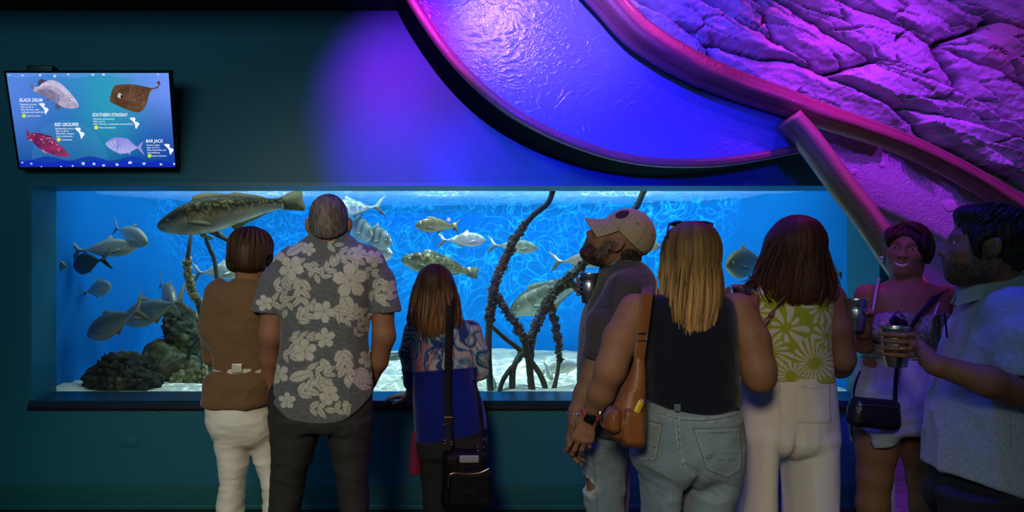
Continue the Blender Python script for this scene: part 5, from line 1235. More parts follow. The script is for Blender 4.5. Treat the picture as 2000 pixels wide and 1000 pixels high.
garment('trousers', trB, tBlo, tBhi, .007, mat('black_twill', attr=True, rough=.8, bump=.2, bscale=400), pB, lambda v: tint(v, (.022, .021, .021), .15), .007, (5, 5, 9), 2)
for x, r_ in ((552, .12), (697, -.12)): shoe(pB, P(x, 0, YB)[0], YB-.02, r_)
# ================================================================= C: girl with long hair at the glass
YC = 3.75; base = (P(868, 0, YC)[0], YC, 0)
hM = headM(P(849, 563, YC), yaw=.0, pitch=-.1, s=.94); hf = xf(head_sdf(True), hM)
tC = [(606, 834, 866, .05), (616, 822, 888, .062), (628, 808, 908, .082), (645, 801, 920, .095), (680, 803, 926, .102), (725, 806, 925, .105), (755, 806, 933, .11), (790, 806, 945, .118), (826, 808, 951, .125), (868, 810, 952, .128)]
torso = loft(rows(YC, tC), 2.4)
alpts = [(808, 645, 0, .050), (797, 690, .10, .048), (801, 722, .22, .044), (803, 768, .40, .033)]; arpts = [(921, 645, 0, .050), (934, 690, .0, .050), (936, 724, .02, .048), (915, 728, .25, .038), (900, 745, .40, .030)]
armL, armR = plimb(YC, alpts), plimb(YC, arpts)
wL = P(801, 774, YC+.43); fa = plimb(YC, [(803, 764, .38, .030), (799, 774, .43, .024)])
hL = palm_sdf(handM(wL, (-.92, .36, -.04), (0, -.15, 1)), -1, .86, curls=[(.25, .35, .3), (.2, .3, .3), (.25, .4, .3), (.3, .4, .3)], tc=(.1, .0))
hR = palm_sdf(handM(P(899, 748, YC+.42), (.1, .9, -.2), (0, .2, 1)), 1, .86, curls=[(.2, .3, .2)]*4)
trC, lo_, hi_ = tf(YC, [(820, 812, 948, .118), (850, 812, 948, .122), (885, 815, 946, .118)], [[(860, 813, 880, .10), (905, 819, 882, .085), (960, 826, 880, .07), (1000, 827, 877, .068), (1055, 830, 874, .065)], [(860, 880, 947, .10), (905, 884, 944, .085), (960, 888, 938, .07), (1000, 889, 933, .068), (1055, 890, 930, .065)]], .04)
neck = cone(P(850, 585, YC), P(852, 625, YC), .046, .05)
bodyC = U([U([hf, neck], .03), lambda p: torso(p)+.014, lambda p: armL(p)+.009, lambda p: armR(p)+.009, fa, hL, hR, lambda p: trC(p)+.014], .012)
lo, hi = bbox_of([P(760, 515, YC), P(965, 1060, YC)], [.03, .2, .03]); hi[1] += .42
hb = (wL-[.17, .1, .06], wL+[.05, .13, .06], .004)
pC = person(bodyC, lo, hi, [hb], lambda v: tint(v, SK['fair'], .08), base, 'girl with long brown hair in a blue patterned top leaning on the tank sill')
def swirl(v):
    X = v[:, 0]*F/v[:, 1]+CX; Yp = HY-(v[:, 2]-CZ)*F/v[:, 1]
    p = np.stack([v[:, 0], v[:, 2], .4*v[:, 1]], 1); q = p*4.6+1.0*np.stack([fbm(p*4.6+3, 3), fbm(p*4.6+19, 3), 0*X], 1)
    a = fbm(q, 2); s1 = np.sin(a*26+q[:, 0]*3); s2 = np.sin(fbm(q*1.3+40, 2)*34)
    c = np.tile(np.array((.46, .44, .42)), (len(v), 1))
    c = mix(c, (.10, .24, .36), sstep(.1, .3, s1)); c = mix(c, (.22, .42, .42), sstep(.35, .5, s2)*sstep(.0, .2, a)); c = mix(c, (.02, .05, .16), sstep(.80, .92, s1)+sstep(.86, .95, s2)*.8)
    c = mix(c, (.02, .06, .20), sstep(.22, .3, fbm(p*5+60, 2))*sstep(-.2, .2, np.sin(q[:, 0]*40)*np.sin(q[:, 1]*40)))
    pk = .7*sstep(.30, .42, fbm(p*7+91, 2))*sstep(.0, .15, s2); c = mix(c, (.62, .20, .22), pk)
    bl = sstep(-1.2, 1.2, Yp-(727-(X-808)*.085)); bl = np.where(X > 932-.0*Yp, np.where(Yp < 760, bl*0, bl), bl)
    return mix(c, np.tile(np.array((.003, .014, .20)), (len(v), 1))*(1+.08*fbm(v*20, 2))[:, None], bl)
hemC = half(P(880, 846, YC), (-.035, 0, -.125) if False else (.19, 0, -1))
topC = cut(U([lambda p: smax(torso(p), hemC(p), .004), lambda p: smax(armL(p), half(P(802, 752, YC+.34), (0, .6, -.8))(p), .004), lambda p: smax(armR(p), half(P(905, 740, YC+.34), (-.1, 1, -.1))(p), .004)], .03), cone(P(850, 600, YC), P(852, 622, YC), .066, .05), .006)
lo, hi = bbox_of([P(782, 600, YC), P(965, 866, YC)], [.02, .18, .02]); hi[1] += .3
garment('tunic', topC, lo, hi, .0045, M_knit, pC, swirl, .005, (6, 6, 4), 12)
garment('jeans', trC, lo_, hi_, .008, mat('black_denim', attr=True, rough=.85, bump=.3, bscale=420), pC, lambda v: tint(v, (.012, .013, .018), .15), .004, (6, 6, 10), 4)
for x, r_ in ((851, .1), (912, -.1)): shoe(pC, P(x, 0, YC)[0], YC-.02, r_)
hrows = rows(YC, [(534, 822, 876, .095), (550, 813, 886, .108), (575, 808, 891, .112), (600, 806, 893, .108, -.01), (622, 806, 891, .092, -.025), (642, 814, 882, .07, -.04), (654, 826, 866, .05, -.05)])
hfC = U([xf(ell((0, -.012, .038), (.096, .112, .098)), hM), loft(hrows, 2.2, cap=.02)], .03)
hfC = cut(hfC, xf(ell((0, .11, -.03), (.075, .08, .12)), hM), .02)
rnd = np.random.default_rng(5); C0 = ((.022, .011, .005), (.19, .10, .042))
lk = locks(loft_lock_paths(hrows, 300, -PI*1.02, PI*.02, rnd, extend=.045, wob=.06, out=1.008), .0036, C0, rnd, 5)
lo, hi = bbox_of([P(798, 510, YC), P(900, 662, YC)], [.02, .2, .02])
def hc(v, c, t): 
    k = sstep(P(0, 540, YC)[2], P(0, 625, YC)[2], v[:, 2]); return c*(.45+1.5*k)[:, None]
hair_mesh('hair', hfC, lo, hi, .0055, pC, C0, P(850, 560, YC), .005, 20, 2.2, 4, extra=lk, grad_col=hc)
bc = MB(); cs = []
for k in range(16):
    a = 2*PI*k/16; c_ = wL+np.array([-.004, -.008, .004])+np.array([.3, .1, 0])*.0+np.array([.010*math.cos(a)*.4, .026*math.cos(a)*.9, .027*math.sin(a)]); bc.ball(c_, .0072, 10, 6); cs += [[(.06, .08, .7), (.35, .05, .6), (.1, .5, .12), (.02, .25, .7)][k % 4]]*(11*0+len(bc.v)-len(cs))
o = bc.build('bead_bracelet', mat('beads', attr=True, rough=.15), pC, col=np.array(cs))
# black crossbody bag hanging at her back right, with gold fittings
YBg = 3.56; c_ = P(909, 945, YBg)
bg = empty('crossbody_bag', (c_[0], YBg, P(0, 990, YBg)[2]), 'black nylon crossbody bag with gold zips hanging at the girl\'s hip', 'bag')
def bagf(lo_px, hi_px, yc, hy, r, taper=0):
    a, b_ = P(lo_px[0], hi_px[1], yc), P(hi_px[0], lo_px[1], yc); c = (a+b_)/2; h = np.array([(b_[0]-a[0])/2, hy, (b_[2]-a[2])/2]); return rbox(c, h, r), c, h
f1, c1, h1 = bagf((866, 880), (948, 992), YBg+.02, .055, .035)
f1 = U([f1, ell(P(905, 975, YBg+.0), (.10, .05, .05))], .04)
v, q = surf(f1, c1-h1*1.3-.03, c1+h1*1.3+.03, .006); v, _ = wrinkle(f1, v, .004, (11, 9, 9), 3); obj('body', v, q, M_nyl, bg)
f2, c2, h2 = bagf((875, 918), (959, 988), YBg-.045, .028, .022); v, q = surf(f2, c2-h2-.03, c2+h2+.03, .0055); v, _ = wrinkle(f2, v, .003, (10, 9, 9), 5); fpk = obj('front_pocket', v, q, M_nyl, bg)
zp = smooth_path([P(x, y, YBg-.075) for x, y in ((875, 935), (879, 927), (890, 924), (915, 926), (938, 923), (955, 915))], 40); MB().tube(zp, .0028, 6).build('zip', M_gold, fpk)
MB().tube([P(876, 936, YBg-.078), P(876, 952, YBg-.078)], .004, 8).build('zip_pull', M_gold, fpk)
MB().tube(smooth_path([P(x, y, YBg-.045) for x, y in ((887, 900), (888, 908), (887, 916))], 8), .0035, 8).build('zip_pull', M_gold, bg)
pp_ = MB(); a, b_ = P(897, 903, YBg-.03), P(935, 889, YBg-.03); pp_.box(a-[0, .012, 0], b_+[0, .004, 0], None, .006); pk_ = pp_.build('folded_paper', mat('grey_paper', (.30, .30, .34), .7), bg)
nsp = 26; sp_ = smooth_path([P(880, 560, YC-.02), P(879, 600, YC-.115), P(877, 650, YC-.125), P(875.5, 700, YC-.13), P(875, 760, YC-.135), P(875.5, 815, YC-.145), P(875.5, 860, YBg-.005), P(875.5, 884, YBg-.02)], 60)
v, f = ribbon(sp_, (1, 0, 0), .036, .003); stp = obj('shoulder_strap', v, f, M_nyl, bg)
ring('buckle', P(875.5, 822, YC-.155), .0215, .018, .0028, stp); ring('ring', P(869, 863, YBg-.03), .004, .008, .002, stp); ring('ring', P(882, 865, YBg-.03), .004, .008, .002, stp)
sp2 = smooth_path([P(926, 742, YC-.07), P(934, 775, YC-.125), P(939, 830, YC-.13), P(941, 872, YBg), P(937, 890, YBg-.0)], 40); v, f = ribbon(sp2, (1, 0, 0), .014, .003); s2 = obj('thin_strap', v, f, M_nyl, bg)
for x, y in ((933, 872), (944, 858), (934, 880), (945, 873)): MB().ball(P(x, y, YBg-.05), .005, 8, 6).build('stud', M_gold, s2)
# dark magenta pouch at her left thigh
fp_ = loft(rows(YC-.02, [(843, 806, 820, .02), (870, 803, 820, .024), (900, 800, 821, .028), (925, 799, 822, .03)]), 2.6, cap=.008)
lo, hi = bbox_of([P(796, 840, YC), P(826, 930, YC)], [.01, .07, .01]); v, q = surf(fp_, lo, hi, .004); v, _ = wrinkle(fp_, v, .004, (40, 40, 4), 2)
po = obj('pouch', v, q, mat('magenta_cloth', (.20, .006, .045), .8), origin=P(810, 885, YC-.02)); tag(po, 'dark magenta cloth pouch hanging beside the girl\'s black jeans', 'pouch')
MB().tube([P(815, 845, YC-.02), P(818, 825, YC-.02), P(822, 800, YC-.03)], .003, 6).build('cord', M_nyl, po)
# ================================================================= D: man in the tan cap
YD = 2.98; base = (P(1205, 0, YD)[0], YD, 0)
hc_ = P(1204, 476, YD-.0); hM = headM(hc_, yaw=math.radians(74), pitch=.64, s=1.04); hf = xf(head_sdf(jaw=1.05), hM)
beard = U([ell((0, .066, -.100), (.034, .028, .020)), ell((.044, .022, -.078), (.020, .034, .018)), ell((-.044, .022, -.078), (.020, .034, .018)), ell((0, .088, -.052), (.028, .016, .006))], .02)
beard = xf(isect(beard, lambda p: head_sdf(jaw=1.05)(p)-.006, .004), hM)
tD = [(508, 1184, 1236, .08), (520, 1176, 1258, .12), (538, 1170, 1274, .165), (575, 1156, 1284, .185), (620, 1137, 1285, .19), (670, 1131, 1277, .19), (720, 1129, 1268, .185), (780, 1128, 1258, .18), (845, 1129, 1246, .175)]
torso = loft(rows(YD, tD), 2.3)
aL = [(1225, 575, -.155, .062), (1190, 640, -.185, .052), (1158, 735, -.20, .046), (1143, 770, -.20, .042), (1124, 812, -.215, .030)]; armL = plimb(YD, aL)
cupD = P(1150, 592, YD+.06)
W_ = cupD+np.array([.085, .085, .055]); aR = limb([P(1215, 575, YD+.16), P(1200, 672, YD+.20), W_], [.058, .046, .031])
hD = grip(W_, cupD, (62, 105, 150, 195), (.100, .080, .058, .037), .0375)
neck = cone(hc_+[.015, 0, -.05], P(1212, 530, YD), .060, .068)
wD = P(1124, 812, YD-.215); hDL = palm_sdf(handM(wD, (-.12, .05, -1), (-.75, .6, 0)), -1, 1.0, curls=[(.3, .45, .3)]*4, tc=(.2, .2))
trD, lo_, hi_ = tf(YD, [(830, 1131, 1244, .15), (850, 1131, 1240, .155), (880, 1136, 1232, .14), (925, 1152, 1208, .07)], [[(865, 1133, 1222, .085, -.09), (900, 1135, 1220, .08, -.09), (950, 1137, 1219, .075, -.09), (1000, 1145, 1217, .072, -.09), (1100, 1152, 1212, .07, -.09), (1202, 1156, 1210, .075, -.09)], [(865, 1136, 1236, .085, .09), (900, 1138, 1232, .08, .1), (950, 1145, 1228, .075, .1), (1000, 1155, 1225, .072, .1), (1100, 1162, 1222, .07, .1), (1195, 1168, 1218, .075, .1)]], .02)
kneeb = lambda p: trD(p)+.014
bodyD = U([U([hf, beard, neck], .02), lambda p: torso(p)+.016, armL, aR, hD, hDL, kneeb], .012)
lo, hi = bbox_of([P(1095, 395, YD), P(1300, 1205, YD)], [.03, .30, .03])
hb = (hc_-[.17, .14, .15], hc_+[.13, .14, .15], .004); hb2 = (cupD-[.075, .08, .02], cupD+[.09, .10, .14], .0036); hb3 = (wD-[.08, .06, .21], wD+[.06, .06, .03], .0045)
def colD(v):
    c = face_col(inv(hM, v), SK['olive'], (.20, .08, .07), browc=(.01, .006, .004), beard=(.012, .008, .006), bdens=1.1); b_ = sstep(.003, -.001, beard(v)); return mix(c, (.016, .011, .009), b_*.9)
pD = person(bodyD, lo, hi, [hb, hb2, hb3], colD, base, 'bearded man in a tan cap looking up to the left with a metal cup')
cup(cupD, (.03, 0, 1), 'steel cup held at the chest of the man in the tan cap', 1.02)
# faded tee with drop sleeve
sl = plimb(YD, [(1224, 572, -.145, .085), (1188, 640, -.175, .082), (1166, 698, -.195, .066)]); sr = plimb(YD, [(1224, 572, .13, .085), (1215, 640, .17, .08), (1205, 690, .19, .065)])
cutp = P(1164, 702, YD-.195)
sl2 = cut(lambda p: smax(sl(p), half(cutp, (-.30, -.05, -1))(p), .005), plimb(YD, [(1172, 685, -.195, .054), (1150, 730, -.2, .056)]), .004)
tee = U([lambda p: smax(torso(p), half(P(1180, 838, YD), (0, 0, -1))(p), .004), sl2, lambda p: smax(sr(p), half(P(1204, 694, YD+.19), (0, 0, -1))(p), .005)], .03)
tee = cut(tee, cone(P(1214, 480, YD), P(1208, 519, YD), .085, .066), .006)
lo, hi = bbox_of([P(1118, 505, YD), P(1295, 842, YD)], [.03, .30, .02])
def colT(v):
    c = tint(v, (.045, .040, .038), .22, 9); fr = (v[:, 1] < YD)
    s = np.maximum(seam(v, [(1212, 527), (1203, 545), (1197, 575), (1193, 600)], 1.6), seam(v, [(1208, 526), (1199, 545), (1193, 575), (1189, 600)], 1.0))+seam(v, [(1146, 601), (1170, 599), (1196, 601)], 1.3)+seam(v, [(1146, 688), (1188, 701)], 1.2)+seam(v, [(1205, 525), (1225, 522), (1250, 515)], 1.4)
    e = seam(v, [(1209, 527), (1200, 546), (1195, 575), (1191, 600)], .8); c = c*(1-.6*np.clip(s, 0, 1)*fr)[:, None]; return c*(1+.5*e*fr)[:, None]
garment('tee_shirt', tee, lo, hi, .0052, M_cot, pD, colT, .008, (5, 5, 4), 21)
# ripped jeans
rip = ell(P(1139, 943, YD-.09), (.045, .10, .035)); ripn = lambda p: rip(p)-.012*fbm(p*[40, 40, 70], 3)
jeansD = cut(trD, ripn, .004)
def colJ(v):
    c = tint(v, (.17, .24, .29), .22, 7)*(1+.12*vnoise(v*[300, 300, 120]))[:, None]; e = np.exp(-(np.abs(ripn(v))/.012)**2); c = mix(c, (.5, .52, .52), e*.8)
    s = seam(v, [(1155, 870), (1163, 930), (1168, 1000), (1170, 1100)], 1.2)+seam(v, [(1177, 848), (1182, 875), (1206, 881)], 1.2)
    return c*(1-.45*np.clip(s, 0, 1)*(v[:, 1] < YD))[:, None]
garment('jeans', jeansD, lo_, hi_, .006, M_denim, pD, colJ, .007, (6, 6, 10), 31)
for dy in (-.09, .1): shoe(pD, P(1182, 0, YD)[0]-.03, YD+dy, math.radians(75))
# cap: crown and bent brim
cM = hM; CC0 = np.array([0, -.014, .055]); CR = np.array([.088, .106, .104])
def crown(p):
    d = ell(CC0, CR)(p); d = smax(d, half((0, -.014, .036), (0, .20, -1))(p), .004); return smax(d, -ell(CC0-[0, 0, .03], CR-.006)(p), .003)
cf = xf(crown, cM); cc0 = np.array(cM @ Vector(CC0)); lo, hi = cc0-.16, cc0+.16
v, q = surf(cf, lo, hi, .0042); lv = inv(cM, v)-CC0; c = tint(v, (.34, .265, .165), .06); an = np.arctan2(lv[:, 0], lv[:, 1])
pan = np.abs(np.mod(an/(PI/3)+.5, 1)-.5)*(PI/3); c = c*(1-.45*np.exp(-(pan/.022)**2)*sstep(.103, .09, lv[:, 2]))[:, None]
for a_ in (.55, 1.6, 2.6, -.55, -1.6, -2.6): c = c*(1-.85*np.exp(-((an-a_)**2*.35+((lv[:, 2]-.052)/.075)**2*.5)/.0016))[:, None]
cap_ = obj('cap', v, q, M_cot, pD, col=c); cap_['label'] = 'tan baseball cap'
bt = MB().ball((0, 0, 0), (.007, .007, .004), 10, 6); top_ = np.array(cM @ Vector(CC0+[0, 0, .104])); bt.v = [tuple(np.array(q_)+top_) for q_ in bt.v]; bt.build('button', M_cot, cap_, col=(.28, .21, .13))
V, Fq = [], []; ns, nt = 30, 16; bb_ = .86
for side in (0, 1):
    for i in range(ns+1):
        s_ = -1+2*i/ns; th = s_*1.22
        for j in range(nt+1):
            t_ = j/nt; ln = .088*math.cos(th*.62)*t_; x_ = .086*math.sin(th)*(1-.12*t_); yr_ = -.014+.1035*math.cos(th); y_ = yr_+ln*math.cos(bb_-.25*t_); z_ = .036+.2*(yr_+.014)+.003-ln*math.sin(bb_-.25*t_*(1-s_*s_))-.024*s_*s_*t_+.004*side
            V.append(np.array(cM @ Vector((x_, y_, z_))))
n1 = (ns+1)*(nt+1)
for i in range(ns):
    for j in range(nt):
        a = i*(nt+1)+j; Fq += [(a, a+1, a+nt+2, a+nt+1), (a+n1, a+nt+1+n1, a+nt+2+n1, a+1+n1)]
bd = [i*(nt+1) for i in range(ns+1)]+[ns*(nt+1)+j for j in range(1, nt+1)]+[i*(nt+1)+nt for i in range(ns-1, -1, -1)]+[j for j in range(nt-1, 0, -1)]
Fq += [(bd[k], bd[(k+1) % len(bd)], bd[(k+1) % len(bd)]+n1, bd[k]+n1) for k in range(len(bd))]
vv_ = np.array(V); tt_ = np.tile(np.tile(np.linspace(0, 1, nt+1), ns+1), 2); bcx = tint(vv_, (.34, .265, .165), .06)*(1-.28*np.exp(-((np.mod(tt_*5, 1)-.5)/.12)**2))[:, None]
obj('brim', vv_, Fq, M_cot, cap_, col=bcx)
k = 24; pa = []
for i in range(k):
    a = 2*PI*i/k; th = -.78+.26*math.cos(a); zz = .050+.024*math.sin(a); rr_ = math.sqrt(max(0, 1-(zz/.104)**2)); pa.append(np.array(cM @ Vector(CC0+[.0905*rr_*math.sin(th), .1085*rr_*math.cos(th), zz])))
cc_ = np.array(cM @ Vector(CC0+[.0925*.88*math.sin(-.78), .1105*.88*math.cos(-.78), .050])); obj('badge', pa+[cc_], [(i, (i+1) % k, k) for i in range(k)], mat('dark_patch', (.02, .008, .006), .8), cap_)
# dark hair under the cap
def hD_(p):
    d = U([ell((0, -.055, -.005), (.072, .055, .055)), ell((0, -.080, -.032), (.054, .036, .040))], .02)(p); return smax(d, -ell((-.088, .004, -.010), (.022, .024, .036))(p), .006)
hm2 = hM; hD2 = xf(hD_, hm2); rnd = np.random.default_rng(8); pth = []
for i in range(170):
    a0 = -1.25+2.5*rnd.random(); p_ = .2+1.5*rnd.random(); x0, y0, z0 = .072*math.sin(a0)*math.sin(p_), -.058-.060*math.cos(a0)*math.sin(p_), -.012+.05*math.cos(p_); pts = []; cu = rnd.random()*6.3; cr_ = .006+.006*rnd.random()
    for j in range(6):
        f_ = j/5; pts.append(np.array(hm2 @ Vector((x0*(1+.25*f_)+cr_*f_*math.cos(cu+5*f_), y0-.030*f_*f_+cr_*f_*math.sin(cu+5*f_), z0-.045*f_+cr_*f_*math.sin(cu+4*f_)))))
    pth.append(pts)
C0 = ((.008, .005, .004), (.04, .026, .018)); hair_mesh('hair', hD2, hc_-.17, hc_+.17, .0046, pD, C0, hc_+[.05, 0, 0], .006, 22, 18, 3, extra=locks(pth, .0034, C0, rnd, 5))
nk = smooth_path([P(1176, 527, YD-.02), P(1190, 519, YD-.062), P(1208, 509, YD-.074), P(1217, 502, YD-.06)], 30); MB().tube(nk, .0022, 6).build('necklace', M_steel, pD)
ear_s = np.array(hM @ Vector((-.088, .010, -.030))); MB().ball(ear_s, .0042, 8, 6).build('ear_stud', M_steel, pD)
br = MB()
for k in range(20):
    a = 2*PI*k/20; c_ = P(1127, 803, YD-.212)+np.array([.034*math.cos(a), .034*math.sin(a), .012*math.cos(a)]); br.ball(c_, (.007, .007, .006), 8, 6)
br.build('chain_bracelet', M_steel, pD)

# ================================================================= E: blonde woman in the navy top
YE = 2.6; base = (P(1345, 0, YE)[0], YE, 0)
hM = headM(P(1350, 506, YE), yaw=-.12, pitch=.0, s=.97); hf = xf(head_sdf(True), hM)
tE = [(560, 1318, 1382, .058), (570, 1294, 1402, .07), (584, 1262, 1424, .092), (602, 1254, 1430, .108), (630, 1252, 1432, .12), (660, 1254, 1434, .126), (700, 1256, 1436, .13), (740, 1257, 1437, .134), (775, 1258, 1439, .140), (805, 1256, 1440, .142)]
torso = loft(rows(YE, tE), 2.4)
aL = [(1242, 606, 0, .062), (1212, 662, -.03, .060), (1192, 722, -.05, .054), (1174, 768, -.01, .046), (1152, 814, .06, .031)]; armL = plimb(YE, aL)
aR = [(1440, 606, 0, .064), (1466, 665, -.03, .064), (1481, 722, -.06, .057), (1483, 738, -.06, .050), (1474, 680, .06, .043), (1464, 612, .15, .031)]; armR = plimb(YE, aR)
wE = P(1152, 814, YE+.06)
hE = palm_sdf(handM(wE, (-.34, .05, -1), (-.30, -.95, .05)), 1, .98, curls=[(.22, .30, .2), (.30, .35, .25), (.42, .45, .3), (.55, .55, .35)], tc=(.25, .25), spread=.10)
cupE = P(1449, 622, YE+.22); WE = P(1466, 616, YE+.14); hER = grip(WE, cupE, (-30, -75, -115, -150), (.085, .066, .047, .03), .036, (40, 80), .07, .95)
neck = cone(P(1350, 530, YE), P(1348, 580, YE), .053, .06)
trE, lo_, hi_ = tf(YE, [(776, 1260, 1436, .128), (800, 1252, 1443, .142), (850, 1237, 1450, .158), (880, 1232, 1453, .165), (905, 1234, 1450, .155), (945, 1268, 1415, .09)], [[(850, 1246, 1326, .10), (890, 1231, 1336, .15), (934, 1247, 1331, .13), (1000, 1252, 1325, .115), (1150, 1256, 1320, .10), (1306, 1252, 1322, .105)], [(850, 1342, 1440, .10), (890, 1330, 1453, .15), (934, 1333, 1447, .13), (1000, 1329, 1428, .115), (1150, 1328, 1420, .10), (1306, 1332, 1420, .105)]], .014)
def cleft(p): return trE(p)+.02*np.exp(-((p[:, 0]-P(1332, 0, YE)[0])/.016)**2)*sstep(YE, YE-.08, p[:, 1])*sstep(P(0, 870, YE)[2], P(0, 925, YE)[2], p[:, 2])*sstep(P(0, 990, YE)[2], P(0, 930, YE)[2], p[:, 2])
bodyE = U([U([hf, neck], .03), lambda p: torso(p)+.008, armL, armR, hE, hER, lambda p: trE(p)+.034], .02)
lo, hi = bbox_of([P(1095, 425, YE), P(1530, 1312, YE)], [.03, .26, .03]); hi[1] += .06
hb = (wE-[.10, .10, .22], wE+[.08, .09, .02], .0038); hb2 = (cupE-[.07, .08, .02], cupE+[.09, .08, .14], .0045)
pE = person(bodyE, lo, hi, [hb, hb2], lambda v: tint(v, SK['tan'], .06, 8)*(1-.12*sstep(.25, .5, fbm(v*30, 2)))[:, None], base, 'blonde woman in a navy tank top and blue jeans seen from behind')
cup(cupE, (0, 0, 1), 'steel cup seen past the bare right arm of the blonde woman')
# nails
arm_cut = U([plimb(YE, [(1236, 566, 0, .05), (1226, 610, 0, .062), (1226, 650, 0, .050)]), plimb(YE, [(1448, 566, 0, .045), (1456, 610, 0, .055), (1459, 650, 0, .048)])], .02)
def hemE(p):
    dx = np.clip(np.abs(p[:, 0]-P(1350, 0, YE)[0])/S(92, YE), 0, 1); return (P(0, 792, YE)[2]+dx**2*S(15, YE))-p[:, 2]
tank = cut(cut(lambda p: smax(torso(p)-.004, hemE(p), .004), arm_cut, .008), cone(P(1350, 545, YE), P(1348, 578, YE), .075, .072), .006)
lo, hi = bbox_of([P(1238, 558, YE), P(1450, 805, YE)], [.02, .2, .02])
garment('tank_top', tank, lo, hi, .0055, M_knit, pE, lambda v: tint(v, (.005, .007, .018), .1), .005, (5, 5, 7), 41)
PK = [[(1354, 838), (1444, 834), (1447, 916), (1422, 932), (1381, 917), (1354, 838)], [(1252, 819), (1294, 829), (1281, 899), (1252, 898), (1240, 886)]]
def jE(v):
    c = tint(v, (.19, .275, .33), .18, 6)*(1+.10*vnoise(v*[260, 260, 160])+.06*vnoise(v*[500, 500, 60]))[:, None]; fr = v[:, 1] < YE+.02
    fade = .5+.5*fbm(v*[6, 6, 3]+9, 2); c = mix(c, (.34, .43, .47), .40*sstep(.4, .7, fade))
    st_ = 0*v[:, 0]; dk = 0*v[:, 0]
    for pl, off in ((PK[0], 3), (PK[1], 3)):
        dk += seam(v, pl, 1.3); cx_, cy_ = np.mean(pl, 0); st_ += seam(v, [(x+(cx_-x)*.07, y+(cy_-y)*.07) for x, y in pl], .8)
    for pl in ([(1258, 799), (1290, 808), (1320, 818)], [(1327, 820), (1370, 822), (1410, 817), (1440, 810)], [(1323, 790), (1323, 830), (1326, 870), (1335, 908)]):
        dk += seam(v, pl, 1.2); st_ += seam(v, [(x+3, y+3.4) for x, y in pl], .8)+seam(v, [(x-2, y-3) for x, y in pl], .7)
    dk += seam(v, [(1382, 890), (1447, 884)], .9)+seam(v, [(1378, 895), (1436, 900), (1428, 894)], .8)+seam(v, [(1248, 866), (1284, 874)], .9)+seam(v, [(1256, 786), (1440, 797)], .9)+seam(v, [(1356, 848), (1444, 844)], .9)
    for pl in ([(1240, 905), (1290, 925), (1326, 950)], [(1244, 930), (1300, 955)], [(1340, 905), (1390, 935), (1440, 950)], [(1345, 930), (1400, 965)]): dk += .45*seam(v, pl, 3.0)
    c = c*(1-.62*np.clip(dk, 0, 1)*fr)[:, None]; return mix(c, (.62, .62, .56), .55*np.clip(st_, 0, 1)*fr)
garment('jeans', cleft, lo_, hi_, .0046, M_denim, pE, jE, .006, (6, 6, 9), 51)
for x in (1323,): MB().box(P(x-3.5, 804, YE-.1395), P(x+3.5, 789, YE-.125), None, .002).build('belt_loop', M_denim, pE, col=(.12, .17, .20))
MB().box(P(1404, 798, YE-.122), P(1427, 787, YE-.09), None, .002).build('waist_patch', mat('tan_patch', (.28, .15, .06), .6), pE)
for x in (1288, 1376): shoe(pE, P(x, 0, YE)[0], YE-.02, 0)
# long blonde hair
hr = rows(YE, [(452, 1312, 1388, .085), (475, 1297, 1396, .108), (505, 1290, 1402, .116), (540, 1287, 1406, .112), (575, 1287, 1406, .104, -.02), (605, 1292, 1402, .088, -.045), (632, 1304, 1394, .066, -.065), (655, 1322, 1382, .045, -.08), (672, 1334, 1374, .032, -.085), (692, 1346, 1364, .015, -.085)])
hfE = U([xf(ell((0, -.012, .040), (.098, .114, .102)), hM), loft(hr, 2.2, cap=.02)], .03); hfE = cut(hfE, xf(ell((0, .115, -.03), (.075, .08, .14)), hM), .02)
rnd = np.random.default_rng(3); C0 = ((.06, .030, .011), (.46, .27, .095))
lk = locks(loft_lock_paths(hr, 520, -PI*1.0, PI*.0, rnd, extend=.05, wob=.03, out=1.008), .0030, C0, rnd, 5); lk2 = locks(loft_lock_paths(hr[:6], 60, -.35, .25, rnd, extend=.10, wob=.04, out=1.02), .0028, C0, rnd, 5)
lkv = (np.vstack([lk[0], lk2[0]]), lk[1]+[tuple(i+len(lk[0]) for i in q_) for q_ in lk2[1]], np.vstack([lk[2], lk2[2]]))
lo, hi = bbox_of([P(1278, 428, YE), P(1415, 700, YE)], [.02, .2, .02])
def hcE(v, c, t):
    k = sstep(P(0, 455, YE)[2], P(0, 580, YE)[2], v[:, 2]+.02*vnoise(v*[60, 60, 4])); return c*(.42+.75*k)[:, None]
hair_mesh('hair', hfE, lo, hi, .0048, pE, C0, P(1350, 520, YE), .0055, 30, 1.6, 6, extra=lkv, grad_col=hcE)
# smart watch
wa_, wb_ = P(1174, 768, YE-.01), P(1152, 814, YE+.06); wd = wb_-wa_; wp = wa_+wd*.80; wd /= np.linalg.norm(wd); t_, u_, w_ = frames(np.array([wp, wp+wd]), None)
ringp = [wp+.0365*(u_[0]*math.cos(a)+w_[0]*math.sin(a)) for a in np.linspace(0, 2*PI, 37)]
v, f = ribbon(ringp, wd, .020, .003); wt = obj('watch_strap', v, f, mat('coral_strap', (.50, .06, .07), .5), pE)
wn = np.array([-.35, -.9, -.15]); wn = wn-wd*(wn@wd); wn /= np.linalg.norm(wn); Mw = handM(wp+wn*.038, wd, wn); fb = MB().box((-.017, -.020, -.004), (.017, .020, .006), Mw, .005); fb.build('watch_face', M_glossb, wt)
MB().box((-.0185, -.0215, -.005), (.0185, .0215, .002), Mw, .005).build('watch_case', mat('dark_case', (.06, .045, .05), .25, .9), wt)
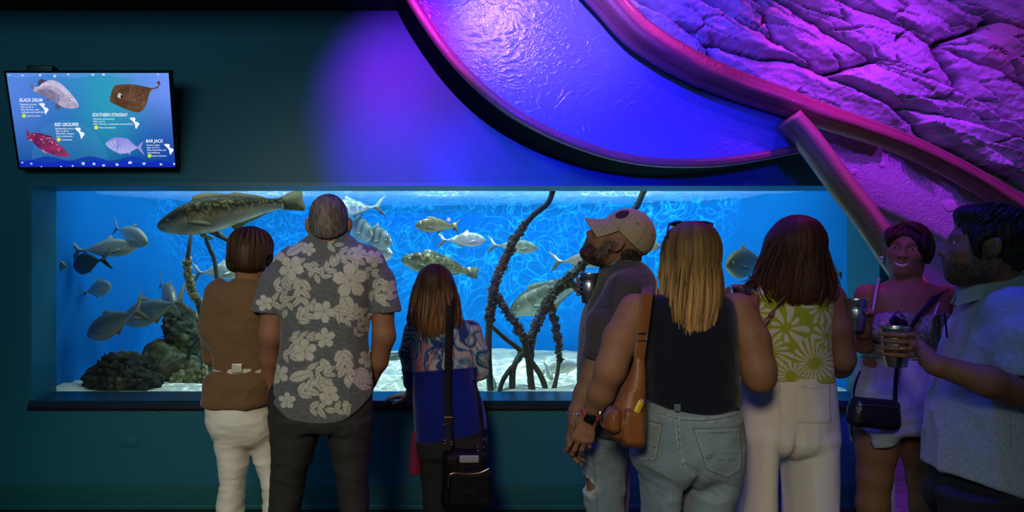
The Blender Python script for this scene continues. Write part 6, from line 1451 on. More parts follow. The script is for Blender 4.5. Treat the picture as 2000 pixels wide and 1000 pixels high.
# sunglasses on the hair
sx = P(1350, 436, YE+.03); sg = empty('sunglasses', sx, 'dark green framed sunglasses pushed up on the blonde hair', 'sunglasses'); M_fr = mat('green_frame', (.005, .022, .020), .2)
MB().tube(smooth_path([P(x, y, YE+d) for x, y, d in ((1308, 437, -.0), (1325, 433.5, .06), (1350, 436, .085), (1374, 433.5, .06), (1392, 438, -.0))], 40), .0042, 8).build('frame', M_fr, sg)
for x0, x1 in ((1309, 1347), (1353, 1391)):
    lv_ = [P(x0+(x1-x0)*(.5+.5*math.cos(a)*abs(math.cos(a))**-.3), 438.5-5.5*math.sin(a), YE+.03+.04*(1-(2*(.5+.5*math.cos(a)*abs(math.cos(a))**-.3)-1)**2 if True else 0)-.025*0) for a in np.linspace(.05, 2*PI+.05, 28, endpoint=False)]
    cen = np.mean(lv_, 0); n_ = len(lv_); obj('lens', lv_+[cen]+[q_+[0, .002, .002] for q_ in lv_]+[cen+[0, .002, .002]], [(i, (i+1) % n_, n_) for i in range(n_)]+[((i+1) % n_+n_+1, i+n_+1, 2*n_+1) for i in range(n_)]+[(i, i+n_+1, (i+1) % n_+n_+1, (i+1) % n_) for i in range(n_)], mat('dark_lens', (.004, .018, .018), .08), sg)
for x0, x1 in ((1308, 1303), (1392, 1390)): MB().tube(smooth_path([P(x0, 437, YE), P((x0+x1)/2-1, 448, YE-.03), P(x1, 464, YE-.05)], 12), .0026, 6, flat=(1, 1.6)).build('temple', M_fr, sg)
# brown leather backpack on one shoulder
YP = YE-.15; bp_ = empty('backpack', P(1235, 866, YP), 'brown leather backpack hanging from the left shoulder of the blonde woman', 'backpack')
lr = rows(YP, [(697, 1240, 1257, .018), (730, 1231, 1258, .030), (765, 1214, 1258, .045), (800, 1196, 1258, .058), (828, 1182, 1258, .064), (848, 1190, 1258, .062), (862, 1206, 1258, .055), (869, 1214, 1257, .045)])
bf_ = loft(lr, 2.6, cap=.012); bf_ = U([bf_, rbox(P(1237, 834, YP-.045), (S(19, YP), .022, S(33, YP)), .014)], .012)
def bcol(v): 
    c = tint(v, (.24, .082, .020), .2, 9); dk = seam(v, [(1222, 800), (1218, 835), (1212, 864)], 1.4)+seam(v, [(1222, 802), (1257, 803)], 1.3)+.8*seam(v, [(1186, 815), (1203, 800), (1215, 798)], 1.6)+.5*seam(v, [(1240, 705), (1225, 760), (1222, 800)], 1.5); return c*(1-.5*np.clip(dk, 0, 1))[:, None]
lo, hi = bbox_of([P(1176, 690, YP), P(1262, 872, YP)], [.01, .1, .01]); v, q = surf(bf_, lo, hi, .004); c = bcol(v); v, _ = wrinkle(bf_, v, .005, (10, 10, 6), 6); obj('body', v, q, M_leath, bp_, col=c)
flp = loft(rows(YP-.03, [(795, 1190, 1212, .035), (815, 1180, 1214, .045), (832, 1178, 1212, .045), (842, 1184, 1206, .035)]), 2.4, cap=.012); lo, hi = bbox_of([P(1174, 790, YP), P(1218, 848, YP)], [.01, .12, .01]); v, q = surf(flp, lo, hi, .004); c = tint(v, (.22, .075, .018), .2, 9); v, _ = wrinkle(flp, v, .004, (12, 12, 12), 4); obj('side_pocket', v, q, M_leath, bp_, col=c)
spp = smooth_path([P(1262, 560, YE+.04), P(1265, 563, YE-.03), P(1264, 575, YE-.10), P(1260, 610, YE-.125), P(1255, 650, YE-.135), P(1250, 685, YP), P(1248, 712, YP+.0)], 50); v, f = ribbon(spp, (1, .15, 0), .040, .004)
sb_ = obj('shoulder_strap', v, f, M_leath, bp_, col=tint(np.array(v), (.22, .075, .018), .15))
for x, y in ((1253.5, 658), (1248.5, 688)): ring('buckle', P(x, y, YE-.147), .0165, .0125, .0028, sb_, M_steel)
MB().tube(smooth_path([P(1178, 835, YP-.03), P(1172, 822, YP-.03), P(1172, 806, YP-.03), P(1180, 795, YP-.02)], 20), .0035, 8).build('chain', M_gold, bp_)
yb = empty('yellow_tube', P(1249, 797, YP-.07), 'short yellow tube poking out of the outer pocket of the brown backpack', 'tube')
MB().tube([P(1243, 806, YP-.068), P(1253, 784, YP-.064)], .0125, 12, flat=(1, .6)).build('barrel', mat('yellow_plastic', (.62, .40, .02), .4), yb); MB().tube([P(1253, 784, YP-.064), P(1254.5, 780, YP-.0635)], .0115, 12, flat=(1, .6)).build('cap', mat('grey_tip', (.3, .32, .25), .4), yb)
# ================================================================= F: woman in the green and white top
YF = 2.87; base = (P(1535, 0, YF)[0], YF, 0)
hM = headM(P(1556, 488, YF), yaw=-.22, pitch=-.05, s=.96); hf = xf(head_sdf(True), hM)
tF = [(540, 1508, 1572, .055), (549, 1478, 1598, .068), (560, 1455, 1612, .088), (578, 1446, 1618, .105), (610, 1443, 1620, .116), (650, 1447, 1619, .118), (690, 1453, 1618, .116), (725, 1457, 1622, .118), (745, 1456, 1625, .122)]
torso = loft(rows(YF, tF), 2.4)
aR = [(1622, 582, 0, .056), (1634, 640, -.02, .055), (1644, 702, -.02, .048), (1640, 715, .02, .045), (1612, 700, .20, .036), (1598, 688, .30, .028)]; armR = plimb(YF, aR)
aL = [(1440, 582, 0, .056), (1428, 640, .02, .052), (1432, 700, .03, .046), (1470, 690, .24, .032)]; armL = plimb(YF, aL)
hF = U([palm_sdf(handM(P(1598, 688, YF+.30), (-.8, .5, .2), (0, .5, .8)), 1, .92, curls=[(.5, .6, .4)]*4), palm_sdf(handM(P(1470, 690, YF+.24), (.8, .5, .2), (0, .5, .8)), -1, .92, curls=[(.5, .6, .4)]*4)], .004)
trF, lo_, hi_ = tf(YF, [(727, 1456, 1624, .118), (742, 1450, 1626, .122), (765, 1443, 1629, .13), (800, 1438, 1632, .14), (850, 1436, 1634, .142), (866, 1442, 1628, .13), (890, 1470, 1600, .07)],
   [[(810, 1452, 1512, .085), (850, 1437, 1523, .132), (900, 1436, 1520, .132), (965, 1433, 1518, .13), (1000, 1431, 1517, .13), (1110, 1425, 1515, .14), (1225, 1420, 1514, .15)], [(810, 1534, 1620, .085), (850, 1520, 1633, .132), (900, 1524, 1635, .132), (1000, 1528, 1636, .13), (1110, 1530, 1638, .14), (1225, 1530, 1641, .15)]], .014)
def cleftF(p): return trF(p)+.015*np.exp(-((p[:, 0]-P(1522, 0, YF)[0])/.014)**2)*sstep(YF, YF-.06, p[:, 1])*sstep(P(0, 790, YF)[2], P(0, 868, YF)[2], p[:, 2])
neck = cone(P(1556, 510, YF), P(1545, 560, YF), .05, .056)
bodyF = U([U([hf, neck], .03), lambda p: torso(p)+.009, armR, armL, hF, lambda p: trF(p)+.018], .02)
lo, hi = bbox_of([P(1410, 415, YF), P(1690, 1235, YF)], [.03, .24, .03]); hi[1] += .2
pF = person(bodyF, lo, hi, [], lambda v: tint(v, SK['olive'], .06, 8), base, 'brown haired woman in a green and white leaf print top and white trousers')
armc = U([plimb(YF, [(1452, 548, 0, .045), (1446, 590, 0, .056), (1442, 640, 0, .048)]), plimb(YF, [(1616, 552, 0, .035), (1626, 590, 0, .045), (1630, 640, 0, .045)])], .02)
topF = cut(cut(lambda p: smax(torso(p)-.004, half(P(1540, 737, YF), (-.05, 0, -1))(p), .004), armc, .006), cone(P(1552, 525, YF), P(1548, 552, YF), .070, .066), .006)
BUR = [(1588, 708, 62, 22, .3), (1502, 690, 70, 18, .1), (1605, 600, 52, 12, .8), (1535, 640, 50, 9, 1.2), (1480, 610, 46, 10, .2), (1570, 560, 45, 11, .5), (1545, 735, 50, 16, 0), (1615, 655, 36, 10, 1.0), (1455, 655, 44, 12, .4), (1460, 560, 40, 9, 0), (1470, 725, 46, 14, .7)]
def leafp(v):
    X = v[:, 0]*F/v[:, 1]+CX; Yp = HY-(v[:, 2]-CZ)*F/v[:, 1]; X = X+5*fbm(v*9, 2); Yp = Yp+5*fbm(v*9+7, 2); m = np.zeros(len(v)); best = np.full(len(v), 9.)
    for (x, y, R, n, ph) in BUR:
        dx, dy = X-x, Yp-y; rr = np.hypot(dx, dy)/R; th = np.arctan2(dy, dx)+.5*rr*math.sin(n)
        ln = .78+.22*np.sin(th*3+ph*5); w = np.clip(np.minimum(rr*1.9, (ln-rr)*3.2+.30), 0, .62)
        pt = sstep(0, .10, w-np.abs(np.mod(th*n/(2*PI)+ph, 1)-.5)*2)*(rr > .20)*(rr < ln); own = rr < best
        m = np.where(own, pt, m); best = np.minimum(best, rr)
    c = np.tile(np.array((.36, .40, .035)), (len(v), 1)); return mix(c, (.66, .63, .55), np.clip(m, 0, 1))*(1+.06*fbm(v*20, 2))[:, None]
lo, hi = bbox_of([P(1436, 535, YF), P(1632, 748, YF)], [.02, .17, .02])
garment('sleeveless_top', topF, lo, hi, .004, M_cot, pF, leafp, .004, (6, 6, 5), 61)
def wF(v):
    c = tint(v, (.74, .71, .66), .04, 8); fr = v[:, 1] < YF
    d = seam(v, [(1555, 755), (1587, 759), (1620, 754)], 1.0)+seam(v, [(1555, 756), (1555, 824), (1588, 826), (1618, 822), (1620, 755)], .8)*.7+seam(v, [(1522, 732), (1523, 790), (1524, 868)], 1.0)*.8
    return c*(1-.35*np.clip(d, 0, 1)*fr)[:, None]
pkF = lambda p: cleftF(p)-.003*(seam_in(p, 1555, 1620, 756, 824))
def seam_in(p, x0, x1, y0, y1):
    X = p[:, 0]*F/p[:, 1]+CX; Yp = HY-(p[:, 2]-CZ)*F/p[:, 1]; return sstep(x0-1, x0+1, X)*sstep(x1+1, x1-1, X)*sstep(y0-1, y0+1, Yp)*sstep(y1+1, y1-1, Yp)*(p[:, 1] < YF)
garment('trousers', pkF, lo_, hi_, .0055, mat('white_linen', attr=True, rough=.9, bump=.25, bscale=380), pF, wF, .009, (5, 5, 1.6), 71)
for x in (1470, 1583): shoe(pF, P(x, 0, YF)[0], YF-.02, 0)
hr = rows(YF, [(440, 1518, 1588, .085), (462, 1497, 1602, .108), (490, 1487, 1608, .116), (525, 1478, 1611, .112, -.01), (555, 1478, 1612, .10, -.03), (578, 1492, 1602, .08, -.05), (594, 1515, 1585, .055, -.065)])
hfF = U([xf(ell((0, -.012, .040), (.104, .116, .106)), hM), loft(hr, 2.2, cap=.025)], .035); hfF = cut(hfF, xf(ell((0, .12, -.03), (.07, .08, .14)), hM), .02)
rnd = np.random.default_rng(9); C0 = ((.020, .008, .005), (.115, .045, .020))
l1 = locks(loft_lock_paths(hr, 460, -PI*1.0, PI*.0, rnd, extend=.035, wob=.10, out=1.008), .0032, C0, rnd, 5)
l2 = locks([[P(1490, 500, YF-.06), P(1478, 530, YF-.08), P(1466+7*rnd.normal(), 552+4*rnd.normal(), YF-.1), P(1450+8*rnd.normal(), 560+6*rnd.normal(), YF-.11)] for _ in range(26)], .003, C0, rnd, 5)
lkv = (np.vstack([l1[0], l2[0]]), l1[1]+[tuple(i+len(l1[0]) for i in q_) for q_ in l2[1]], np.vstack([l1[2], l2[2]]))
lo, hi = bbox_of([P(1470, 415, YF), P(1622, 612, YF)], [.02, .2, .02]); hair_mesh('hair', hfF, lo, hi, .005, pF, C0, P(1555, 480, YF), .006, 24, 2.2, 7, extra=lkv)
bt_ = smooth_path([P(1535, 578, YF-.122), P(1516, 600, YF-.130), P(1500, 622, YF-.132), P(1480, 645, YF-.128), P(1460, 662, YF-.11)], 24); v, f = ribbon(bt_, (.6, 0, .8), .016, .003)
bx = obj('bag_strap', v, f, mat('tan_strap', (.20, .09, .035), .5), origin=P(1500, 622, YF-.13)); tag(bx, 'brown leather bag strap across the back of the green and white top', 'bag strap')

# ================================================================= G: smiling woman facing the room
YGw = 2.95; base = (P(1765, 0, YGw)[0], YGw, 0)
hcG = P(1772, 489, YGw); hM = headM(hcG, yaw=math.radians(136), pitch=.06, roll=-.12, s=.92); hfl = head_sdf(True, smile=1.8, jaw=.84, nose=.9); hf = xf(hfl, hM)
tG = [(548, 1734, 1800, .055), (556, 1716, 1822, .07), (566, 1694, 1846, .088), (585, 1686, 1852, .10), (620, 1688, 1850, .112), (650, 1688, 1848, .108), (690, 1687, 1838, .098), (720, 1680, 1842, .108), (740, 1676, 1846, .115)]
torso = loft(rows(YGw, tG), 2.3)
neck = U([cone(P(1772, 515, YGw), P(1768, 560, YGw), .049, .055)], .01)
cupG = P(1672, 645, YGw-.14); WG = P(1686, 640, YGw-.10)
aR = [(1693, 577, 0, .047), (1682, 630, -.0, .041), (1686, 672, -.02, .037)]; armR = U([plimb(YGw, aR), limb([P(1686, 672, YGw-.02), WG], [.036, .026])], .015)
armL = plimb(YGw, [(1846, 580, .0, .047), (1862, 640, .0, .042), (1864, 700, .02, .038), (1850, 740, .08, .028)])
hG = grip(WG, cupG, (20, 70, 120, 165), (.098, .078, .058, .040), .036, (-40, -75), .07, .92)
hG2 = palm_sdf(handM(P(1850, 740, YGw+.08), (-.2, .1, -1), (.6, .7, 0)), 1, .9, curls=[(.3, .4, .3)]*4)
legs = U([plimb(YGw, [(1712, 830, 0, .088), (1712, 880, 0, .074), (1708, 930, 0, .062), (1704, 985, -.0, .058), (1706, 1080, 0, .044), (1708, 1195, 0, .036)]), plimb(YGw, [(1798, 830, 0, .088), (1802, 885, 0, .074), (1806, 935, 0, .062), (1810, 990, 0, .058), (1812, 1080, 0, .044), (1812, 1195, 0, .036)]), lambda p: loft(rows(YGw, [(730, 1680, 1842, .11), (790, 1668, 1850, .125), (850, 1672, 1846, .12)]), 2.2)(p)+.02], .03)
bodyG = U([U([hf, neck], .03), torso, armR, armL, hG, hG2, legs], .018)
lo, hi = bbox_of([P(1640, 435, YGw), P(1885, 1215, YGw)], [.03, .2, .03]); lo[1] -= .1
hb = (hcG-[.12, .15, .15], hcG+[.12, .13, .13], .0032); hb2 = (cupG-[.075, .08, .02], cupG+[.09, .09, .14], .004)
def colG(v):
    q = inv(hM, v); c = face_col(q, SK['tan'], (.40, .06, .07), browc=(.02, .010, .006), smile=1.8, eyes=.0040)
    g = np.exp(-(q[:, 0]/.024)**4)*np.exp(-((q[:, 2]+.0700-.011*(np.abs(q[:, 0])/.026)**2)/.0046)**4)*sstep(.07, .078, q[:, 1]); return mix(c, np.array((.70, .66, .62)), .95*g)
pG = person(bodyG, lo, hi, [hb, hb2], colG, base, 'smiling woman in a sequined strapless top and pale denim shorts facing the room', h=.008)
teeth = xf(ell((0, .078, -.068), (.024, .013, .0062)), hM); v, q = surf(teeth, hcG-.14, hcG+.14, .0024); obj('teeth', v, q, M_white, pG)
cup(cupG, (0, 0, 1), 'steel cup raised by the smiling woman, beside the elbow of the leaf print woman', .98)
def scol(v): 
    s = .5+.5*vnoise(v*[230, 230, 210]); c = mix((.10, .095, .12), (.55, .54, .58), s**1.6); return c
bod = lambda p: smax(smax(torso(p)-.006, half(P(1760, 697, YGw), (0, 0, -1))(p), .004), p[:, 2]-(P(0, 614, YGw)[2]+.018*np.cos((p[:, 0]-base[0])/.155*2*PI)*-1*0+.016*np.sin(np.clip(np.abs(p[:, 0]-base[0])/.085, 0, 2)*PI*.5)**2), .004)
bust = U([bod, lambda p: smax(U([ell(P(1722, 640, YGw-.075), (.062, .055, .06)), ell(P(1802, 640, YGw-.075), (.062, .055, .06))], .02)(p), p[:, 2]-(P(0, 610, YGw)[2]), .01)], .025)
lo, hi = bbox_of([P(1676, 598, YGw), P(1860, 700, YGw)], [.02, .2, .02]); garment('bodice', bust, lo, hi, .0042, mat('sequins', attr=True, rough=.3, metal=.45, bump=.6, bscale=330), pG, scol, .0, label='sequined strapless bodice')
for (x0, y0), (x1, y1) in (((1716, 548), (1704, 606)), ((1845, 562), (1824, 612))):
    pt = smooth_path([P(x0+3, y0-2, YGw+.06), P(x0, y0, YGw-.01), P((x0+x1)/2, (y0+y1)/2, YGw-.085), P(x1, y1+6, YGw-.118)], 24); MB().tube(pt, .0045, 8).build('strap', mat('strap_sequin', (.5, .48, .55), .35, .3), pG)
trG, lo_, hi_ = tf(YGw, [(692, 1688, 1838, .102), (715, 1680, 1842, .112), (760, 1668, 1850, .126), (810, 1662, 1854, .134), (840, 1662, 1852, .13)], [[(835, 1660, 1754, .12), (855, 1659, 1752, .115), (880, 1662, 1750, .11)], [(835, 1758, 1850, .12), (860, 1760, 1848, .115), (898, 1762, 1846, .11)]], .03, 2.3)
trG2 = lambda p: smax(trG(p), np.where(p[:, 0] < P(1756, 0, YGw)[0], half(P(1705, 862, YGw), (.34, -.1, -1))(p), half(P(1805, 888, YGw), (.14, -.1, -1))(p)), .004)
trG3 = cut(trG2, U([plimb(YGw, [(1707, 850, 0, .083), (1706, 885, 0, .083)]), plimb(YGw, [(1803, 870, 0, .08), (1804, 905, 0, .08)])], .01), .004)
def dG(v):
    c = tint(v, (.42, .48, .52), .10, 9); d = seam(v, [(1712, 712), (1709, 745), (1703, 755)], .9)+seam(v, [(1757, 712), (1757, 835)], 1.0)+seam(v, [(1683, 716), (1840, 716)], .9); return c*(1-.35*np.clip(d, 0, 1))[:, None]
garment('shorts', trG3, lo_, hi_, .006, M_denim, pG, dG, .005, (7, 7, 9), 81)
bl = loft(rows(YGw, [(690, 1687, 1839, .104), (697, 1686, 1840, .106)]), 2.3, cap=.003); lo, hi = bbox_of([P(1680, 686, YGw), P(1845, 700, YGw)], [.01, .13, .01]); v, q = surf(bl, lo, hi, .005); obj('belt', v, q, M_nyl, pG)
def hairG(p):
    d = U([ell((0, -.016, .036), (.087, .106, .096)), ell((.0, -.085, -.01), (.060, .050, .06)), ell((.062, .040, .050), (.030, .055, .045)), ell((-.066, .045, .030), (.028, .05, .058)), ell((-.082, .022, -.008), (.017, .028, .045))], .03)(p)
    d = smax(d, -ell((.006, .110, -.030), (.062, .066, .098))(p), .012); d = smax(d, half((0, 0, -.07), (0, -.2, -1))(p), .02); return smax(d, -ell((.088, .010, -.03), (.02, .03, .042))(p), .008)
hG_ = xf(hairG, hM); rnd = np.random.default_rng(14); C0 = ((.012, .006, .006), (.07, .032, .022)); pth = []
for i in range(40):
    s_ = rnd.random(); a = Vector((.02+.02*s_, .05+.02*s_, .125)); b_ = Vector((-.045-.02*s_, .075-.02*s_, .085)); c_ = Vector((-.078-.008*s_, .05-.03*s_, .03)); d_ = Vector((-.086-.006*rnd.random(), .036-.03*s_, -.02-.03*rnd.random())); pth.append([np.array(hM @ q_) for q_ in (a, b_, c_, d_)])
for i in range(26):
    s_ = rnd.random(); a = Vector((.02, .06+.02*s_, .118)); b_ = Vector((.058, .066-.02*s_, .085)); c_ = Vector((.080, .025-.03*s_, .035)); d_ = Vector((.07, -.05, .0-.03*s_)); pth.append([np.array(hM @ q_) for q_ in (a, b_, c_, d_)])
hair_mesh('hair', hG_, hcG-.17, hcG+.17, .0045, pG, C0, hcG, .004, 18, 7, 5, extra=locks(pth, .0058, C0, rnd))
for s_ in (1, -1):
    e = MB(); c_ = np.array(hM @ Vector((s_*.089, .004, -.044))); e.ball(c_, .0065, 10, 8).ball(c_-[0, 0, .013], .005, 10, 8); e.build('earring', mat('pearl', (.7, .68, .7), .15, .2), pG)
sg = empty('sunglasses', P(1753, 626, YGw-.15), 'dark round sunglasses hooked on the neckline of the sequined top', 'sunglasses')
for x, y in ((1747, 626), (1763, 633)): MB().ball(P(x, y, YGw-.148), (.0215, .007, .019), 20, 12).build('lens', mat('violet_lens', (.012, .004, .018), .06, spec=.8), sg)
MB().tube(smooth_path([P(1752, 619, YGw-.150), P(1756, 622, YGw-.154), P(1759, 627, YGw-.152)], 10), .0025, 6).build('bridge', M_glossb, sg); MB().tube([P(1742, 618, YGw-.14), P(1755, 608, YGw-.128), P(1768, 622, YGw-.13)], .0022, 6).build('temple', M_glossb, sg)
# black belt bag
YGb = YGw-.155; bg = empty('small_crossbody_bag', P(1707, 836, YGb), 'small black rectangular crossbody bag in front of the pale denim shorts', 'bag')
Mb = Matrix.Translation(Vector(P(1707, 806, YGb))) @ Matrix.Rotation(math.radians(5), 4, 'Y')
bfx = xf(U([rbox((0, 0, 0), (.088, .032, .054), .022), rbox((0, 0, -.02), (.091, .034, .036), .024)], .02), Mb); v, q = surf(bfx, P(1707, 806, YGb)-.14, P(1707, 806, YGb)+.14, .0048); v, _ = wrinkle(bfx, v, .003, (9, 9, 12), 2); M_bl = mat('black_soft_leather', (.010, .010, .012), .38, bump=.12, bscale=120); obj('body', v, q, M_bl, bg)
MB().tube([np.array(Mb @ Vector(q_)) for q_ in ((-.078, -.034, .034), (0, -.037, .034), (.070, -.034, .034))], .0022, 6).build('zip', M_steel, bg)
MB().ball(np.array(Mb @ Vector((-.079, -.036, .030))), .008, 10, 8).tube([np.array(Mb @ Vector((-.079, -.038, .028))), np.array(Mb @ Vector((-.079, -.04, .008)))], .004, 8).build('zip_pull', M_steel, bg)
sp1 = smooth_path([P(1857, 566, YGw+.05), P(1850, 566, YGw-.03), P(1832, 575, YGw-.088), P(1808, 600, YGw-.118), P(1785, 630, YGw-.132), P(1768, 665, YGw-.125), P(1753, 715, YGw-.128), P(1749, 755, YGw-.142), P(1748, 790, YGb)], 60); v, f = ribbon(sp1, (1, 0, .3), .016, .003); obj('shoulder_strap', v, f, M_bl, bg)
v, f = ribbon(smooth_path([P(1670, 786, YGb), P(1667, 768, YGw-.11), P(1672, 745, YGw-.08), P(1680, 725, YGw-.0)], 20), (1, 0, 0), .008, .003); obj('strap_end', v, f, M_bl, bg)
for x in (1708, 1812): shoe(pG, P(x, 0, YGw)[0], YGw-.02, math.radians(165))

# ================================================================= H: man in the pale blue shirt at the right edge
YH = 2.42; base = (P(1935, 0, YH)[0], YH, 0)
hcH = P(1926, 480, YH-.05); hM = headM(hcH, yaw=math.radians(58), pitch=.06, s=1.06); hfl = head_sdf(jaw=1.12, nose=1.0); hf = xf(hfl, hM)
brdl = U([ell((0, .062, -.094), (.042, .034, .030)), ell((.050, .020, -.062), (.018, .036, .034)), ell((-.050, .020, -.062), (.018, .036, .034)), ell((0, .090, -.052), (.028, .016, .007))], .03)
brd = xf(isect(brdl, lambda p: hfl(p)-.0045, .004), hM)
tH = [(540, 1888, 1996, .09), (556, 1872, 2028, .13), (580, 1856, 2056, .17), (620, 1843, 2072, .195), (660, 1830, 2080, .20), (700, 1821, 2082, .205), (760, 1808, 2080, .205), (832, 1800, 2076, .205), (900, 1795, 2072, .205), (965, 1792, 2070, .205)]
torso = loft(rows(YH, tH), 2.3, yaw=math.radians(-20))
cupH = P(1749, 716, YH+.02); WH = P(1826, 712, YH-.16)
aL_ = [P(1985, 600, YH-.16), P(2008, 700, YH-.20), P(2030, 782, YH-.22), P(1930, 745, YH-.24), WH]; aL_[0] = P(1985, 650, YH-.15); armL = limb(aL_, [.045, .052, .048, .045, .032])
aR_ = [P(1975, 600, YH+.20), P(1985, 720, YH+.24), P(1960, 790, YH+.22), P(1935, 860, YH+.20)]; aR_[0] = P(1975, 650, YH+.2); armR = limb(aR_, [.045, .050, .044, .032])
RH = .040
hH = grip(WH, cupH, (-52, -98, -138, -172), (.112, .090, .067, .045), RH, (25, 75), .085, 1.02)
hH2 = palm_sdf(handM(aR_[-1], (-.1, .0, -1), (-.3, .9, 0)), 1, 1.0, curls=[(.3, .4, .3)]*4)
neck = cone(hcH+[.03, .0, -.05], P(1938, 560, YH), .066, .074)
trH, lo_, hi_ = tf(YH, [(880, 1815, 2062, .19), (930, 1812, 2062, .19), (990, 1815, 2060, .18)], [[(960, 1826, 2050, .10, -.09), (1050, 1838, 2030, .09, -.09), (1200, 1850, 2010, .08, -.09), (1360, 1858, 2000, .085, -.09)], [(960, 1810, 2030, .10, .1), (1050, 1820, 2010, .09, .1), (1200, 1832, 1992, .08, .1), (1330, 1840, 1985, .085, .1)]], .06)
bodyH = U([U([hf, brd, neck], .02), lambda p: smax(torso(p)+.016, half(P(1900, 880, YH), (0, 0, -1))(p), .01), armL, armR, hH, hH2, lambda p: trH(p)+.02], .014)
lo, hi = bbox_of([P(1690, 385, YH), P(2110, 1370, YH)], [.03, .34, .03])
hb = (hcH-[.17, .15, .16], hcH+[.14, .17, .15], .0034); hb2 = (cupH-[.075, .18, .02], cupH+[.13, .09, .15], .0034)
def colH(v):
    c = face_col(inv(hM, v), SK['ruddy'], (.28, .10, .08), browc=(.02, .012, .008), beard=(.06, .045, .035), bdens=1.1); b_ = sstep(.003, -.001, brd(v)); k = .5+.5*vnoise(v*190); return mix(c, mix((.03, .02, .014), (.16, .13, .11), k), b_*.75)
pH = person(bodyH, lo, hi, [hb, hb2], colH, base, 'bearded man in a pale blue collared shirt in profile at the right edge', h=.0085)
cup(cupH, (-.02, 0, 1), 'steel cup held out by the man in the pale blue shirt', 1.08)
rg = [cupH+[math.cos(a)*(RH+.012), math.sin(a)*(RH+.012), .067] for a in [math.radians(-98)]][0]; rd_ = np.array([math.sin(math.radians(-98)), -math.cos(math.radians(-98)), 0])
e1 = np.array([math.cos(math.radians(-98)), math.sin(math.radians(-98)), 0]); rp = [rg+.0098*(math.cos(a)*e1+math.sin(a)*np.array([0, 0, 1]))+.012*np.cross(e1, [0, 0, 1]) for a in np.linspace(0, 2*PI, 30)]; MB().tube(rp, .0018, 6, cap=False).build('wedding_ring', M_gold, pH)
sl = limb([P(1985, 612, YH-.14), P(2004, 665, YH-.18), P(2010, 735, YH-.205)], [.082, .084, .082]); slc = cut(lambda p: smax(sl(p), half(P(1990, 727, YH-.2), (.05, 0, -1))(p), .006), limb([P(2008, 712, YH-.2), P(2018, 770, YH-.21)], [.062, .064]), .006)
sr = limb([P(1975, 596, YH+.19), P(1985, 660, YH+.22), P(1988, 735, YH+.235)], [.10, .09, .082])
def hemH(p): return half(P(1900, 930, YH), (-.235, 0, -1))(p)
shirt = U([lambda p: smax(torso(p)-.004, hemH(p), .004), slc, lambda p: smax(sr(p), half(P(1990, 735, YH+.23), (0, 0, -1))(p), .006)], .035); shirt = cut(shirt, cone(hcH+[.03, 0, -.04], P(1936, 552, YH), .095, .07), .008)
lo, hi = bbox_of([P(1780, 525, YH), P(2115, 970, YH)], [.05, .36, .02])
def hcol(v):
    w = .5+.5*vnoise(v*[330, 330, 420]); c = mix((.30, .36, .46), (.52, .56, .62), w); d = seam(v, [(1882, 690), (1880, 780)], .8)*0+seam(v, [(1974, 800), (1971, 880), (1969, 950)], .9); return c*(1-.25*np.clip(d, 0, 1))[:, None]
mk = lambda v: 1-.75*sstep(P(0, 690, YH)[2], P(0, 720, YH)[2], v[:, 2])*(v[:, 1] < YH-.1)*sstep(P(0, 800, YH)[2], P(0, 740, YH)[2], v[:, 2])
garment('shirt', shirt, lo, hi, .0055, M_cot, pH, hcol, .011, (4.5, 4.5, 3), 91, mask=mk)
# turned-down collar, low in front
mC = Matrix.Translation(Vector(P(1930, 552, YH))) @ rotz(math.radians(58)) @ Matrix.Rotation(-.42, 4, 'X')
cfo = loft([(.036, 0, 0, .074, .080), (.02, 0, 0, .079, .086), (-.01, 0, .004, .094, .104), (-.034, 0, .012, .112, .126)], 2.1, cap=.003); cfi = loft([(.06, 0, 0, .066, .070), (.0, 0, 0, .080, .086), (-.05, 0, .012, .116, .130)], 2.1)
vslit = lambda p: np.maximum(np.abs(p[:, 0])-.012-np.clip(.01-p[:, 2], 0, 1)*.9, -p[:, 1])
cfh = xf(cut(cut(cfo, cfi, .003), vslit, .004), mC); cc_ = P(1930, 552, YH); garment('collar', cfh, cc_-.19, cc_+.19, .0044, M_cot, pH, hcol, .002, (9, 9, 9), 3)
garment('trousers', trH, lo_, hi_, .009, mat('dark_trousers', attr=True, rough=.85, bump=.2, bscale=300), pH, lambda v: tint(v, (.014, .014, .022), .15), .005, (5, 5, 8), 95)
for dy in (-.09, .1): shoe(pH, P(1925, 0, YH)[0], YH+dy, math.radians(65))
def hairH(p):
    d = U([ell((0, -.020, .036), (.084, .104, .094)), ell((0, -.070, -.015), (.066, .052, .060)), ell((0, .045, .098), (.055, .040, .026)), ell((.074, .022, .005), (.014, .022, .045)), ell((-.074, .022, .005), (.014, .022, .045))], .03)(p)
    d = smax(d, -ell((0, .120, -.010), (.085, .062, .088))(p), .012); d = smax(d, half((0, -.06, -.075), (0, .25, -1))(p), .015)
    for s_ in (1, -1): d = smax(d, -ell((s_*.088, .002, -.012), (.026, .024, .036))(p), .006)
    return d
hH_ = xf(hairH, hM); rnd = np.random.default_rng(21); C0 = ((.010, .007, .006), (.05, .033, .024)); pth = []
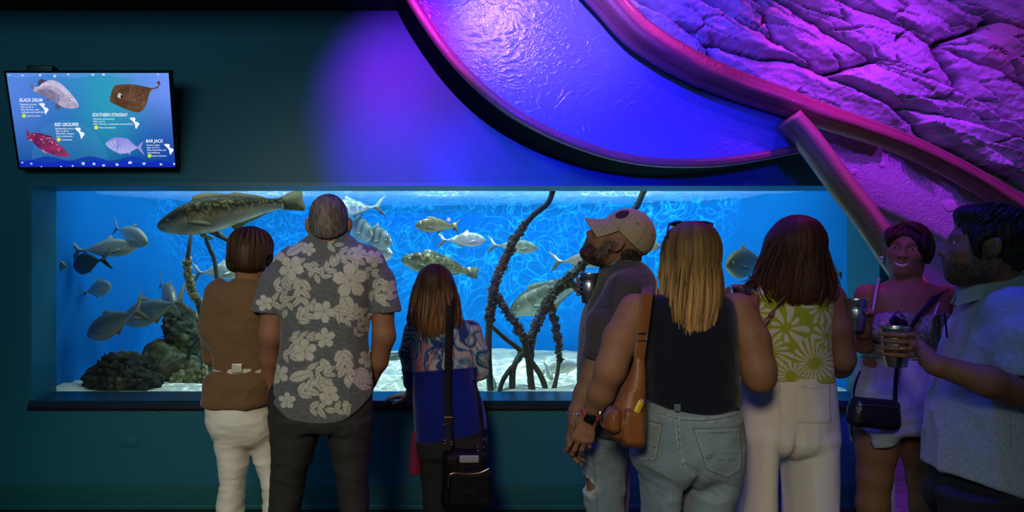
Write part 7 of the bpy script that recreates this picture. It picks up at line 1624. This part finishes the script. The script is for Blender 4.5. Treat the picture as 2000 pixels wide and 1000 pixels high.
for i in range(150):
    t1 = rnd.random()*2.2; ph = PI+ (rnd.random()-.5)*4.6; r_ = np.array([.086, .106, .096]); base_ = np.array([0, -.02, .036]); pts = []
    for k in range(5):
        po = t1+.10*k; d_ = np.array([math.sin(ph+.10*k+PI)*math.sin(po), math.cos(ph+.10*k+PI)*math.sin(po)*-1*-1, math.cos(po)]); pts.append(base_+d_*r_*(1.0+.012*k+.02*math.sin(k*2+i)*rnd.random()))
    if max(q_[1] for q_ in pts) < .06 or min(q_[2] for q_ in pts) > .088: 
        if min(q_[2] for q_ in pts) > -.065 and not any(abs(q_[0]) > .07 and q_[2] < .03 and abs(q_[1]) < .035 for q_ in pts): pth.append([np.array(hM @ Vector(q_)) for q_ in pts])
hair_mesh('hair', hH_, hcH-.19, hcH+.19, .0044, pH, C0, hcH, .007, 16, 16, 9, extra=locks(pth, .0055, C0, rnd))
sg = empty('sunglasses', P(1832, 640, YH-.02), 'dark sunglasses hanging from the open front of the pale blue shirt', 'sunglasses')
sgc = P(1830, 640, YH+.0)
lv_ = [P(1829+8.5*math.cos(a), 642+27*math.sin(a), YH-.015+.016*math.cos(a)) for a in np.linspace(0, 2*PI, 33)]; MB().tube(lv_, .0035, 8, cap=False).build('frame', mat('gold_frame', (.35, .24, .08), .3, .9), sg)
n_ = 32; cen = np.mean(lv_[:-1], 0); obj('lens', lv_[:-1]+[cen+[-.004, -.004, 0]]+[q_+[.002, .003, 0] for q_ in lv_[:-1]]+[cen+[.0, .0, 0]], [(i, (i+1) % n_, n_) for i in range(n_)]+[((i+1) % n_+n_+1, i+n_+1, 2*n_+1) for i in range(n_)], mat('dark_lens', (.004, .018, .018), .08), sg)
MB().tube([P(1836, 617, YH-.01), P(1845, 612, YH+.0), P(1850, 660, YH+.0)], .003, 6).build('temple', M_glossb, sg)
# ================================================================= camera, world, lamps
sc = bpy.context.scene
cam = bpy.data.cameras.new('camera'); co = bpy.data.objects.new('camera', cam); COL.objects.link(co)
cam.sensor_width = 36; cam.lens = F/2000*36; co.location = (0, 0, CZ); co.rotation_euler = (PI/2, 0, 0)
cam.shift_x = (1000-CX)/2000; cam.shift_y = (HY-500)/2000
cam.clip_start = .05; sc.camera = co
sc.view_settings.view_transform = 'Standard'; sc.view_settings.look = 'None'; sc.view_settings.exposure = 0; sc.view_settings.gamma = 1; sc.view_settings.use_curve_mapping = False
sc.cycles.max_bounces = 8; sc.cycles.transparent_max_bounces = 16; sc.cycles.sample_clamp_indirect = 4; sc.cycles.caustics_reflective = False; sc.cycles.caustics_refractive = False
wd = bpy.data.worlds.new('world'); sc.world = wd; wd.use_nodes = True
wd.node_tree.nodes['Background'].inputs[0].default_value = (.42, .75, 1, 1); wd.node_tree.nodes['Background'].inputs[1].default_value = .09
def lamp(name, kind, loc, aim, energy, color, size=.2, size_y=None, spot=60, blend=.5, spread=None):
    l = bpy.data.lights.new(name, kind); o = bpy.data.objects.new(name, l); COL.objects.link(o)
    o.location = loc; d = Vector(aim)-Vector(loc); o.rotation_euler = d.to_track_quat('-Z', 'Y').to_euler()
    l.energy = energy; l.color = color
    if kind == 'AREA':
        l.size = size
        if size_y: l.shape = 'RECTANGLE'; l.size_y = size_y
        if spread: l.spread = math.radians(spread)
    else:
        l.shadow_soft_size = size
        if kind == 'SPOT': l.spot_size = math.radians(spot); l.spot_blend = blend
    return o
def caustic(o, scale, lo=.15, gain=5, sharp=.12, seed=0):
    l = o.data; l.use_nodes = True; nt = l.node_tree; N, L = nt.nodes, nt.links
    em = [n for n in N if n.type == 'EMISSION'][0]
    tc = N.new('ShaderNodeTexCoord'); sp = N.new('ShaderNodeSeparateXYZ'); L.new(tc.outputs['Normal'], sp.inputs[0])
    cb = N.new('ShaderNodeCombineXYZ')
    for k in ('X', 'Y'):
        d = N.new('ShaderNodeMath'); d.operation = 'DIVIDE'; L.new(sp.outputs[k], d.inputs[0]); L.new(sp.outputs['Z'], d.inputs[1]); L.new(d.outputs[0], cb.inputs[k])
    cb.inputs['Z'].default_value = seed
    nz = N.new('ShaderNodeTexNoise'); nz.inputs['Scale'].default_value = scale*.6; nz.inputs['Detail'].default_value = 2; L.new(cb.outputs[0], nz.inputs['Vector'])
    ma = N.new('ShaderNodeVectorMath'); ma.operation = 'MULTIPLY_ADD'; ma.inputs[1].default_value = (2.6/scale,)*3; L.new(nz.outputs['Color'], ma.inputs[0]); L.new(cb.outputs[0], ma.inputs[2])
    tot = None
    for sc_ in (scale, scale*1.7):
        vo = N.new('ShaderNodeTexVoronoi'); vo.feature = 'DISTANCE_TO_EDGE'; vo.inputs['Scale'].default_value = sc_; L.new(ma.outputs[0], vo.inputs['Vector'])
        mr = N.new('ShaderNodeMapRange'); mr.inputs[1].default_value = 0; mr.inputs[2].default_value = sharp; mr.inputs[3].default_value = 1; mr.inputs[4].default_value = 0; L.new(vo.outputs['Distance'], mr.inputs[0])
        pw = N.new('ShaderNodeMath'); pw.operation = 'POWER'; pw.inputs[1].default_value = 2.5; L.new(mr.outputs[0], pw.inputs[0])
        if tot is None: tot = pw
        else:
            ad = N.new('ShaderNodeMath'); ad.operation = 'ADD'; L.new(tot.outputs[0], ad.inputs[0]); L.new(pw.outputs[0], ad.inputs[1]); tot = ad
    n2 = N.new('ShaderNodeTexNoise'); n2.inputs['Scale'].default_value = scale*.28; L.new(cb.outputs[0], n2.inputs['Vector'])
    m2 = N.new('ShaderNodeMath'); m2.operation = 'MULTIPLY'; L.new(tot.outputs[0], m2.inputs[0]); L.new(n2.outputs['Fac'], m2.inputs[1])
    m3 = N.new('ShaderNodeMath'); m3.operation = 'MULTIPLY_ADD'; m3.inputs[1].default_value = gain; m3.inputs[2].default_value = lo; L.new(m2.outputs[0], m3.inputs[0])
    L.new(m3.outputs[0], em.inputs['Strength'])
# tank lamps above the water, plus an added front fill
tcx = (gx0+gx1)/2
for k, x in enumerate((-2.0, -.7, .65, 1.95)):
    lamp('tank_light', 'AREA', (tcx+x*.98, YG+.55, 2.62), (tcx+x*.85, YG+2.0, .9), (11, 20, 26, 19)[k], (.72, .95, 1), .9, .5)
    s = lamp('tank_ripple_light', 'SPOT', (tcx+x*.95, YG+.25, 2.35), (tcx+x*.9, YG+2.1, 2.1), (70, 150, 215, 215)[k], (.70, .97, 1), .0, spot=80, blend=1)
    caustic(s, 8.5, lo=.15, gain=4.4, sharp=.075, seed=k*3.3)
for x in (-2.1, -1.3, -.2, 1.4): lamp('tank_front_fill', 'AREA', (tcx+x, YG+.14, 2.35), (tcx+x*.97, YG+.75, 1.2), 3.0, (.85, 1, .92), 1.2, .12)  # added fill row, brightens the fish sides that face the glass
for k, x in enumerate((-1.3, 0, 1.3)):
    s = lamp('tank_sand_light', 'SPOT', (tcx+x, YG+.75, 2.6), (tcx+x, YG+.95, .6), 130, (.85, 1, .92), .0, spot=75, blend=1); caustic(s, 8, lo=.12, gain=4.0, sharp=.11, seed=20+k*2.1)
# coloured stage lamps on the sculpture, plus added fills
lamp('violet_spot', 'SPOT', (.60, 2.55, 3.15), (1.0, 3.8, 2.72), 300, (.05, .012, 1), .04, spot=70, blend=.8)
lamp('violet_spot', 'SPOT', (.60, 2.55, 3.15), (.80, 3.8, 2.85), 150, (.45, .25, 1), .05, spot=56, blend=.9)
lamp('wall_spot', 'SPOT', (-.06, 3.0, 2.85), (.12, 4.26, 2.42), 150, (.42, .01, 1), .04, spot=60, blend=.9)
for x, wv in ((.0, 1000), (.6, 1500), (1.25, 1200), (2.0, 500)): lamp('deep_blue_spot', 'SPOT', (.7, -.6, 1.98), (x, 4.26, 2.04), wv, (.006, .004, 1), .03, spot=12, blend=1)
lamp('rock_spot', 'SPOT', (1.6, 2.2, 3.7), (2.2, 3.9, 2.75), 88, (.20, .04, 1), .05, spot=84, blend=.8)
lamp('magenta_spot', 'SPOT', (3.3, 2.3, 3.4), (2.9, 3.9, 2.2), 50, (.48, .02, 1), .06, spot=80, blend=.8)
lamp('pink_spot', 'SPOT', (2.3, 3.42, 3.9), (1.75, 3.68, 2.5), 60, (1, .03, .28), .06, spot=70, blend=.7)
lamp('stucco_spot', 'SPOT', (2.35, 2.7, 3.7), (2.6, 3.98, 1.85), 240, (.42, .02, 1), .05, spot=60, blend=.8)
lamp('violet_face_fill', 'SPOT', (1.25, 1.7, 3.5), (2.12, 2.92, 1.45), 75, (.40, .03, 1), .05, spot=22, blend=.7)  # added fill that brightens the smiling woman in violet
lamp('teal_wall_fill', 'AREA', (-2.6, -.2, 3.7), (-2.2, 4.2, 1.0), 40, (.30, .80, 1), 3, 2)  # added out-of-view fill that lifts the dim teal wall
# blue wash over the heads and shoulders
lamp('blue_wash', 'AREA', (.7, 3.15, 3.75), (.7, 3.0, 1.5), 6, (.10, .02, 1), 2.6, .4, spread=60)
lamp('blue_spot', 'SPOT', (1.75, 2.2, 3.6), (2.02, 2.45, 1.35), 120, (.03, .03, 1), .05, spot=24, blend=.6)
# soft warm hall lamp from behind the visitors
lamp('hall_light', 'SPOT', (-.8, -1.5, 2.9), (-.05, 3.0, .5), 345, (1, .82, .58), .35, spot=53, blend=.75)
